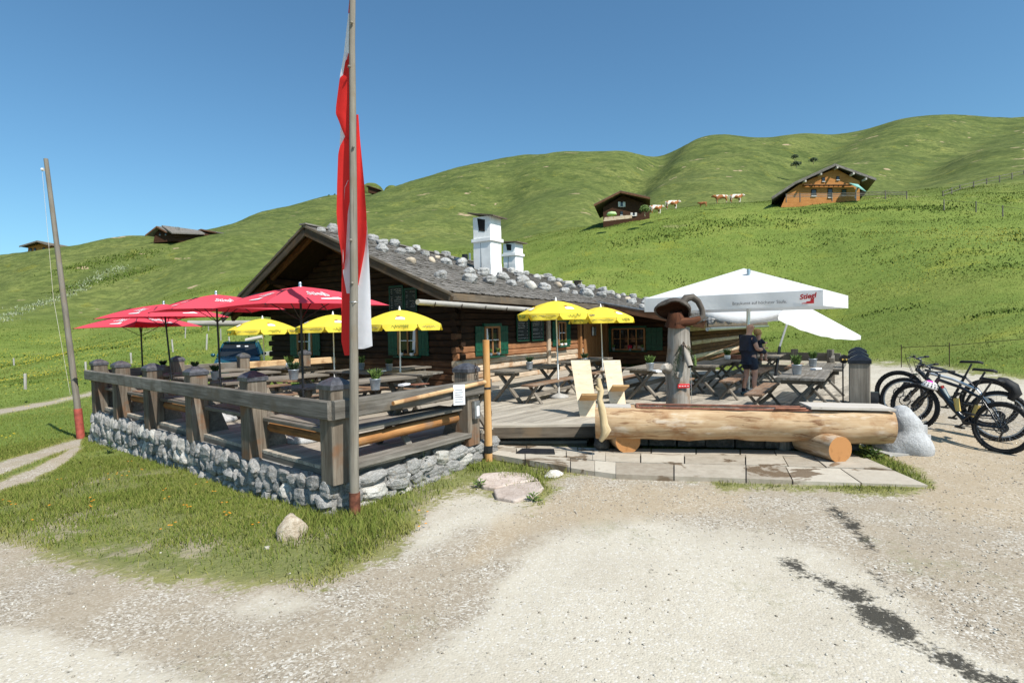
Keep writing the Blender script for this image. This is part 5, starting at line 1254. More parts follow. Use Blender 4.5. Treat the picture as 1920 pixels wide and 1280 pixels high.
# ---------------------------------------------------------------- yellow round parasols with scalloped skirt
def yellow_parasol(x, yapex, d, px_base, dia, rot, label, base=True):
    ap = P(x, yapex, d); bs = V(P(px_base, 700, d).x, d, 0); H = ap.z-.05; lx = ap.x-bs.x; Rr = dia/2; n = 8
    t = thing('yellow_parasol', bs, label, 'parasol', 'yellow round parasols')
    MB().tube([(0, 0, 0), (lx*.45, 0, H*.46)], .02, 10).build('lower_pole', 'whitepole', t, True)
    MB().tube([(lx*.44, 0, H*.45), (lx, 0, H)], .016, 10).build('upper_pole', 'whitepole', t, True)
    MB().lathe([(.24, 0), (.25, .02), (.2, .07), (.07, .1), (.03, .12), (.03, .3)], 24).build('base_weight', 'concrete', t, True)
    tip = V(lx, 0, H)
    MB().lathe([(0, .09), (.012, .085), (.02, .04), (.032, .0), (.034, -.02)], 12, tip).build('finial', 'whitepot', t, True)
    rise = .34*dia/2; sk = .15
    def surf(a_, v, lift=0):
        k = (a_-rot)/(2*math.pi/n); u = k-math.floor(k); sag = 4*u*(1-u)
        r = Rr*min(v, 1)*(1-.055*sag*min(v, 1)); z = H-rise*(min(v, 1)**1.55)-.02*sag*v*(v < 1)
        if v > 1: z -= (v-1)*sk*(1+.45*sag*0+.0) ; r *= 1+.015*(v-1)
        return V(lx+math.cos(a_)*(r+lift*.6), math.sin(a_)*(r+lift*.6), z+lift*.8)
    b = MB(); m = 8; rows = [0, .2, .4, .6, .8, .93, 1.0]
    vs = []; fs = []
    N_ = n*m
    for i, v in enumerate(rows):
        for j in range(N_): vs.append(surf(rot+2*math.pi*j/N_, v))
    for i in range(len(rows)-1):
        for j in range(N_): k = (j+1) % N_; fs.append((i*N_+j, i*N_+k, (i+1)*N_+k, (i+1)*N_+j))
    b.add(vs, fs, None, True); can = b.build('canopy', 'yellow', t, True)
    for p_ in range(n):
        b = MB(); vs = []; fs = []; mm = 10; uu = np.linspace(.015, .985, mm+1)
        for i in range(3):
            for u in uu:
                edge = min(1, (1-abs(2*u-1))/.16)**.5; a_ = rot+(p_+u)*2*math.pi/n
                fl = .012*math.sin(u*9+p_)*i
                q = surf(a_, 1.0+i/2*edge*1.0); q += V(math.cos(a_), math.sin(a_), 0)*(fl+.004); vs.append(q)
        for i in range(2):
            for j in range(mm): fs.append((i*(mm+1)+j, i*(mm+1)+j+1, (i+1)*(mm+1)+j+1, (i+1)*(mm+1)+j))
        b.add(vs, fs, None, True); val = b.build('valance', 'yellow', t, True)
        a0 = rot+(p_+.5)*2*math.pi/n
        W = 2*math.pi/n*Rr
        # the skirt's small print is unreadable in the photograph: soft strokes only
        rr_ = random.Random(p_*7+int(x)); sb = MB(); xx = -.5*W*(.5 if p_ % 2 == 0 else .8); end = -xx; hh = .05 if p_ % 2 == 0 else .024
        pts = []
        while xx < end:
            pts.append(surf(a0+xx/Rr, 1.5+rr_.uniform(-1, 1)*hh/sk, .018)); xx += .014 if p_ % 2 == 0 else .011
        sb.tube(pts, .005 if p_ % 2 == 0 else .0035, 4); sb.build('script_print', 'printgreen' if p_ % 2 == 0 else 'printgrey', val, True)
        if p_ % 2 == 0:                    # small white and red-brown emblem on every other panel
            eb = MB(); eb.add([surf(a0+q[0]/Rr, .68-q[1]/Rr, .012) for q in ((-.13, -.09), (.15, -.11), (.17, -.02), (.05, .04), (-.12, .02))], [(0, 1, 2, 3, 4)]); eb.build('emblem', 'printwhite', can, True)
            eb = MB(); eb.add([surf(a0+q[0]/Rr, .68-q[1]/Rr, .016) for q in ((-.16, .09), (-.02, .1), (.06, .03), (-.04, .045))], [(0, 1, 2, 3)]); eb.build('emblem', 'printbrown', can, True)
    for k in range(n):
        a_ = rot+2*math.pi*k/n
        MB().tube([surf(a_, .02)+V(0, 0, -.02), surf(a_, .5)+V(0, 0, -.012), surf(a_, 1.0)+V(0, 0, -.01)], .005, 4).build('rib', 'whitepole', t, True)
    return t
yellow_parasol(492, 594, 17.2, 497, 2.0, .35, 'leftmost yellow parasol, in front of the meadow')
yellow_parasol(624, 586, 15.4, 627, 2.0, .1, 'yellow parasol half hidden behind the flag')
yellow_parasol(749, 577, 13.3, 750, 2.02, -.2, 'yellow parasol right of the flag before the shaded gable')
yellow_parasol(1042, 560, 13.8, 1047, 1.9, .0, 'yellow parasol in front of the chalk boards on the long wall')
yellow_parasol(1126, 572, 16.2, 1131, 1.9, .3, 'rightmost yellow parasol, behind the new board chairs')
# ---------------------------------------------------------------- white parasols
wc = V(6.25, 14.75, 0); rzw = R_(-37.5)
wp = thing('white_parasol', V(5.95, 14.1, 0), 'big white square parasol with brewery lettering on its skirt', 'parasol')
MB().tube([V(5.93, 14.1, 0), V(6.02, 14.2, 3.1)], .045, 14).build('pole', 'alu', wp)
MB().tube([V(5.93, 14.1, .78), V(5.935, 14.1, .86)], .047, 14).build('pole_band', 'herb', wp)
MB().box(V(5.93, 14.1, .03), (.8, .8, .06), rzw).build('base_plate', 'granite', wp)
ax_ = V(math.cos(rzw), math.sin(rzw), 0); ay_ = V(-ax_.y, ax_.x, 0); hf = 2.02
def wpt(u, v, z): return wc+ax_*(u*hf)+ay_*(v*hf)+V(0, 0, z)
apx = wc+V(-.12, 0, P(1401, 503, 14.75).z)
zE, zB = 2.42, 2.08
b = MB(); sq = [(-1, -1), (1, -1), (1, 1), (-1, 1)]; nu = 10; nv = 8
for k in range(4):
    e0 = wpt(*sq[k], zE); e1 = wpt(*sq[(k+1) % 4], zE); vs = []; fs = []
    for i in range(nv+1):
        for j in range(nu+1):
            u = j/nu; v = i/nv; q = apx.lerp(e0.lerp(e1, u), v); q.z -= .05*math.sin(math.pi*v)*4*u*(1-u)*.6; vs.append(q)
    for i in range(nv):
        for j in range(nu): fs.append((i*(nu+1)+j, i*(nu+1)+j+1, (i+1)*(nu+1)+j+1, (i+1)*(nu+1)+j))
    b.add(vs, fs, None, True)
wcan = b.build('canopy', 'whitecloth', wp)
outs = [-ay_, ax_, ay_, -ax_]
for k in range(4):
    vs = []; fs = []; n = 26
    for i in range(4):
        for j in range(n+1):
            u = j/n; e = wpt(*sq[k], 0).lerp(wpt(*sq[(k+1) % 4], 0), u); q = e+V(0, 0, zE+(zB-zE)*i/3)+outs[k]*(.005+.025*math.sin(u*23+k)*i/3*(u*(1-u)*4)); vs.append(q)
    for i in range(3):
        for j in range(n): fs.append((i*(n+1)+j, i*(n+1)+j+1, (i+1)*(n+1)+j+1, (i+1)*(n+1)+j))
    b = MB(); b.add(vs, fs, None, True); val = b.build('valance', 'whitecloth', wp)
    if k in (0, 2):
        sgn = 1 if k == 0 else -1
        def vf(X, Y, Z, k=k, sgn=sgn): return wc+outs[k]*(hf+.04+abs(Z))+ax_*(X*sgn)+V(0, 0, Y)
        me = lay(text_mesh('Braukunst auf höchster Stufe.', .098, 'printgrey'), lambda X, Y, Z: vf(X+.75, Y+2.17, Z)); place(bpy.data.objects.new('lettering', me), val)
        me = lay(text_mesh('Stiegl', .15, 'printred', True, .15), lambda X, Y, Z: vf(X+1.74, Y+2.25+X*.12, Z)); place(bpy.data.objects.new('lettering', me), val)
        b = MB(); b.add([vf(x, y, .0) for x, y in ((1.62, 2.14), (1.86, 2.14), (1.86, 2.23), (1.79, 2.22), (1.79, 2.19), (1.71, 2.185), (1.71, 2.16), (1.62, 2.155))], [tuple(range(8))]); b.build('step_emblem', 'printred', val)
for (u, v) in sq:
    MB().tube([apx+V(0, 0, -.15), apx.lerp(wpt(u, v, zE), .5)+V(0, 0, -.03), wpt(u*.99, v*.99, zE-.03)], .018, 6).build('rib', 'alu', wp)
    MB().tube([V(5.99, 14.2, 2.2), apx.lerp(wpt(u, v, zE), .55)+V(0, 0, -.04)], .014, 6).build('strut', 'alu', wp)
# second, sagging white parasol behind
w2 = thing('white_parasol', V(P(1453, 704, 17.2).x, 17.2, 0), 'sagging white parasol on a slanted pole behind the big one', 'parasol')
c1 = P(1318, 583, 18.6); c2 = P(1459, 591, 16.3); c3 = P(1614, 629, 17.6); c4 = P(1520, 588, 20.3); ap2 = P(1490, 562, 18.0)
MB().tube([V(P(1453, 704, 17.2).x, 17.2, 0), P(1462, 650, 17.3)], .045, 10).build('lower_pole', 'darksteel', w2)
MB().tube([P(1462, 650, 17.3), ap2], .03, 10).build('upper_pole', 'alu', w2)
MB().lathe([(.3, 0), (.3, .06), (.06, .09)], 20, V(P(1453, 704, 17.2).x, 17.2, 0)).build('base_weight', 'concrete', w2)
b = MB(); cs = [c1, c2, c3, c4]
for k in range(4):
    e0, e1 = cs[k], cs[(k+1) % 4]; vs = []; fs = []; nu = 12; nv = 8
    for i in range(nv+2):
        for j in range(nu+1):
            u = j/nu; v = min(i/nv, 1); sag = 4*u*(1-u); q = ap2.lerp(e0.lerp(e1, u), v); q.z -= .22*sag*v*v
            if i > nv: q.z -= .13*(1-.3*sag)+.015*math.sin(u*30)
            vs.append(q)
    for i in range(nv+1):
        for j in range(nu): fs.append((i*(nu+1)+j, i*(nu+1)+j+1, (i+1)*(nu+1)+j+1, (i+1)*(nu+1)+j))
    b.add(vs, fs, None, True)
b.build('canopy', 'whitecloth', w2)
for c in cs: MB().tube([ap2+V(0, 0, -.05), c+V(0, 0, -.02)], .015, 5).build('rib', 'alu', w2)
# ---------------------------------------------------------------- flagpole with flag
FD = 6.82; fb = P(665, 960, FD)
fp = thing('flagpole', fb, 'tall grey wooden flagpole with rusty sleeve at the terrace corner', 'flagpole')
ftop = P(663, -60, FD)+V(0, 0, .8)
pts = [fb.lerp(ftop, t)+V(random.uniform(-.006, .006), 0, 0) for t in np.linspace(0, 1, 14)]; pts[0].z -= .3
MB().tube(pts, list(np.linspace(.061, .030, 14)), 14, jit=.025).build('pole', 'polewood', fp)
MB().tube([fb+V(0, 0, -.3), fb.lerp(ftop, .034)], .068, 16).build('sleeve', 'rustpaint', fp)
for (t, an) in ((.38, 0), (.6, .4), (.73, -.5), (.8, .2), (.45, -.3)):
    q = fb.lerp(ftop, t)+V(math.sin(an)*.05, -.055, 0); MB().blob(q, .02, .2, 1).build('knot', 'polewood', fp)
# flag: a hanging banner gathered round the pole, modelled as overlapping folds of cloth
def strip(rows, name, mat, par, nx=7, wav=.012):
    """rows: (y px, x left, x right, depth offset left, depth offset right)"""
    ys = [r[0] for r in rows]; b = MB(); vs = []; fs = []; K_ = 46
    for i in range(K_):
        y = ys[0]+(ys[-1]-ys[0])*i/(K_-1); v = [np.interp(y, ys, [r[c] for r in rows]) for c in (1, 2, 3, 4)]
        for j in range(nx):
            u = j/(nx-1); x = v[0]+(v[1]-v[0])*u; dd = v[2]+(v[3]-v[2])*u+wav*math.sin(u*5+y*.013)+.02*math.sin(y*.02+u*2); q = P(x, y, FD+dd); vs.append(q)
    for i in range(K_-1):
        for j in range(nx-1): fs.append((i*nx+j, i*nx+j+1, (i+1)*nx+j+1, (i+1)*nx+j))
    b.add(vs, fs, None, True); return b.build(name, mat, par)
flag = thing('austrian_flag', P(655, 655, FD), 'limp red and white banner hanging down along the tall flagpole', 'flag')
strip([(0, 655, 661, .12, .06), (12, 654, 661, .12, .06), (25, 653, 661, .12, .06)], 'red_stripe', 'flagred', flag)
strip([(26, 653, 661, .12, .07), (70, 648, 661, .13, .07), (100, 645, 661, .13, .07), (145, 637, 661, .13, .08), (200, 640, 661, .16, .14), (250, 638, 661, .16, .14), (290, 636, 661, .2, .17)], 'white_stripe', 'flagwhite', flag)
strip([(100, 650, 661, .10, .03), (141, 643, 661, .09, .03), (146, 637, 661, .09, .03), (200, 630, 661, .1, .04), (214, 629.5, 661, .1, .05), (224, 634, 661, .1, .05), (240, 640, 660, .1, .05), (256, 647, 660, .1, .06), (268, 655, 660, .1, .06)], 'red_fold', 'flagred', flag)
strip([(256, 647, 661, .13, .06), (275, 637, 661, .13, .06), (290, 634, 661, .13, .06), (345, 632, 661, .13, .06), (400, 631, 652, .13, .1), (440, 634, 650, .13, .1), (480, 641, 648, .14, .11), (505, 641, 645, .15, .12)], 'red_fold', 'flagred', flag)
strip([(338, 652, 664, .1, .14), (352, 646, 664, .12, .14), (400, 645, 664, .12, .14), (470, 643, 662, .12, .15), (510, 643, 660, .13, .15), (550, 650, 658, .14, .15)], 'white_fold', 'flagwhite', flag)
strip([(470, 642, 665, .16, .18), (505, 641, 665, .16, .18), (600, 640, 665, .16, .18), (640, 640, 665, .17, .18), (658, 644, 665, .17, .18), (666, 646, 657, .17, .18)], 'red_fold', 'flagred', flag)
strip([(215, 668, 672, .16, .16), (260, 668, 675, .16, .15), (345, 668, 683, .15, .1), (400, 668, 687, .15, .1), (430, 668, 688, .14, .09), (470, 668, 684, .14, .1), (535, 668, 672, .14, .12)], 'red_fold', 'flagred', flag)
strip([(412, 686, 687.5, .12, .1), (430, 684, 689, .12, .1), (470, 681, 691, .13, .1), (535, 668, 694, .15, .1), (600, 667, 696, .15, .1), (640, 667, 698, .15, .1), (650, 668, 698.5, .15, .1), (654, 668, 682, .15, .12)], 'white_fold', 'flagwhite', flag)
MB().tube([P(656, 566, FD-.02), P(664, 566, FD-.08), P(672, 566, FD+.02)], .006, 5).build('flag_ring', 'alu', flag)
# bare pole at the left
lb = ground_px(153, 822); d0 = lb.y
lp = thing('bare_pole', lb, 'leaning bare wooden pole with red foot at the left by the gravel track', 'pole')
lt = P(86, 298, d0+.2); pts = [lb.lerp(lt, t) for t in np.linspace(0, 1, 9)]; pts[0].z -= .3
MB().tube(pts, list(np.linspace(.08, .05, 9)), 12, jit=.02).build('pole', 'polewood', lp)
MB().tube([lb+V(0, 0, -.3), lb.lerp(lt, .107)], .095, 14).build('sleeve', 'redpaint', lp)
MB().tube([lt.lerp(lb, .04)+V(-.05, -.05, 0), lt.lerp(lb, .04)+V(-.1, -.06, 0)], .04, 8).build('pulley', 'whitepot', lp)
MB().tube([lt.lerp(lb, .05)+V(-.09, -.06, 0), lb.lerp(lt, .5)+V(-.22, -.06, 0), lb.lerp(lt, .16)+V(-.1, -.06, 0)], .004, 5).build('halyard', 'newgrey', lp)
# ---------------------------------------------------------------- barrier
bd = 9.22; bb = P(916, 846, bd)
bp_ = thing('barrier_post', bb, 'upright peeled orange log post at the terrace entrance', 'post')
bt = P(911, 637, bd)
MB().tube([bb+V(0, 0, -.35)]+[bb.lerp(bt, t) for t in (.1, .35, .6, .85, 1)], [.064, .065, .06, .061, .057, .056], 16, capmi=1, jit=.03).build('log', ['peeled', 'endorange'], bp_)
MB().tube([bb+V(0, 0, -.02), bb.lerp(bt, .055)], .07, 16).build('foot_sleeve', 'darksteel', bp_)
q = bb.lerp(bt, .56); MB().tube([q, q+V(0, 0, .035)], .065, 16).build('iron_band', 'darksteel', bp_)
_w = C0+outR*.30; q0 = P(737, 756, (_w+BR*on_line(737, _w, BR)).y); q1 = P(911, 716, bd-.02)
bar = tag(MB().tube([q0, q0.lerp(q1, .3), q0.lerp(q1, .65), q1], [.03, .033, .034, .036], 12, capmi=1, jit=.06).build('barrier_pole', ['peeled2', 'endorange']), 'peeled horizontal barrier pole reaching from the orange post along the railing', 'barrier pole')
q = P(861, 740, (_w+BR*on_line(861, _w, BR)).y-.06); zt, zb = P(861, 721, q.y).z, P(861, 759, q.y).z
pn = tag(MB().prism([V(q.x-.085, q.y-.03, zb), V(q.x+.085, q.y+.03, zb), V(q.x+.085, q.y+.03, zt), V(q.x-.085, q.y-.03, zt)], V(-.002, .006, 0)).build('paper_notice', 'paper'), 'white paper notice hanging from the railing near the barrier post', 'notice')
for k in range(6):
    z_ = zt-.08-k*.035; MB().beam(V(q.x-.06, q.y-.0265, z_), V(q.x+.05+.01*(k % 2), q.y+.0145, z_), .003, .006, ch=.001).build('print_line', 'printgrey', pn)
q = p2+outR*.19+V(0, 0, .45); bx = tag(MB().beam(q-V(0, 0, .14), q+V(0, 0, .14), .14, .07, outR).build('meter_box', 'zinc'), 'small grey metal box on the post beside the barrier', 'box')
MB().beam(q+outR*.037-V(0, 0, .1), q+outR*.037+V(0, 0, .06), .07, .004, outR).build('label_plate', 'paper', bx)
chain('hanging_chain', p2+outR*.17+BR*.02+V(0, 0, 1.2), p2+outR*.2+BR*.03+V(0, 0, .9), .0, 'rusty chain hanging down the capped post by the barrier')
chain('hanging_chain', p2+outR*.22+BR*.3+V(0, 0, .66), p2+outR*.22+BR*.36+V(0, 0, .3), .0, 'dark chain dangling below the rail end by the barrier post')
# ---------------------------------------------------------------- paving
pav = thing('stone_paving', V(3.5, 8.4, -.4), None, None); pav['kind'] = 'structure'
PZ = -.34
edge = [(905, 848), (1085, 879), (1160, 889), (1420, 898), (1742, 909)]
back = [(905, 832), (1085, 838), (1160, 840), (1420, 842), (1600, 848)]
def pavpt(u, v):
    i = min(int(u*4), 3); f = u*4-i
    e = V(*np.array(edge[i])*(1-f)+np.array(edge[i+1])*f, 0); k = V(*np.array(back[i])*(1-f)+np.array(back[i+1])*f, 0)
    return G(e.x, e.y, PZ).lerp(G(k.x, k.y, PZ), v)
MB().prism([pavpt(u, -.0)+V(0, .04, -.16) for u in np.linspace(0, 1, 9)]+[pavpt(u, 1.0)+V(0, 0, -.16) for u in np.linspace(1, 0, 9)], V(0, 0, .11)).build('mortar_bed', 'mortar', pav)
vrow = [0, .42, .78, 1.0]; rnd_ = random.Random(5)
for r in range(3):
    us = [0.0]
    while us[-1] < .985: us.append(min(1, us[-1]+rnd_.uniform(.07, .135)))
    for u0, u1 in zip(us[:-1], us[1:]):
        if u1-u0 < .02: continue
        g_ = .0012
        sk_ = (r*.012)
        poly = [pavpt(min(1, u0+g_), vrow[r]+.006), pavpt(u1-g_, vrow[r]+.006), pavpt(min(1, u1-g_), vrow[r+1]-.006), pavpt(u0+g_, vrow[r+1]-.006)]
        dz = rnd_.uniform(-.006, .006)
        MB().prism([p+V(0, 0, dz) for p in poly], V(0, 0, -.09)).build('paving_slab', M['slabwet'], pav)
gm_ = G(1000, 846, PZ); gr_ = thing('boot_grate', gm_, 'dark metal boot grate lying before the timber steps', 'grate')
ga, gb_ = G(968, 849, PZ+.012), G(1040, 850, PZ+.012)
for k in range(12):
    f = k/11; q0 = ga.lerp(G(980, 841, PZ+.012), f); q1 = gb_.lerp(G(1038, 842, PZ+.012), f); MB().beam(q0, q1, .012, .02, ch=.002).build('bar', 'darksteel', gr_)
for k in range(2):
    q0, q1 = ((ga, G(980, 841, PZ+.012)), (gb_, G(1038, 842, PZ+.012)))[k]; MB().beam(q0, q1, .012, .024, ch=.002).build('rim', 'darksteel', gr_)
# ---------------------------------------------------------------- log trough
tl = P(1117, 786, 9.45); tr = P(1668, 796, 8.62)
td = (tr-tl).normalized(); tn = V(td.y, -td.x, 0)          # towards the camera
tg = thing('log_trough', (tl+tr)/2-V(0, 0, .7), 'long hollowed spruce log water trough on two log supports', 'trough')
b = MB(); n = 28; segs = 30; rng_ = random.Random(3); vs = []; fs = []; gs = []
Lt = (tr-tl).length
ztop = .80
for k in range(segs+1):
    f = k/segs; c = tl.lerp(tr, f); R0 = .315-.035*f+.014*math.sin(f*9)+.01*math.sin(f*23)+.006*math.sin(f*61)
    for i in range(n):
        an = 2*math.pi*i/n; bumpr = 1+.025*math.sin(an*3+f*11)+.02*math.sin(an*5-f*17)+.012*math.sin(an*9+f*37)
        y_, z_ = math.cos(an)*R0*bumpr, math.sin(an)*R0*bumpr
        z_ = min(z_, .235-.02*f)
        vs.append(c+tn*y_+V(0, 0, z_)); gs.append((f*Lt+.3, y_, z_))
for k in range(segs):
    for i in range(n):
        j = (i+1) % n; fs.append((k*n+i, k*n+j, (k+1)*n+j, (k+1)*n+i))
b.add(vs, fs, gs, True)
b.add(vs[:n], [tuple(range(n))], [(0, g[1], g[2]) for g in gs[:n]], False, 1); b.add(vs[-n:], [tuple(range(n))], [(0, g[1], g[2]) for g in gs[-n:]], False, 1)
lg = b.build('log', ['trough', 'endgrey'], tg)
zt = tl.z+.238
def tp(f, off, dz=0): q = tl.lerp(tr, f); q = q+tn*off; q.z = tl.lerp(tr, f).z+.226-.02*f+dz; return q
# hollow: rim boards and copper lip standing proud of the flattened top, dark water inside
hw = .17
MB().prism([tp(.16, hw, .012), tp(.72, hw, .012), tp(.72, -hw, .012), tp(.16, -hw, .012)], V(0, 0, .004)).build('water', 'water', tg)
for s_ in (-1, 1):
    MB().beam(tp(.15, s_*(hw+.025), .02), tp(.74, s_*(hw+.025), .02), .03, .032, ch=.006).build('copper_lip', 'copper', tg)
for f in (.152, .738): MB().beam(tp(f, -hw, .019), tp(f, hw, .019), .04, .038).build('copper_lip', 'copper', tg)
MB().beam(tp(.62, 0, .05)+tn*.22, tp(.72, 0, .05)+tn*.2, .03, .03).build('copper_clip', 'copper', tg)
MB().prism([tp(.735, .24, .045), tp(.998, .23, .04), tp(.998, -.32, .04), tp(.735, -.36, .045)], V(0, 0, .035)).build('lid_board', 'whitegrey' if False else 'newgrey', tg)
MB().prism([tp(.005, .2, .006), tp(.13, .21, .006), tp(.13, -.2, .006), tp(.005, -.2, .006)], V(0, 0, .012)).build('top_face', 'newgrey', tg)
# supports and base
def support(px, y, Rr, label, L=.85, dirx=0.0):
    c = G(px, y, PZ+.0); c.z = PZ+Rr*.93; d = V(dirx, 1, 0).normalized()
    b = MB(); b.tube([c, c+d*L*.5, c+d*L], [Rr, Rr*1.02, Rr*.98], 24, jit=.012, capmi=1)
    return tag(b.build('support_log', ['trough', 'endorange']), label, 'log')
support(1178, 848, .21, 'short cross log with orange cut end under the left of the trough', dirx=-.1)
support(1576, 866, .198, 'short cross log with orange cut end under the right of the trough', L=.8, dirx=-.2)
base = MB(); e0 = V(tl.x+.05, tl.y+.5, 0); e1 = V(tr.x-.2, tr.y+.42, 0)
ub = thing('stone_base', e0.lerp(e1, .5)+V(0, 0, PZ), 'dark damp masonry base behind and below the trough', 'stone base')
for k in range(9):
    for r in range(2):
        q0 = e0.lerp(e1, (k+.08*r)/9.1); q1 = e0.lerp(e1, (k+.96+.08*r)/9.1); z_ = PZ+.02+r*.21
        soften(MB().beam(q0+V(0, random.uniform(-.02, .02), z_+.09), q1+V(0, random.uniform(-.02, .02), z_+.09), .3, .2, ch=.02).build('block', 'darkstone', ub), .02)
q = G(1484, 848, PZ); q.y += .25; tag(MB().tube([V(q.x, q.y, PZ-.02), V(q.x, q.y, PZ+.12), V(q.x+.01, q.y, PZ+.28)], [.11, .105, .1], 10, jit=.08, capmi=1).build('stump_prop', ['greywood', 'endgrey']), 'short grey bark stump propping the middle of the trough', 'stump')
# mushroom fountain post
mb_ = V(P(1272, 740, 10.35).x, 10.35, 0); zr = lambda y, x=1272: P(x, y, 10.35).z; xr = lambda x: P(x, 680, 10.35).x
ms = thing('mushroom_fountain', mb_, 'silver tree trunk fountain topped by a carved mushroom, with fir twigs', 'fountain')
pts = []; rad = []
for (xl, xr_, y) in ((1247, 1293, 860), (1247, 1293, 770), (1250, 1292, 735), (1248, 1292, 712), (1246, 1294, 694), (1250, 1294, 675), (1253, 1294, 650), (1253, 1293, 630), (1255, 1294, 612)):
    pts.append(V(xr((xl+xr_)/2), 10.35, zr(y))); rad.append((xr_-xl)/2/F*10.35)
b = MB(); b.tube(pts, rad, 22, jit=.035); b.build('trunk', 'trunk', ms)
b = MB(); b.tube([V(xr(1256), 10.3, zr(690)), V(xr(1243), 10.2, zr(688)), V(xr(1237), 10.12, zr(686))], [.12, .09, .05], 12, jit=.05); b.build('branch_stub', 'trunk', ms)
b = MB(); b.tube([V(xr(1264), 10.2, zr(700)), V(xr(1265), 10.05, zr(700))], [.07, .055], 12); b.build('knot_stub', 'trunk', ms)
sp0 = V(xr(1277), 10.16, zr(648)); sp1 = V(xr(1280), 9.9, zr(684))
b = MB(); b.tube([sp0, sp0.lerp(sp1, .5), sp1], [.05, .055, .05], 12, capmi=1); b.build('spout', ['trunk', 'soot'], ms)
b = MB(); b.tube([sp1+V(0, 0, -.01), sp1+V(0, -.03, -.25), sp1+V(0, -.05, -.75)], [.008, .006, .005], 6); b.build('water_jet', 'jet', ms)
MB().box(V(xr(1274), 10.12, zr(721)), (.21, .03, .075)).build('red_tag', 'printred', ms)
for k in range(4): MB().box(V(xr(1274)-.075+.05*k, 10.1, zr(721)), (.03, .004, .012)).build('lettering', 'printwhite', ms)
tw = MB(); r5 = random.Random(9)
for k in range(260):
    f = r5.random(); side = r5.choice((-1, -1, 1)); x = xr(1274)+side*(.03+f*.12+r5.uniform(0, .07)); z = zr(646)-.62*f*r5.uniform(.5, 1); y = 10.1-r5.uniform(0, .06)
    l = r5.uniform(.05, .11); an = r5.uniform(-2.4, -.7); tw.add([V(x, y, z), V(x+.006, y-.004, z+.004), V(x+math.cos(an)*l, y-r5.uniform(-.02, .04), z+math.sin(an)*l)], [(0, 1, 2)])
tw.build('fir_twigs', 'fir', ms)['kind'] = 'stuff'
for (x0, y0, x1, y1) in ((1275, 640, 1258, 665), (1275, 640, 1284, 668), (1275, 640, 1272, 676)): MB().tube([V(xr(x0), 10.12, zr(y0)), V(xr((x0+x1)/2), 10.06, zr((y0+y1)/2)), V(xr(x1), 10.08, zr(y1))], .007, 5).build('twig', 'iron', ms)
# carved cap: shallow bowl tilted, plus a looped branch handle
def ring3(cx, cy, rx, rz, dy, z_, y0, n=20): return None
cc = V(xr(1263), 10.3, zr(583)); ax1 = V(.30, .62, .72).normalized(); u1 = V(1, -.3, -.2).cross(ax1).normalized(); v1 = ax1.cross(u1)
def bowl(Rr, shrink, name, mat, flip):
    b = MB(); vs = []; fs = []; nn = 30; rows = 9
    for i in range(rows):
        ph = math.radians(4+ (96-4)*i/(rows-1))
        for j in range(nn):
            an = 2*math.pi*j/nn; wv = 1+(.10*math.sin(an*3+.7)+.05*math.sin(an*5+2))*(i/(rows-1))**2
            q = ax1*(math.cos(ph)*Rr*.8)+(u1*math.cos(an)+v1*math.sin(an))*(math.sin(ph)*Rr*wv)
            q.x *= 1.12; q.z *= .9; vs.append(cc+q*shrink)
    for i in range(rows-1):
        for j in range(nn): k = (j+1) % nn; fs.append((i*nn+j, i*nn+k, (i+1)*nn+k, (i+1)*nn+j))
    fs.append(tuple(range(nn))); b.add(vs, fs, None, True); return vs, b.build(name, mat, ms)
vo, o1 = bowl(.295, 1.0, 'mushroom_cap', 'mushtop', 0); vi, o2 = bowl(.295, .9, 'mushroom_gills', 'mush', 1)
b = MB(); nn = 30; ro, ri = vo[-nn:], vi[-nn:]; b.add(ro+ri, [(j, (j+1) % nn, nn+(j+1) % nn, nn+j) for j in range(nn)], None, True); b.build('mushroom_rim', 'mushtop', ms)
b = MB(); b.tube([V(xr(1266), 10.3, zr(612)), V(xr(1266), 10.28, zr(600)), V(xr(1264), 10.26, zr(585))], [.2, .17, .12], 14, jit=.05); b.build('mushroom_stem', 'mush', ms)
b = MB(); b.tube([V(xr(x), y, zr(yy)) for x, y, yy in ((1276, 10.2, 569), (1284, 10.22, 560), (1296, 10.24, 558), (1307, 10.26, 566), (1314, 10.26, 580), (1315, 10.24, 592), (1309, 10.22, 600), (1300, 10.2, 604))], [.07, .075, .065, .055, .05, .05, .055, .05], 12, jit=.05); b.build('loop_branch', 'mushtop', ms)
b = MB(); b.tube([V(xr(x), y, zr(yy)) for x, y, yy in ((1262, 10.2, 607), (1278, 10.18, 604), (1294, 10.18, 603), (1308, 10.2, 598))], [.09, .085, .07, .05], 12, jit=.06); b.build('carved_foot', 'mush', ms)
# ---------------------------------------------------------------- board chairs
def board_chair(px, ytop, ybot, px_top, label):
    b0 = G(px, ybot, 0); d_ = b0.y; top = P(px_top, ytop, d_+.34)
    t = thing('board_chair', V(b0.x, b0.y, 0), label, 'chair', 'two new spruce board chairs')
    ax = V(.985, -.17, 0)
    dv = (top-V(b0.x, b0.y, 0)).normalized(); nrm = ax.cross(dv).normalized()
    MB().prism([V(b0.x, b0.y, 0)-ax*.17, V(b0.x, b0.y, 0)+ax*.17, top+ax*.19, top-ax*.19], nrm*-.045).build('backrest', 'newboard', t)
    q = V(b0.x, b0.y, 0)+dv*.36; s0 = q+V(.0, .22, -.1); s1 = q-V(-.05, .34, -.0)+V(0, 0, .14)
    MB().prism([s0-ax*.14, s0+ax*.14, s1+ax*.175, s1-ax*.175], V(0, 0, -.04)).build('seat', 'newboardo', t)
    MB().beam(s0+V(0, .02, -.03), s0+V(0, .28, -.03-s0.z+.02), .28, .045, ax).build('rear_leg', 'newboard', t)
    return t
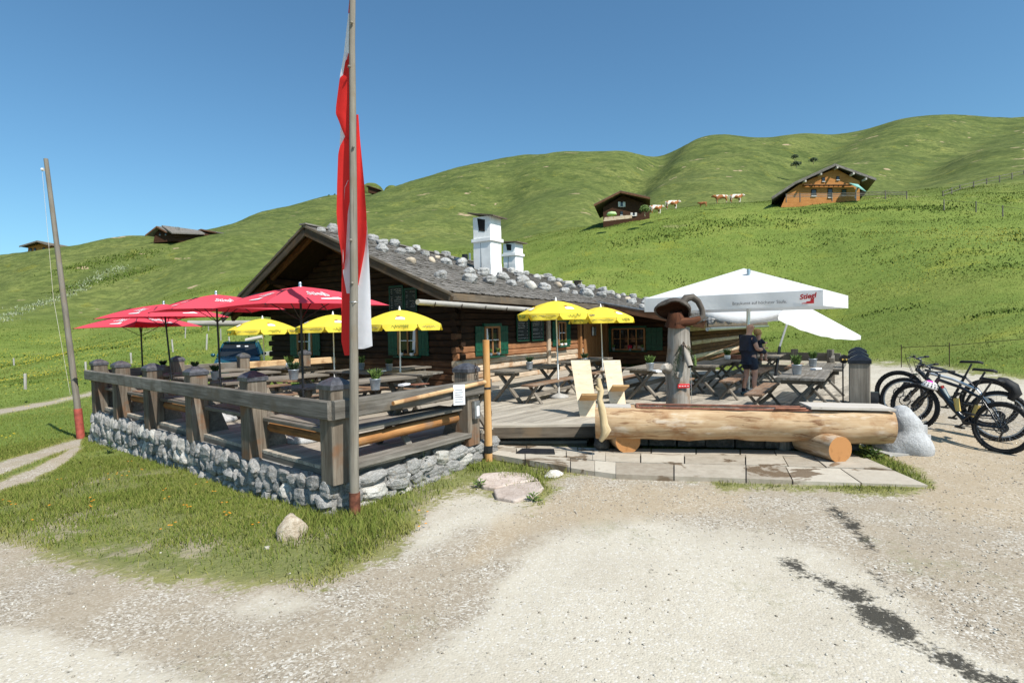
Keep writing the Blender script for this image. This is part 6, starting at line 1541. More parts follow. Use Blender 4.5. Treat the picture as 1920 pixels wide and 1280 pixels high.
board_chair(1104, 675, 781, 1088, 'left new pale board chair on the deck by the trough end')
board_chair(1159, 675, 760, 1147, 'right new pale board chair beside the yellow parasol pole')
# crooked branch leaning at the trough's left end, dark stone foot
br = [P(x, y, d_) for x, y, d_ in ((1122, 709, 9.0), (1124, 722, 9.0), (1127, 733, 8.98), (1124, 748, 8.96), (1128, 765, 8.95), (1131, 780, 8.95), (1133, 796, 8.93), (1136, 806, 8.92), (1133, 815, 8.92), (1126, 826, 8.95))]
t = thing('crooked_branch', br[-1], 'crooked peeled branch propped against the left end of the trough', 'branch')
MB().tube(br, [.035, .045, .05, .045, .06, .062, .065, .085, .06, .035], 12, jit=.06).build('stem', 'bark', t)
MB().tube([br[2], P(1119, 729, 8.95), P(1117, 724, 8.95)], [.03, .025, .018], 8).build('side_knot', 'bark', t)
q = G(1128, 842, PZ); tag(MB().blob((0, 0, .1), .13, .1, 3, sc_=(1, 1, .85)).build('round_stone', 'darkstone'), 'dark rounded stone at the foot of the crooked branch', 'stone').location = q
# ---------------------------------------------------------------- granite figure at the right end of the trough
gp = ground_px(1700, 850); gd_ = gp.y
gs_ = thing('granite_sculpture', gp, 'smooth grey granite seal-like boulder at the right end of the trough', 'sculpture')
b = MB()
def GP(x, y, dd=0): return P(x, y, gd_+dd)
bm = bmesh.new()
mbd = bpy.data.metaballs.new('tmpmeta'); mbo = bpy.data.objects.new('tmpmeta', mbd); col.objects.link(mbo); mbd.resolution = .05; mbd.render_resolution = .05; mbd.threshold = .3
for (x, y, dd, r) in ((1693, 786, .15, .2), (1705, 800, .1, .22), (1690, 812, .25, .24), (1700, 832, .1, .3), (1675, 835, .25, .27), (1718, 836, 0, .25), (1726, 845, -.05, .2), (1680, 848, .15, .26), (1690, 775, .2, .16), (1660, 838, .35, .22)):
    e = mbd.elements.new(); e.co = GP(x, y, dd); e.radius = r*1.25
dg = bpy.context.evaluated_depsgraph_get(); me = bpy.data.meshes.new_from_object(mbo.evaluated_get(dg)); bpy.data.objects.remove(mbo)
me.materials.clear(); me.materials.append(M['granite']); me.polygons.foreach_set('use_smooth', [True]*len(me.polygons)); place(bpy.data.objects.new('body', me), gs_)
for (x, y, dd) in ((1712, 797, .55), (1718, 815, .4)):
    q = GP(x, y, dd); soften(MB().box(q+V(0, 0, -.16), (.26, .3, .36), .3).build('plinth_block', 'granite', gs_), .012)
MB().box(V(gp.x-.02, gp.y+.1, gp.z-.0), (.75, .45, .05), .1).build('foot_plate', 'concrete', gs_)
# loose rocks
def rock(px, y, s_, mat, seed, label, flat=.7, d_=None, name='rock'):
    q = ground_px(px, y); o = bpy.data.objects.new(name, rock_mesh(name, mat, seed, 3, 9)); col.objects.link(o)
    w_ = s_*q.y/F; o.scale = (w_*.55, w_*.45, w_*flat*.55); o.location = q+V(0, 0, w_*flat*.12); o.rotation_euler = (.1, -.1, seed*1.3); return tag(o, label, 'rock')
r1 = rock(548, 1006, 50, 'rooftan', 31, 'pale yellowish rock standing in the grass left of the flagpole', 1.5); r1.rotation_euler = (0, .5, .4)
rock(1038, 893, 34, 'limewhite', 34, 'small white rock between flat pink slab and paving', .5)
rock(1612, 836, 34, 'limewhite', 36, 'pale rock lying between the right cross log and the granite figure', .7)
rock(500, 1028, 14, 'limewhite', 37, 'fist-sized white stone in the verge left of the pale rock', .6)
for k, (pl, lb) in enumerate((([(893, 905), (905, 893), (945, 888), (990, 890), (1010, 902), (960, 912), (930, 922), (905, 918)], 'upper half of the cracked flat pink stone slab in the grass'), ([(925, 926), (962, 914), (1012, 906), (1020, 918), (1005, 932), (965, 944), (930, 938)], 'lower half of the cracked flat pink stone slab in the grass'))):
    pts = []
    for x, y in pl: q = ground_px(x, y); pts.append(V(q.x, q.y, q.z))
    zc = sum(p.z for p in pts)/len(pts); pts = [V(p.x, p.y, zc+.05) for p in pts]
    tag(soften(MB().prism(pts, V(0, 0, -.14)).build('stone_slab', 'pinkslab'), .025, 3), lb, 'stone slab')
# ---------------------------------------------------------------- bicycles (local: x forward, rear axle above the origin)
WR = .365
def wheel_parts(root, x, rim, seed):
    w_ = MB(); ring = [V(x+math.cos(a_)*(WR-.028), 0, WR+math.sin(a_)*(WR-.028)) for a_ in np.linspace(0, 2*math.pi, 49)[:-1]]
    w_.tube(ring, .028, 10, closed=True); ty = w_.build('tyre', 'tyre', root, True)
    kn = MB()
    for k in range(72):
        a_ = 2*math.pi*k/72; c, s_ = math.cos(a_), math.sin(a_)
        for yy in (-.014, .014):
            q = V(x+c*(WR-.005), yy+.006*(-1)**k, WR+s_*(WR-.005)); kn.beam(q-V(-s_, 0, c)*.006, q+V(-s_, 0, c)*.006, .01, .01, V(c, 0, s_), .002)
    kn.build('tread', 'tyre', ty, True)['kind'] = 'stuff'
    ri = MB(); ring = [V(x+math.cos(a_)*(WR-.062), 0, WR+math.sin(a_)*(WR-.062)) for a_ in np.linspace(0, 2*math.pi, 49)[:-1]]
    ri.tube(ring, .012, 8, closed=True); ri.build('rim', rim, root, True)
    hb = MB(); hb.tube([(x, -.05, WR), (x, .05, WR)], .022, 10); hb.build('hub', 'darksteel', root, True)
    ds = MB(); ds.tube([V(x+math.cos(a_)*.075, .036, WR+math.sin(a_)*.075) for a_ in np.linspace(0, 2*math.pi, 25)[:-1]], .007, 5, closed=True); ds.build('brake_disc', 'darksteel', root, True)
    for k in range(28):
        a_ = 2*math.pi*k/28; b_ = a_+(.35 if k % 4 < 2 else -.35); sy = .03 if k % 2 else -.03
        sp = MB(); sp.tube([(x+math.cos(b_)*.02, sy, WR+math.sin(b_)*.02), (x+math.cos(a_)*(WR-.07), 0, WR+math.sin(a_)*(WR-.07))], .0014, 3, caps=False); sp.build('spoke', 'chrome', root, True)
def make_bike(frame, top, rim, fork='frameblack', saddle_z=.98):
    root = bpy.data.objects.new('mountain_bike', None); col.objects.link(root); WB = 1.16
    wheel_parts(root, 0, rim, 1); wheel_parts(root, WB, rim, 2)
    bb = V(.45, 0, .335); st = V(.31, 0, .74); ht = V(.90, 0, .87); hbm = V(.945, 0, .745)
    MB().tube([bb, bb.lerp(hbm, .5), hbm+V(-.01, 0, .03)], [.034, .038, .03], 12).build('down_tube', frame, root, True)
    MB().tube([bb, st], .02, 10).build('seat_tube', frame, root, True)
    MB().tube([st+V(.01, 0, -.03), st.lerp(ht, .5)+V(0, 0, .0), ht+V(.005, 0, -.02)], [.02, .023, .025], 10).build('top_tube', top, root, True)
    MB().tube([hbm, ht], .028, 12).build('head_tube', frame, root, True)
    for sy in (-1, 1):
        MB().tube([bb+V(0, sy*.03, 0), V(.2, sy*.055, .33), V(0, sy*.062, WR)], .012, 8).build('chain_stay', frame, root, True)
        MB().tube([st+V(0, sy*.02, -.02), V(.15, sy*.055, .56), V(0, sy*.062, WR)], .010, 8).build('seat_stay', top, root, True)
        MB().tube([hbm+V(.02, sy*.062, -.06), V(1.07, sy*.064, .52)], .018, 10).build('fork_leg', fork, root, True)
        MB().tube([V(1.068, sy*.064, .54), V(WB, sy*.064, WR)], .023, 10).build('fork_slider', 'frameblack', root, True)
    MB().tube([hbm+V(.02, -.075, -.06), hbm+V(.02, .075, -.06)], .02, 8).build('fork_crown', 'frameblack', root, True)
    sp = st+(st-bb).normalized()*(saddle_z-st.z)*1.02
    MB().tube([st, sp], .0145, 8).build('seat_post', 'darksteel', root, True)
    b = MB(); vs = []; fs = []; prof = [(-.13, .07, 0), (-.1, .078, .012), (-.03, .06, .01), (.05, .03, .004), (.13, .018, 0), (.15, .01, -.01)]
    for (xx, hw, dz) in prof:
        for (yy, zz) in ((-1, -.25), (-.8, .5), (0, .7), (.8, .5), (1, -.25), (0, -.7)): vs.append(V(sp.x+xx, yy*hw, sp.z+.02+dz+zz*.028))
    for k in range(len(prof)-1):
        for i in range(6): j = (i+1) % 6; fs.append((k*6+i, k*6+j, (k+1)*6+j, (k+1)*6+i))
    fs += [tuple(range(5, -1, -1)), tuple(range(30, 36))]; b.add(vs, fs, None, True); b.build('saddle', 'bag', root, True)
    stem = ht+V(.0, 0, .06); MB().tube([ht, stem, stem+V(.06, 0, .02)], .018, 8).build('stem', 'frameblack', root, True)
    hc = stem+V(.06, 0, .02); bar = [hc+V(-.06, sy*.37, .035) if abs(sy) == 1 else hc+V(-.02*abs(sy)*2, sy*.37, .03*abs(sy)*1.1) for sy in (-1, -.5, -.1, .1, .5, 1)]
    MB().tube(bar, .014, 8).build('handlebar', 'frameblack', root, True)
    for sy in (-1, 1):
        MB().tube([hc+V(-.06, sy*.37, .035), hc+V(-.045, sy*.25, .032)], .018, 8).build('grip', 'bag', root, True)
        MB().tube([hc+V(-.03, sy*.24, .03), hc+V(.03, sy*.27, .01), hc+V(.035, sy*.34, -.005)], .007, 5).build('brake_lever', 'darksteel', root, True)
        MB().tube([hc+V(.0, sy*.24, .03), hc+V(.12, sy*.16, .06), hc+V(.11, sy*.03, -.08), hbm+V(.05, sy*.03, -.04)], .004, 5).build('cable', 'black', root, True)
    MB().tube([bb+V(0, -.045, 0), bb+V(0, -.05, 0)], .07, 22).build('chainring', 'darksteel', root, True)
    MB().tube([bb+V(0, .0, 0), bb+V(0, -.06, 0)], .045, 12).build('motor_case', 'frameblack', root, True)
    for sy, an in ((-1, -.9), (1, 2.24)):
        e = bb+V(math.cos(an)*.17, sy*.075, math.sin(an)*.17); MB().tube([bb+V(0, sy*.07, 0), e], .014, 8).build('crank', 'darksteel', root, True)
        MB().box(e+V(0, sy*.05, 0), (.1, .09, .025), 0).build('pedal', 'black', root, True)
    MB().tube([V(0, -.03, WR), V(0, -.06, WR)], [.07, .03], 20).build('cassette', 'darksteel', root, True)
    for (za, zb_) in ((.08, .1), (-.08, -.045)):
        MB().tube([bb+V(0, -.05, za), V(0, -.05, WR+zb_)], .006, 5).build('chain', 'darksteel', root, True)
    MB().tube([V(.0, -.06, WR-.05), V(.03, -.06, WR-.17), V(.06, -.06, WR-.2)], .014, 6).build('derailleur', 'darksteel', root, True)
    return root
def place_bike(o, rear_px, front_px, label, lean, sc_=1.0, dz=0):
    r = P(*rear_px); f = P(*front_px); d = f-r; 
    o.location = r; hd = math.atan2(d.y, d.x); pit = -math.atan2(d.z, math.hypot(d.x, d.y)); s_ = d.length/1.16
    o.matrix_world = Matrix.Translation(r) @ (Matrix.Rotation(hd, 4, 'Z') @ Matrix.Rotation(pit, 4, 'Y') @ Matrix.Rotation(lean, 4, 'X')) @ Matrix.Scale(s_, 4)
    tag(o, label, 'bicycle', 'mountain bikes parked on the gravel'); return o
bk1 = place_bike(make_bike('frameblack', 'frameblack', 'frameblack'), (1868, 849, 8.75), (1706, 803, 9.93), 'nearest mountain bike, black frame, helmet hung on its bars', .08)
bk2 = place_bike(make_bike('frameblack', 'framesilver', 'framesilver'), (1866, 826, 9.35), (1692, 792, 10.4), 'middle mountain bike with silver top tube and black saddle bag', .05)
bk3 = place_bike(make_bike('frameblack', 'darksteel', 'frameblack', saddle_z=.94), (1850, 800, 10.2), (1683, 776, 11.3), 'farthest mountain bike, mostly hidden behind the other two', .05)
for o_, sub in ((bk1, 1),):
    for (x0, z0, x1, z1, m, nm) in ((.56, .45, .62, .63, 'bottleyel', 'bottle'), (.36, .42, .33, .6, 'bottleyel', 'bottle')):
        MB().tube([(x0, 0.0, z0), (x1, 0.0, z1)], .036, 12).build('bottle', m, bk1, True)
q = MB().tube([(.62, 0, .5), (.7, 0, .64)], .037, 12).build('bottle', 'bottle', bk2, True); MB().tube([(.7, 0, .64), (.72, 0, .68)], .028, 12).build('bottle_cap', 'bottlered', q, True)
b = MB(); b.tube([(.08, 0, .88), (.0, 0, .86), (-.1, 0, .8), (-.14, 0, .72), (-.1, 0, .62)], [.05, .085, .1, .09, .06], 12, jit=.12, sq=.8)
bg_ = tag(b.build('saddle_bag', 'bag'), 'bulky black saddle bag behind the middle bike\'s seat', 'bag'); bg_['kind'] = 'stuff' if False else None
del bg_['kind']; bg_.matrix_world = bk2.matrix_world.copy()
# helmet
hp = P(1743, 724, 9.55); hm = thing('bike_helmet', hp, 'white and black bike helmet with pink crown hanging on the near bike', 'helmet')
b = MB(); vs = []; fs = []; nn = 24; pr = [(0, 1), (.35, .95), (.65, .78), (.88, .5), (1, .12), (.98, -.08), (.9, -.06), (.8, .35), (.5, .72), (0, .86)]
rt = Euler((R_(18), R_(14), R_(20))).to_matrix()
def hv(an, r_, h_): return hp+rt @ V(math.cos(an)*r_*.155, math.sin(an)*r_*.11, h_*.12-.02)
for (r_, h_) in pr:
    for i in range(nn): vs.append(hv(2*math.pi*i/nn, r_, h_))
for k in range(len(pr)-1):
    for i in range(nn): j = (i+1) % nn; fs.append((k*nn+i, k*nn+j, (k+1)*nn+j, (k+1)*nn+i))
sel = lambda f: 1 if max(f) < nn*3 and (f[0] % nn) < 16 else 0
b.add(vs, [f for f in fs if not sel(f)], None, True, 0); b.add(vs, [f for f in fs if sel(f)], None, True, 1); sh_ = b.build('shell', ['helmwhite', 'pink'], hm)
for k in range(14):
    an = 2*math.pi*k/14; l = .34
    v0 = [hv(an-.08, .72, .70), hv(an+.1, .74, .69), hv(an+.16, .99, .2), hv(an+.02, .99, .18)]
    c = hp; v0 = [c+(q_-c)*1.04 for q_ in v0]; MB().add(v0, [(0, 1, 2, 3)]).build('vent', 'black', sh_)
MB().tube([hv(.5, .9, 0), hp+V(.02, -.03, -.16), hv(2.2, .9, 0)], .005, 5).build('strap', 'black', hm)
# ---------------------------------------------------------------- figures grown on a skeleton
def skin(name, nodes, edges, mat, parent, sub=2, sq=None):
    """nodes: {key: (co, rx, ry)}"""
    keys = list(nodes); me = bpy.data.meshes.new(name); me.from_pydata([tuple(nodes[k][0]) for k in keys], [(keys.index(a), keys.index(b_)) for a, b_ in edges], [])
    o = bpy.data.objects.new(name, me); col.objects.link(o); o.modifiers.new('skin', 'SKIN'); o.modifiers['skin'].use_smooth_shade = True
    for i, k in enumerate(keys):
        sv = me.skin_vertices[0].data[i]; sv.radius = (nodes[k][1], nodes[k][2] if len(nodes[k]) > 2 else nodes[k][1]); sv.use_root = (i == 0)
    m = o.modifiers.new('sub', 'SUBSURF'); m.levels = sub; m.render_levels = sub
    dg = bpy.context.evaluated_depsgraph_get(); m2 = bpy.data.meshes.new_from_object(o.evaluated_get(dg)); bpy.data.objects.remove(o)
    m2.materials.clear(); m2.materials.append(M[mat]); m2.polygons.foreach_set('use_smooth', [True]*len(m2.polygons)); m2.name = name
    return place(bpy.data.objects.new(name, m2), parent, True)
pb = G(1406, 741, 0); man = thing('person', V(pb.x, pb.y, 0), 'bald man in navy cycling clothes holding a toddler beside the white parasol pole', 'person', rz=R_(14))
# local: +x is where he faces
nd = {'pelvis': (V(0, 0, .93), .15, .13), 'waist': (V(-.01, 0, 1.08), .145, .12), 'chest': (V(-.03, 0, 1.28), .165, .125), 'neck0': (V(-.02, 0, 1.43), .085, .075), 'neck': (V(.0, 0, 1.50), .058, .055), 'head0': (V(.03, 0, 1.575), .078, .082), 'head1': (V(.03, 0, 1.66), .088, .098), 'head2': (V(.025, 0, 1.715), .06, .07)}
ed = [('pelvis', 'waist'), ('waist', 'chest'), ('chest', 'neck0'), ('neck0', 'neck'), ('neck', 'head0'), ('head0', 'head1'), ('head1', 'head2')]
for s_, k in ((-1, 'r'), (1, 'l')):
    fx = .09 if s_ < 0 else -.06
    nd.update({f'sh{k}': (V(-.03, s_*.185, 1.39), .068, .065), f'el{k}': (V(.03 if s_ < 0 else .06, s_*.25, 1.12), .05, .05), f'fa{k}': (V(.16, s_*.2, 1.11), .043, .043), f'wr{k}': (V(.3, s_*.1, 1.15+.03*s_), .03, .028), f'pa{k}': (V(.37, s_*.05, 1.17+.03*s_), .036, .022),
               f'hip{k}': (V(fx*.15, s_*.1, .86), .1, .1), f'kn{k}': (V(fx*.6+.03, s_*.1, .5), .06, .062), f'ca{k}': (V(fx*.7-.02, s_*.105, .34), .058, .058), f'an{k}': (V(fx-.03, s_*.11, .1), .036, .038), f'he{k}': (V(fx-.04, s_*.11, .045), .042, .04), f'to{k}': (V(fx+.15, s_*.12, .035), .042, .032)})
    ed += [('chest', f'sh{k}'), (f'sh{k}', f'el{k}'), (f'el{k}', f'fa{k}'), (f'fa{k}', f'wr{k}'), (f'wr{k}', f'pa{k}'), ('pelvis', f'hip{k}'), (f'hip{k}', f'kn{k}'), (f'kn{k}', f'ca{k}'), (f'ca{k}', f'an{k}'), (f'an{k}', f'he{k}'), (f'he{k}', f'to{k}')]
    for f in range(5):
        oy = (f-2)*.02*1; dx = (.085, .1, .105, .095, .06)[f]
        a_ = V(.385, s_*.05+oy, 1.17+.03*s_); c_ = a_+V(dx*.6, 0, .0); e_ = a_+V(dx*.95, -s_*.01, -.03)
        if f == 4: c_ = a_+V(.02, oy*.8, .035); e_ = a_+V(.06, oy*.5, .05)
        nd.update({f'f{k}{f}a': (a_, .011), f'f{k}{f}b': (c_, .0095), f'f{k}{f}c': (e_, .008)}); ed += [(f'pa{k}', f'f{k}{f}a'), (f'f{k}{f}a', f'f{k}{f}b'), (f'f{k}{f}b', f'f{k}{f}c')]
body = skin('body', nd, ed, 'skin', man)
def grow(sub_nodes, sub_edges, add, name, mat, par):
    n2 = {k: (nd[k][0], nd[k][1]+add, (nd[k][2] if len(nd[k]) > 2 else nd[k][1])+add) for k in sub_nodes}; return skin(name, n2, sub_edges, mat, par)
nd['slr'] = (nd['shr'][0].lerp(nd['elr'][0], .62), .06, .06); nd['sll'] = (nd['shl'][0].lerp(nd['ell'][0], .62), .06, .06)
nd['hem'] = (V(0, 0, .82), .15, .13); nd['belt'] = (V(0, 0, 1.02), .14, .12)
grow(['pelvis', 'hem', 'waist', 'chest', 'neck0', 'shr', 'shl', 'slr', 'sll'], [('pelvis', 'hem'), ('pelvis', 'waist'), ('waist', 'chest'), ('chest', 'neck0'), ('chest', 'shr'), ('chest', 'shl'), ('shr', 'slr'), ('shl', 'sll')], .034, 'jersey', 'jersey', man)
for k in 'rl': nd['th'+k] = (nd['hip'+k][0].lerp(nd['kn'+k][0], .72), .082, .082)
grow(['pelvis', 'belt', 'hipr', 'hipl', 'thr', 'thl'], [('pelvis', 'belt'), ('pelvis', 'hipr'), ('pelvis', 'hipl'), ('hipr', 'thr'), ('hipl', 'thl')], .02, 'shorts', 'jersey', man)
for k in 'rl':
    fx = nd['he'+k][0]; b = MB(); b.tube([fx+V(-.05, 0, .0), fx+V(0, 0, .01), fx+V(.1, 0, .0), fx+V(.22, 0, -.01)], [.04, .055, .05, .03], 12, sq=.85); b.build('shoe', 'shoe', man, True)
    nd['so'+k] = 0
    MB().tube([nd['an'+k][0]+V(0, 0, -.01), nd['an'+k][0]+V(0, 0, .07)], .047, 10).build('sock', 'jersey', man, True)
for sy in (-1, 1):
    MB().blob((.118, sy*.034, 1.655), .011, 0, 1).build('eye', 'black', man, True)
    MB().blob((.025, sy*.1, 1.64), .026, .1, 2, sc_=(.8, .45, 1.2)).build('ear', 'skin', man, True)
MB().blob((.132, 0, 1.628), .018, 0, 2, sc_=(1, .8, 1.4)).build('nose', 'skin', man, True)
MB().beam((.116, -.022, 1.59), (.116, .022, 1.59), .008, .008).build('mouth', 'bottlered', man, True)
# toddler on his arm
tb = thing('toddler', V(pb.x, pb.y, 0)+V(.2, -.02, 1.02), 'blond toddler in dark clothes held in the man\'s arms', 'person', rz=R_(20))
tn_ = {'p': (V(0, 0, .1), .085, .08), 'c': (V(.01, 0, .27), .085, .08), 'n': (V(.01, 0, .36), .04, .04), 'h0': (V(.015, 0, .42), .07, .068), 'h1': (V(.01, 0, .49), .078, .076), 'h2': (V(.0, 0, .535), .05, .05)}
te = [('p', 'c'), ('c', 'n'), ('n', 'h0'), ('h0', 'h1'), ('h1', 'h2')]
for s_, k in ((-1, 'r'), (1, 'l')):
    tn_.update({'s'+k: (V(.01, s_*.09, .3), .036), 'e'+k: (V(.1, s_*.11, .23), .03), 'w'+k: (V(.2, s_*.05, .24), .022), 'g'+k: (V(.24, s_*.045, .245), .024), 'q'+k: (V(.06, s_*.06, .06), .055), 'k'+k: (V(.17, s_*.07, .0), .043), 'f'+k: (V(.16, s_*.07, -.15), .03), 't'+k: (V(.21, s_*.07, -.18), .026)})
    te += [('c', 's'+k), ('s'+k, 'e'+k), ('e'+k, 'w'+k), ('w'+k, 'g'+k), ('p', 'q'+k), ('q'+k, 'k'+k), ('k'+k, 'f'+k), ('f'+k, 't'+k)]
skin('body', tn_, te, 'skin', tb)
n2 = {k: (tn_[k][0], tn_[k][1]+.013, (tn_[k][2] if len(tn_[k]) > 2 else tn_[k][1])+.013) for k in ('p', 'c', 'sr', 'er', 'sl', 'el', 'qr', 'kr', 'ql', 'kl')}
skin('romper', n2, [('p', 'c'), ('c', 'sr'), ('sr', 'er'), ('c', 'sl'), ('sl', 'el'), ('p', 'qr'), ('qr', 'kr'), ('p', 'ql'), ('ql', 'kl')], 'jersey', tb)
b = MB(); b.blob((-.015, 0, .5), .092, .06, 3, sc_=(1, .98, .9)); b.build('hair', 'hairblond', tb, True)
for sy in (-1, 1): MB().blob((.09, sy*.03, .475), .01, 0, 1).build('eye', 'black', tb, True)
MB().blob((.098, 0, .452), .012, 0, 1).build('nose', 'skin', tb, True)
# ---------------------------------------------------------------- parked car
def loft(secs, mats=0, b=None, smooth=True):
    b = b or MB(); vs = []; fs = []; n = len(secs[0])
    for s_ in secs: vs += [V(q) for q in s_]
    for k in range(len(secs)-1):
        for i in range(n): j = (i+1) % n; fs.append((k*n+i, k*n+j, (k+1)*n+j, (k+1)*n+i))
    fs += [tuple(range(n-1, -1, -1)), tuple((len(secs)-1)*n+i for i in range(n))]
    return b.add(vs, fs, None, smooth, mats)
cp = P(452, 690, 23.5); cz = gz1(cp.x, cp.y)
car = thing('parked_car', V(cp.x, cp.y, P(452, 707, 23.5).z), 'dark teal estate car parked on the meadow behind the terrace', 'car', rz=R_(-68))
def sec(x, zb, zt, hw): return [(x, -hw*.9, zb), (x, -hw, zb+.12), (x, -hw, zt-.14), (x, -hw*.93, zt-.03), (x, -hw*.6, zt), (x, hw*.6, zt), (x, hw*.93, zt-.03), (x, hw, zt-.14), (x, hw, zb+.12), (x, hw*.9, zb)]
loft([sec(-2.2, .35, .78, .7), sec(-2.1, .25, .92, .82), sec(-1.2, .2, .96, .86), sec(0, .2, .95, .86), (sec(.75, .2, .96, .86)), sec(1.2, .2, .93, .85), sec(1.8, .22, .84, .82), sec(2.08, .28, .74, .74), sec(2.16, .34, .62, .66)]).build('body', 'carpaint', car, True)
gh = lambda x, z0, z1, h0, h1: [(x, -h0, z0), (x, h0, z0), (x, h1, z1), (x, -h1, z1)]
b = MB(); vs = [(-2.0, -.78, .93), (-2.0, .78, .93), (-1.75, .6, 1.42), (-1.75, -.6, 1.42), (.25, -.6, 1.43), (.25, .6, 1.43), (1.02, .76, .95), (1.02, -.76, .95)]
b.add(vs, [(0, 1, 2, 3), (4, 5, 6, 7), (0, 3, 4, 7), (1, 6, 5, 2), (0, 7, 6, 1)], None, False); b.build('greenhouse', 'glass', car, True)
loft([sec(-1.85, 1.36, 1.44, .61), sec(-1.2, 1.38, 1.47, .62), sec(-.3, 1.39, 1.475, .62), sec(.3, 1.37, 1.45, .61)]).build('roof', 'carpaint', car, True)
for sy in (-1, 1):
    for (x0, z0, h0, x1, z1, h1) in ((.3, 1.42, .61, 1.05, .95, .77), (-.35, .95, .785, -.42, 1.42, .62), (-1.3, .95, .785, -1.3, 1.42, .62), (-2.02, .94, .78, -1.8, 1.42, .62)):
        MB().beam((x0, sy*h0, z0), (x1, sy*h1, z1), .07, .05, (1, 0, 0)).build('pillar', 'carpaint', car, True)
    MB().beam((-1.7, sy*.55, 1.51), (.0, sy*.55, 1.51), .03, .03).build('roof_rail', 'black', car, True)
    b = MB(); b.blob((.92, sy*.93, 1.0), .1, .05, 2, sc_=(.7, .9, .75)); b.build('mirror', 'carpaint', car, True)
    b = MB(); b.blob((2.02, sy*.58, .67), .12, .02, 2, sc_=(.7, 1.35, .7)); b.build('headlight', 'headlamp', car, True)
    for x in (-1.35, 1.35):
        w_ = MB(); w_.tube([(x, sy*.72, .3), (x, sy*.88, .3)], .31, 24); ww = w_.build('wheel', 'tyre', car, True)
        MB().tube([(x, sy*.875, .3), (x, sy*.89, .3)], .2, 20).build('rim', 'alu', ww, True)
MB().beam((2.17, -.5, .5), (2.17, .5, .5), .05, .12).build('grille', 'black', car, True)
MB().beam((2.2, -.26, .36), (2.2, .26, .36), .02, .11).build('number_plate', 'paper', car, True)
for (y, z) in ((.25, 1.28), (-.05, 1.3)): MB().beam((.47, y-.05, z+.02), (.47, y+.08, z+.02), .02, .06).build('windscreen_sticker', 'paper', car, True)
for y in (-.35, .35): MB().blob((-.1, y, .98), .2, .05, 2, sc_=(.5, .9, 1.2)).build('seat', 'bag', car, True)
# ---------------------------------------------------------------- far huts
def far_hut(name, d, wall, roofl, ext, label, wmat, rmat, wins=(), door=None, fwd=.9, th=.22):
    pts = [P(x, y, d)-V(0, 0, 1.2 if i < 2 else 0) for i, (x, y) in enumerate(wall)]; e = V(ext); c = pts[0]; t = thing(name, pts[0], label, 'hut')
    MB().prism(pts, e).build('wall', wmat, t)
    f = -e.normalized()*fwd
    for (a_, b_) in zip(roofl[:-1], roofl[1:]):
        q0, q1 = P(*a_, d), P(*b_, d); dn = (q1-q0).normalized()
        MB().prism([q0+f, q1+f, q1+e-f*.7, q0+e-f*.7], V(0, 0, th)).build('roof', rmat, t)
        MB().beam(q0+f*1.02+V(0, 0, -.03), q1+f*1.02+V(0, 0, -.03), .06, .3).build('verge_board', 'brownlog' if wmat == 'chaletdark' else 'shingle', t)
    for (x0, y0, x1, y1, kd) in wins:
        q = [P(x0, y1, d), P(x1, y1, d), P(x1, y0, d), P(x0, y0, d)]; fr_ = -e.normalized()
        w_ = MB().prism([k+fr_*.04 for k in q], fr_*.04).build('window', 'soot' if kd != 'd' else 'soot', t)
        MB().prism([k+(q[0]+q[2])*.0+fr_*.085 for k in [q[0].lerp(q[2], .12), q[1].lerp(q[3], .12), q[2].lerp(q[0], .12), q[3].lerp(q[1], .12)]], fr_*.02).build('pane', 'glass', w_)
        MB().beam(q[0]+fr_*.12, q[1]+fr_*.12, .12, .1).build('sill', 'whitegrey', w_)
        if kd == 's':
            for s_ in (-1, 1):
                wv = (q[1]-q[0]); o_ = wv*.55*s_+wv*(.5 if s_ < 0 else -.5)*0
                base_ = [k+wv*s_*.95*.6 for k in q]; MB().prism([base_[0].lerp(base_[1], .2)+fr_*.1, base_[0].lerp(base_[1], .75)+fr_*.1, base_[3].lerp(base_[2], .75)+fr_*.1, base_[3].lerp(base_[2], .2)+fr_*.1], fr_*.05).build('shutter', 'whitegrey', w_)
    return t
ch_ = far_hut('chalet', 87, [(1464, 374), (1612, 372), (1612, 340), (1566, 316), (1500, 345), (1476, 362)], [(1447, 374), (1490, 346), (1565, 312), (1641, 339)], (5.0, 11, 0), 'honey-coloured log chalet with overhanging shingle roof on the right hill', 'chaletwood', 'shingle', ((1521, 355, 1531, 368, 'w'), (1578, 355, 1587, 368, 'w'), (1541, 333, 1547, 341, 'w'), (1568, 331, 1574, 338, 'w'), (1552, 353, 1561, 371, 'd')), fwd=.9)
for y in (348.5, 353):
    pass
MB().beam(P(1506, 347.5, 86.6), P(1596, 347.5, 86.6), .5, .12).build('balcony_beam', 'brownlog', ch_)
for x in range(1518, 1590, 9): MB().beam(P(x, 346, 86.55), P(x, 350, 86.55), .14, .14, (1, 0, 0)).build('bracket', 'brownlog', ch_)
for (x, y) in ((1564, 318), (1594, 329), (1617, 339), (1534, 330), (1505, 343)): MB().beam(P(x, y, 86.9), P(x, y, 86.9)+V(-.15, -1.2, 0), .22, .28).build('purlin_end', 'newgrey', ch_)
pc = P(1603, 372, 85.6); t = thing('teal_parasol', pc, 'tilted pale teal parasol beside the honey-coloured chalet', 'parasol')
MB().tube([pc, P(1606, 352, 85.6)], .05, 8).build('pole', 'alu', t)
b = MB(); c = P(1609, 350, 85.6); vs = [c+V(0, 0, .35)]; nn = 12; tl_ = Euler((.4, .5, 0)).to_matrix()
for i in range(nn): vs.append(c+tl_ @ V(math.cos(2*math.pi*i/nn)*1.4, math.sin(2*math.pi*i/nn)*1.4, -.1))
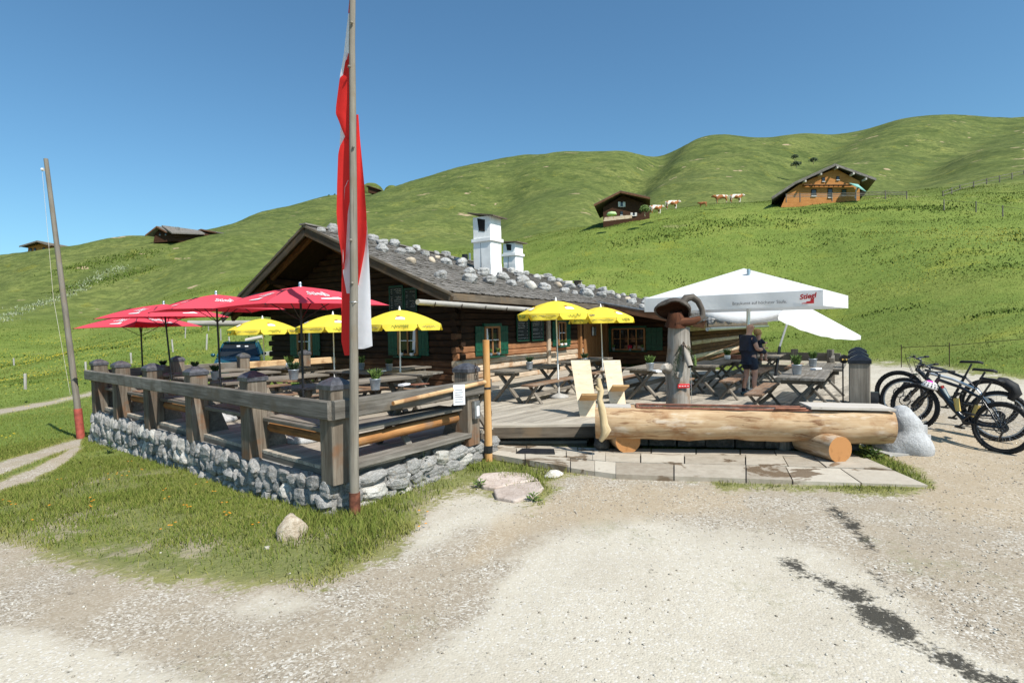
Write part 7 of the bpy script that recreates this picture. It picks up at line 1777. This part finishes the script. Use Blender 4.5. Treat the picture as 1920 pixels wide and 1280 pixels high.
b.add(vs, [(0, i+1, (i+1) % nn+1) for i in range(nn)], None, False); b.build('canopy', 'tealcloth', t)
dh = far_hut('dark_chalet', 92, [(1131, 412), (1218, 404), (1218, 386), (1168, 366), (1131, 389)], [(1115, 388), (1164, 363), (1219, 375)], (2.2, 9, 0), 'dark brown chalet with red-edged roof on the hill above the hut roof', 'chaletdark', 'fascia', ((1162, 379, 1170, 388, 's'), (1163, 396, 1168, 404, 'w'), (1185, 399, 1192, 405, 's')), fwd=1.3)
MB().prism([P(1131, 415, 90.5), P(1185, 409, 90.5), P(1185, 403, 90.5), P(1134, 407.5, 90.5)], V(0, .15, 0)).build('terrace_wall', 'palelog', dh)
pc = P(1147, 406, 86); t = thing('lime_parasol', pc, 'small pale green parasol on the dark chalet\'s terrace', 'parasol'); MB().tube([pc, P(1147, 398, 86)], .05, 8).build('pole', 'alu', t)
b = MB(); b.lathe([(0, .45), (.6, .3), (.78, .0), (.74, -.12)], 14, P(1147, 402, 86)); b.build('canopy', 'limecloth', t)
h3 = far_hut('ridge_hut', 140, [(287, 446), (327, 443), (327, 438), (303, 429), (291, 437)], [(282, 443), (303, 426.5), (322, 437)], (9, 16, 0), 'long dark hut with shingle roof on the left skyline', 'chaletdark', 'shingle', ((299, 437, 302, 441, 'w'), (310, 437, 313, 441, 'w')), fwd=1.2)
MB().prism([P(303, 426, 140)+V(0, 0, .2), P(375, 436, 150)+V(0, 0, .3), P(384, 440, 146), P(322, 438, 138)], V(0, 0, .3)).build('roof', 'shingle', h3)
MB().prism([P(327, 445, 139.5), P(386, 441, 147), P(383, 437, 147), P(327, 437, 139.5)], V(.2, 2, 0)).build('wall', 'chaletdark', h3)
MB().beam(P(333, 432, 142), P(333, 426, 142), .8, .8, (1, 0, 0)).build('chimney', 'mortar', h3)
h4 = far_hut('ridge_shed', 150, [(379, 440), (408, 439), (408, 436), (380, 433)], [(376, 434), (382, 431.5), (411, 437)], (3, 8, 0), 'small dark shed right of the long hut on the left skyline', 'chaletdark', 'shingle')
h5 = far_hut('far_chalet', 150, [(51, 473), (101, 470), (101, 463), (80, 456), (53, 463)], [(46, 464), (79, 454), (104, 462)], (0, 9, 0), 'small pale orange chalet at the far left skyline behind the bare pole', 'chaletwood', 'fascia', ((56, 465, 60, 470, 'w'), (64, 465, 68, 470, 'w'), (80, 464, 85, 471, 'd')), fwd=1.6)
h6 = far_hut('far_hut', 290, [(690, 357), (708, 359), (708, 355), (690, 351)], [(686, 350), (692, 349), (713, 356)], (3, 10, 0), 'tiny hut roof on the skyline right of the flag', 'chaletdark', 'shingle')
def dome(px, yb, w_, h_, d):
    q = P(px, yb+4, d); b = MB(); R0 = w_/F*d/2; H0 = (h_+4)/F*d
    b.lathe([(R0*1.3, -6), (R0, 0), (R0*.93, H0*.3), (R0*.74, H0*.65), (R0*.42, H0*.92), (0, H0)], 20, q); o = b.build('far_hill', ground.data.materials[0]); o['kind'] = 'structure'
dome(697, 358, 46, 14, 700); dome(735, 357, 30, 9, 700)
# cows
def cow(px, y, d, ang, label, s_=1.0, mat='cow'):
    q = P(px, y, d); t = thing('cow', q, label, 'cow', 'brown and white cows on the hill', rz=ang); t.scale = (s_, s_, s_)
    nd_ = {'hip': (V(-.75, 0, 1.05), .3, .34), 'mid': (V(0, 0, 1.0), .36, .38), 'chest': (V(.6, 0, 1.0), .3, .36), 'neck': (V(.95, 0, 1.15), .17, .22), 'poll': (V(1.2, 0, 1.28), .12, .14), 'muz': (V(1.5, 0, 1.05), .08, .09), 'tail0': (V(-1.05, 0, 1.15), .04), 'tail1': (V(-1.12, 0, .5), .025)}
    ed_ = [('mid', 'hip'), ('mid', 'chest'), ('chest', 'neck'), ('neck', 'poll'), ('poll', 'muz'), ('hip', 'tail0'), ('tail0', 'tail1')]
    for sy in (-1, 1):
        nd_.update({f'a{sy}': (V(.6, sy*.2, .7), .13), f'b{sy}': (V(.62, sy*.2, .38), .075), f'c{sy}': (V(.6, sy*.2, 0), .06), f'd{sy}': (V(-.7, sy*.2, .75), .17), f'e{sy}': (V(-.85, sy*.2, .42), .08), f'f{sy}': (V(-.78, sy*.2, 0), .06), f'ear{sy}': (V(1.18, sy*.25, 1.3), .03)})
        ed_ += [('chest', f'a{sy}'), (f'a{sy}', f'b{sy}'), (f'b{sy}', f'c{sy}'), ('hip', f'd{sy}'), (f'd{sy}', f'e{sy}'), (f'e{sy}', f'f{sy}'), ('poll', f'ear{sy}')]
    skin('body', nd_, ed_, mat, t, 1); return t
cow(1260, 392, 88, .1, 'white and brown cow just right of the dark chalet')
cow(1230, 401, 86, .3, 'brown cow half hidden in the grass at the dark chalet\'s corner')
cow(1318, 388, 90, 2.6, 'small brown calf lying low left of the cow pair', .6, 'cowbrown')
cow(1352, 381, 90, 2.9, 'dark-headed left cow of the pair on the crest')
cow(1380, 380, 90, .05, 'brown cow with white rump, right one of the pair on the crest')
# fences
def fence(name, pts, d, label, rails=2, h=1.1, mat='greywood', post_every=3, pr=.06, rr_=.05):
    ws = [P(x, y, dd) for (x, y), dd in zip(pts, d)]; t = thing(name, ws[0], label, 'fence')
    for a_, b_ in zip(ws[:-1], ws[1:]):
        L = (b_-a_).length; n = max(1, int(L/post_every))
        for k in range(n): q = a_.lerp(b_, k/n); MB().beam(q+V(0, 0, -.3), q+V(0, 0, h), pr*2, pr*2, (1, 0, 0)).build('post', mat, t)
        for r in range(rails): z = h*(.45+.45*r/max(1, rails-1)) if rails > 1 else h*.85; MB().beam(a_+V(0, 0, z), b_+V(0, 0, z), rr_, rr_*1.6).build('rail', mat, t)
    MB().beam(ws[-1]+V(0, 0, -.3), ws[-1]+V(0, 0, h), pr*2, pr*2, (1, 0, 0)).build('post', mat, t)
    return t
fence('pasture_fence', [(1474, 376), (1500, 375), (1560, 374), (1605, 373), (1660, 370), (1700, 371)], [84, 84, 84, 84, 84, 84], 'grey rail fence running in front of the honey-coloured chalet', 3, 1.0, 'greywood', 3, .06, .05)
fence('pasture_fence', [(1768, 372), (1800, 360), (1850, 347), (1920, 331), (1990, 316)], [84, 88, 92, 97, 100], 'diagonal rail fence climbing the hill at the right edge', 2, 1.1, 'greywood', 3.5, .06, .045)
fence('wire_fence', [(1770, 390), (1830, 394), (1880, 402), (1925, 408)], [72, 70, 68, 66], 'thin wire fence below the diagonal fence at the right edge', 1, 1.1, 'greywood', 3, .05, .02)
fence('wire_fence', [(1690, 679), (1780, 678), (1930, 668)], [24, 22, 20], 'low rope fence behind the bicycles at the meadow edge', 1, .75, 'iron', 4.5, .015, .012)
for k, (x, y0, y1, d) in enumerate(((47, 718, 700, 27), (161, 693, 678, 33), (26, 678, 671, 48), (246, 673, 661, 38), (324, 652, 636, 40), (347, 628, 613, 55), (387, 648, 626, 42), (391, 618, 611, 62), (414, 632, 616, 50), (431, 647, 631, 42), (484, 654, 638, 40), (455, 659, 645, 36))):
    q = P(x, y0, d); z1 = P(x, y1, d).z
    tag(MB().tube([q+V(0, 0, -.3), V(q.x+random.uniform(-.1, .1), q.y, z1)], .06, 8, jit=.08).build('fence_post', 'gutter'), f'grey meadow fence post, {ordi(sum(1 for e in (47, 161, 26, 246, 324, 347, 387, 391, 414, 431, 484, 455) if e <= x))} from the left edge of the picture', 'fence post', 'fence posts in the left meadow')
q0, q1 = P(452, 690, 30), P(518, 682, 29); tag(MB().beam(q0+V(0, 0, .6), q1+V(0, 0, .6), .08, .2).build('fence_rail', 'newgrey'), 'grey rail between the parked car and the hut wall', 'rail')
q0, q1 = P(461, 638, 41), P(492, 632, 41); t = tag(MB().tube([q0, q1], .14, 8, jit=.1).build('fallen_log', 'newgrey'), 'pale log lying in the meadow above the car', 'log')
# ---------------------------------------------------------------- vegetation
def tri_mesh(name, co, tri, mat, attrs=None):
    me = bpy.data.meshes.new(name); n = len(co); me.vertices.add(n); me.vertices.foreach_set('co', co.astype(np.float32).ravel())
    me.loops.add(tri.size); me.loops.foreach_set('vertex_index', tri.ravel().astype(np.int32)); me.polygons.add(len(tri)); me.polygons.foreach_set('loop_start', (np.arange(len(tri))*3).astype(np.int32))
    me.update(calc_edges=True); me.materials.append(mat)
    for k, a_ in (attrs or {}).items(): at = me.attributes.new(k, 'FLOAT', 'POINT'); at.data.foreach_set('value', a_.astype(np.float32))
    o = bpy.data.objects.new(name, me); col.objects.link(o); return o
def blade_mat(name, c0, c1, c2, trans=.35):
    s = N(name); f = s.attr('tone'); c = s.ramp(f, [(0, c0), (.5, c1), (1, c2)])
    nn_ = s.vmath('NORMALIZE', s.vmath('ADD', s.vmath('MULTIPLY', s.n('ShaderNodeNewGeometry').outputs['Normal'], (.45, .45, .45)), (0, 0, 1))) if trans else None
    d = s.n('ShaderNodeBsdfDiffuse'); s.put(d.inputs[0], c); t = s.n('ShaderNodeBsdfTranslucent'); s.put(t.inputs[0], c)
    if nn_ is not None: s.put(d.inputs['Normal'], nn_)
    m = s.n('ShaderNodeMixShader'); m.inputs[0].default_value = trans
    s.t.links.new(d.outputs[0], m.inputs[1]); s.t.links.new(t.outputs[0], m.inputs[2]); s.t.links.new(m.outputs[0], s.out.inputs[0]); return s.m
def blades(name, X, Y, H, W, mat, tone, lean=.5, z=None):
    n = len(X); Z = (gz(X, Y) if z is None else z)-.01; an = rng.uniform(0, 2*np.pi, n); la = rng.uniform(0, 2*np.pi, n); ll = rng.uniform(.1, 1, n)*lean*H
    dx, dy = np.cos(an)*W/2, np.sin(an)*W/2
    a_ = np.stack([X-dx, Y-dy, Z], 1); b_ = np.stack([X+dx, Y+dy, Z], 1)
    mx, my = X+np.cos(la)*ll*.35, Y+np.sin(la)*ll*.35
    c_ = np.stack([mx+dx*.7, my+dy*.7, Z+H*.6], 1); d_ = np.stack([mx-dx*.7, my-dy*.7, Z+H*.6], 1); e_ = np.stack([X+np.cos(la)*ll, Y+np.sin(la)*ll, Z+H], 1)
    co = np.stack([a_, b_, c_, d_, e_], 1).reshape(-1, 3); i = np.arange(n)*5
    tri = np.stack([np.stack([i, i+1, i+2], 1), np.stack([i, i+2, i+3], 1), np.stack([i+3, i+2, i+4], 1)], 1).reshape(-1, 3)
    o = tri_mesh(name, co, tri, mat, {'tone': np.repeat(tone, 5)}); o['kind'] = 'stuff'; return o
gmat = blade_mat('grass_blade', (.08, .125, .022), (.155, .2, .04), (.29, .285, .085), .22)
def inside(X, Y, poly):
    return sdf(X, Y, [(p.x, p.y) for p in poly]) > 0
def keep_out(X, Y):
    k = inside(X, Y, DECK)
    k |= inside(X, Y, [pavpt(u, -.02) for u in np.linspace(0, 1, 9)]+[pavpt(u, 1.05) for u in np.linspace(1, 0, 9)])
    k |= inside(X, Y, [V(C0.x, C0.y, 0)+outL*.02+outR*.02, C0+BR*3.1+outR*.02, C0+BR*3.1-outR*.6, P1, P1+outL*.02+AX*.2])
    return k
def sample_view(n, ymin, ymax, xmin, xmax, zguess):
    px = rng.uniform(xmin, xmax, n); py = rng.uniform(ymin, ymax, n); return px, py
# near verge: density even on the ground
n = 1000000
X = rng.uniform(-13.5, 8.5, n); Y = rng.uniform(3.4, 15, n)
Z = gz(X, Y); g, pale, br_, wt = masks(X, Y, Z); px, py, dep = proj_np(X, Y, Z)
thin = 1-np.clip((fbm(X*.9+3, Y*.9, 4)+.02)*7, 0, 1)*.85           # worn spots
thin *= np.where((py > 985) & (px < 620), .6, 1)
pr = np.clip(1.1-g*2.0+fbm(X*1.6, Y*1.6, 4)*2.2, 0, 1)*thin*np.clip(9.5/np.maximum(dep, 3), .3, 1.1)
ok = (rng.random(n) < pr) & ~keep_out(X, Y) & (px > -60) & (px < 1980) & (dep > 2)
X, Y, g, px, py = X[ok], Y[ok], g[ok], px[ok], py[ok]
big = np.clip(fbm(X*1.1+9, Y*1.1, 3)*2+.5, 0, 1)
H = (.03+.075*rng.random(len(X))**2*(.4+1.2*big))*(1-.5*np.clip(g, 0, 1)); H *= np.where((np.hypot(X+1.6, Y-6.9) < 1.3), 1.7, 1)
tone = np.clip(.56+.4*rng.standard_normal(len(X))*.6+.7*np.clip(g*1.5, 0, .6)+.25*fbm(X, Y, 3), 0, 1)
blades('verge_grass', X, Y, H, .006+.006*rng.random(len(X)), gmat, tone, .9)
# meadow beyond: coarser tufts
def meadow(n, r0, r1, hm, wm, px0=-80, px1=2000, seed=0):
    r = np.sqrt(rng.uniform(r0*r0, r1*r1, n)); az = rng.uniform(-.8, .8, n); X = r*np.sin(az); Y = r*np.cos(az); Z = gz(X, Y); g = masks(X, Y, Z)[0]
    ok = (g < .35) & ~keep_out(X, Y); X, Y = X[ok], Y[ok]
    t_ = np.clip(.45+.2*rng.standard_normal(len(X))+.9*fbm(X/6, Y/6, 3), 0, 1); hh = hm*(.4+1.0*rng.random(len(X)))*(1+1.2*np.clip(fbm(X/4+5, Y/4, 3), 0, 1))
    blades('meadow_grass', X, Y, hh, wm*(.6+.8*rng.random(len(X))), gmat, t_, .7)
meadow(90000, 15, 30, .06, .015); meadow(120000, 28, 60, .07, .03); meadow(130000, 55, 120, .1, .07)
# dock and nettle clumps, darker herbs on the slope
dm = blade_mat('dark_herb', (.06, .1, .02), (.1, .15, .03), (.14, .19, .042), .2)
def clumps(name, cx, cy, rad, n_each, hm, wm, mat):
    X = np.repeat(cx, n_each)+rng.normal(0, 1, len(cx)*n_each)*np.repeat(rad, n_each); Y = np.repeat(cy, n_each)+rng.normal(0, 1, len(cx)*n_each)*np.repeat(rad, n_each)*.6
    blades(name, X, Y, hm*(.5+rng.random(len(X))), wm*(.6+.8*rng.random(len(X))), mat, rng.random(len(X)), .8)
rr_ = np.sqrt(rng.uniform(30**2, 120**2, 260)); az = rng.uniform(-.75, .75, 260)
clumps('herb_clumps', rr_*np.sin(az), rr_*np.cos(az), .25+.012*rr_, 50, .15, .12, dm)
gx = [P(x, y, d) for x, y, d in ((1400, 420, 80), (1470, 424, 78), (1330, 418, 80), (1540, 400, 82), (1620, 400, 80), (1690, 405, 78), (1760, 412, 75), (1230, 432, 78), (1290, 430, 78), (1180, 440, 78))]
clumps('herb_clumps', np.array([q.x for q in gx]), np.array([q.y for q in gx]), np.full(len(gx), 2.2), 160, .25, .16, dm)
# hellebore streak in the left gully and pale weeds
wm_ = blade_mat('pale_weed', (.16, .22, .1), (.3, .36, .2), (.45, .48, .33), .25)
gl = [ground_px(x, y, 20) for x, y in ((0, 600), (20, 590), (45, 580), (70, 572), (95, 566), (120, 556), (145, 545), (150, 538), (170, 530), (185, 522), (200, 512), (225, 505))]
clumps('pale_weeds', np.array([q.x for q in gl]), np.array([q.y for q in gl]), np.full(len(gl), 1.2), 90, .35, .16, wm_)
gl2 = [ground_px(x, y, 20) for x in range(120, 300, 12) for y in (470+(300-x)*.2, 500+(300-x)*.25)]
clumps('herb_clumps', np.array([q.x for q in gl2]), np.array([q.y for q in gl2]), np.full(len(gl2), 2.0), 60, .3, .25, dm)
# yellow flowers
ym = plain('buttercup', (.7, .5, .01), .6); om = plain('orange_hawkweed', (.75, .28, .01), .6); wf = plain('white_umbel', (.7, .7, .62), .7)
def flowers(name, X, Y, h, r, mat):
    Z = gz(X, Y)+h; n = len(X); k = 6; ang = np.arange(k)*2*np.pi/k
    co = np.empty((n, k+1, 3)); co[:, 0] = np.stack([X, Y, Z+r*.3], 1)
    for i in range(k): co[:, i+1] = np.stack([X+np.cos(ang[i])*r, Y+np.sin(ang[i])*r, Z], 1)
    b_ = np.arange(n)[:, None]*(k+1); tri = np.stack([np.stack([b_[:, 0], b_[:, 0]+1+i, b_[:, 0]+1+(i+1) % k], 1) for i in range(k)], 1).reshape(-1, 3)
    o = tri_mesh(name, co.reshape(-1, 3), tri, mat); o['kind'] = 'stuff'
n = 16000; r = np.sqrt(rng.uniform(20**2, 105**2, n)); az = rng.uniform(-.75, .75, n); X = r*np.sin(az); Y = r*np.cos(az)
ok = (fbm(X/12+4, Y/12, 3) > .06) & (masks(X, Y, gz(X, Y))[0] < .3) & ~keep_out(X, Y); X, Y, r = X[ok], Y[ok], r[ok]; flowers('buttercups', X, Y, .12+.002*r, .018+.0006*r, ym)
fl_pts = [(170, 940), (174, 948), (168, 958), (205, 905), (212, 893), (232, 892), (240, 896), (305, 941), (347, 955), (352, 958), (374, 912), (398, 928), (428, 972), (432, 970), (300, 925), (245, 870), (20, 945), (28, 952), (5, 943), (84, 957), (60, 983), (110, 905), (420, 950), (485, 990), (789, 995), (792, 970), (330, 990), (265, 885), (315, 995)]
fp_ = [ground_px(x, y) for x, y in fl_pts]; fp_ = [q for q in fp_ for _ in range(2)]
flowers('orange_flowers', np.array([q.x for q in fp_])+rng.normal(0, .04, len(fp_)), np.array([q.y for q in fp_])+rng.normal(0, .05, len(fp_)), .06, .016, om)
# thistle by the wall, plants along wall foot
def plant(px, y, h, n, label, mat='herbdark', R0=.12, name='thistle'):
    q = ground_px(px, y); t = thing(name, q, label, 'plant'); r = random.Random(px); b = MB()
    st = MB(); st.tube([(0, 0, -.05), (.02, 0, h*.5), (.0, .02, h)], [.008, .006, .003], 6); st.build('stem', 'herb', t, True)
    for i in range(n):
        z = h*i/n*.9; an = i*2.4+r.uniform(-.3, .3); l = R0*(1-.6*i/n)*r.uniform(.8, 1.3); tip = V(math.cos(an)*l, math.sin(an)*l, z+l*r.uniform(.1, .6)); base = V(0, 0, z); sd = V(-math.sin(an), math.cos(an), 0)*l*.16
        MB().add([base, base.lerp(tip, .45)+sd+V(0, 0, .01), tip, base.lerp(tip, .45)-sd+V(0, 0, .01)], [(0, 1, 2, 3)]).build('leaf', mat, t, True)
    return t
plant(795, 905, .5, 26, 'tall dark thistle growing against the stone wall right of the flagpole', R0=.2)
plant(755, 925, .16, 12, 'small leafy weed at the wall foot right of the flagpole', 'herb', .12, 'weed')
plant(205, 850, .28, 18, 'dark weed at the far end of the left stone wall', 'herbdark', .16, 'weed')
plant(900, 915, .15, 14, 'leafy weed left of the flat pink slab', 'herb', .14, 'weed')
plant(1000, 940, .12, 14, 'low weed in front of the flat pink slab', 'herb', .14, 'weed')
plant(1640, 860, .16, 16, 'dock leaves between paving and granite figure', 'herb', .2, 'weed')
# shrub beside the dark chalet, skyline conifers
def shrub(name, px, y, d, w_, h_, label, n=500, mat='herb'):
    q = P(px, y, d); t = thing(name, q, label, 'shrub' if name == 'shrub' else 'tree'); r = random.Random(px); b = MB(); W = w_/F*d; Hh = h_/F*d
    for i in range(n):
        a_, e_, rad = r.uniform(0, 6.28), r.uniform(-.4, 1.57), r.random()**.4; f = 1 if name == 'shrub' else (1-.85*(math.sin(max(e_, 0))))
        c = V(math.cos(a_)*math.cos(e_)*W/2*rad*f, math.sin(a_)*math.cos(e_)*W/2*rad*f, Hh*(.5+.5*math.sin(e_)*rad)); s_ = W*.07
        u = V(r.gauss(0, 1), r.gauss(0, 1), r.gauss(0, 1)).normalized(); v = u.orthogonal().normalized(); b.add([c+u*s_, c+v*s_, c-u*s_, c-v*s_], [(0, 1, 2, 3)])
    b.build('crown', mat, t, True)['kind'] = 'stuff'; MB().tube([(0, 0, -.3), (0, 0, Hh*.6)], [W*.05, W*.02], 6).build('trunk', 'bark', t, True); return t
shrub('shrub', 1209, 402, 84, 20, 17, 'bright green shrub at the right corner of the dark chalet')
shrub('conifer', 617, 373, 290, 12, 8, 'tiny dark conifer on the skyline left of the flag', 200, 'fir'); shrub('conifer', 628, 371, 290, 8, 8, 'tiny dark conifer right at the flag\'s edge on the skyline', 200, 'fir')
for k, (x, y, w_) in enumerate(((1493, 313, 20), (1525, 306, 16), (1490, 300, 14))): shrub('shrub', x, y, 185, w_, 10, ('dark juniper bush upslope left of the honey-coloured chalet', 'dark juniper bush directly above the honey-coloured chalet', 'small juniper bush highest above the honey-coloured chalet')[k], 300, 'fir')
# ---------------------------------------------------------------- pebbles on the lot
def pebbles(name, X, Y, S, mat, tone):
    oc = np.array([(1, 0, 0), (-1, 0, 0), (0, 1, 0), (0, -1, 0), (0, 0, .7), (0, 0, -.5)], float); ft = np.array([(0, 2, 4), (2, 1, 4), (1, 3, 4), (3, 0, 4), (2, 0, 5), (1, 2, 5), (3, 1, 5), (0, 3, 5)])
    n = len(X); an = rng.uniform(0, 6.28, n); sc1 = rng.uniform(.6, 1.3, (n, 3)); v = oc[None]*sc1[:, None]*S[:, None, None]
    x = v[..., 0]*np.cos(an)[:, None]-v[..., 1]*np.sin(an)[:, None]+X[:, None]; y = v[..., 0]*np.sin(an)[:, None]+v[..., 1]*np.cos(an)[:, None]+Y[:, None]; z = v[..., 2]+(gz(X, Y)+S*.12)[:, None]
    co = np.stack([x, y, z], -1).reshape(-1, 3); tri = (ft[None]+(np.arange(n)*6)[:, None, None]).reshape(-1, 3)
    o = tri_mesh(name, co, tri, mat, {'tone': np.repeat(tone, 6)}); o['kind'] = 'stuff'
pmat = blade_mat('pebble', (.2, .17, .135), (.38, .34, .28), (.6, .57, .5), 0.0)
n = 60000; r = rng.uniform(2.2, 14, n); az = rng.uniform(-.8, .8, n); X = r*np.sin(az); Y = r*np.cos(az); Z = gz(X, Y); g, pale, br_, wt = masks(X, Y, Z)
ok = (rng.random(n) < np.clip(g*1.2-.1, 0.02, 1)*(1-.8*pale)*np.clip(fbm(X*1.2, Y*1.2, 3)*3+.55, .08, 1)) & ~keep_out(X, Y); X, Y = X[ok], Y[ok]
pebbles('loose_gravel', X, Y, .004+.012*rng.random(len(X))**3, pmat, rng.random(len(X)))
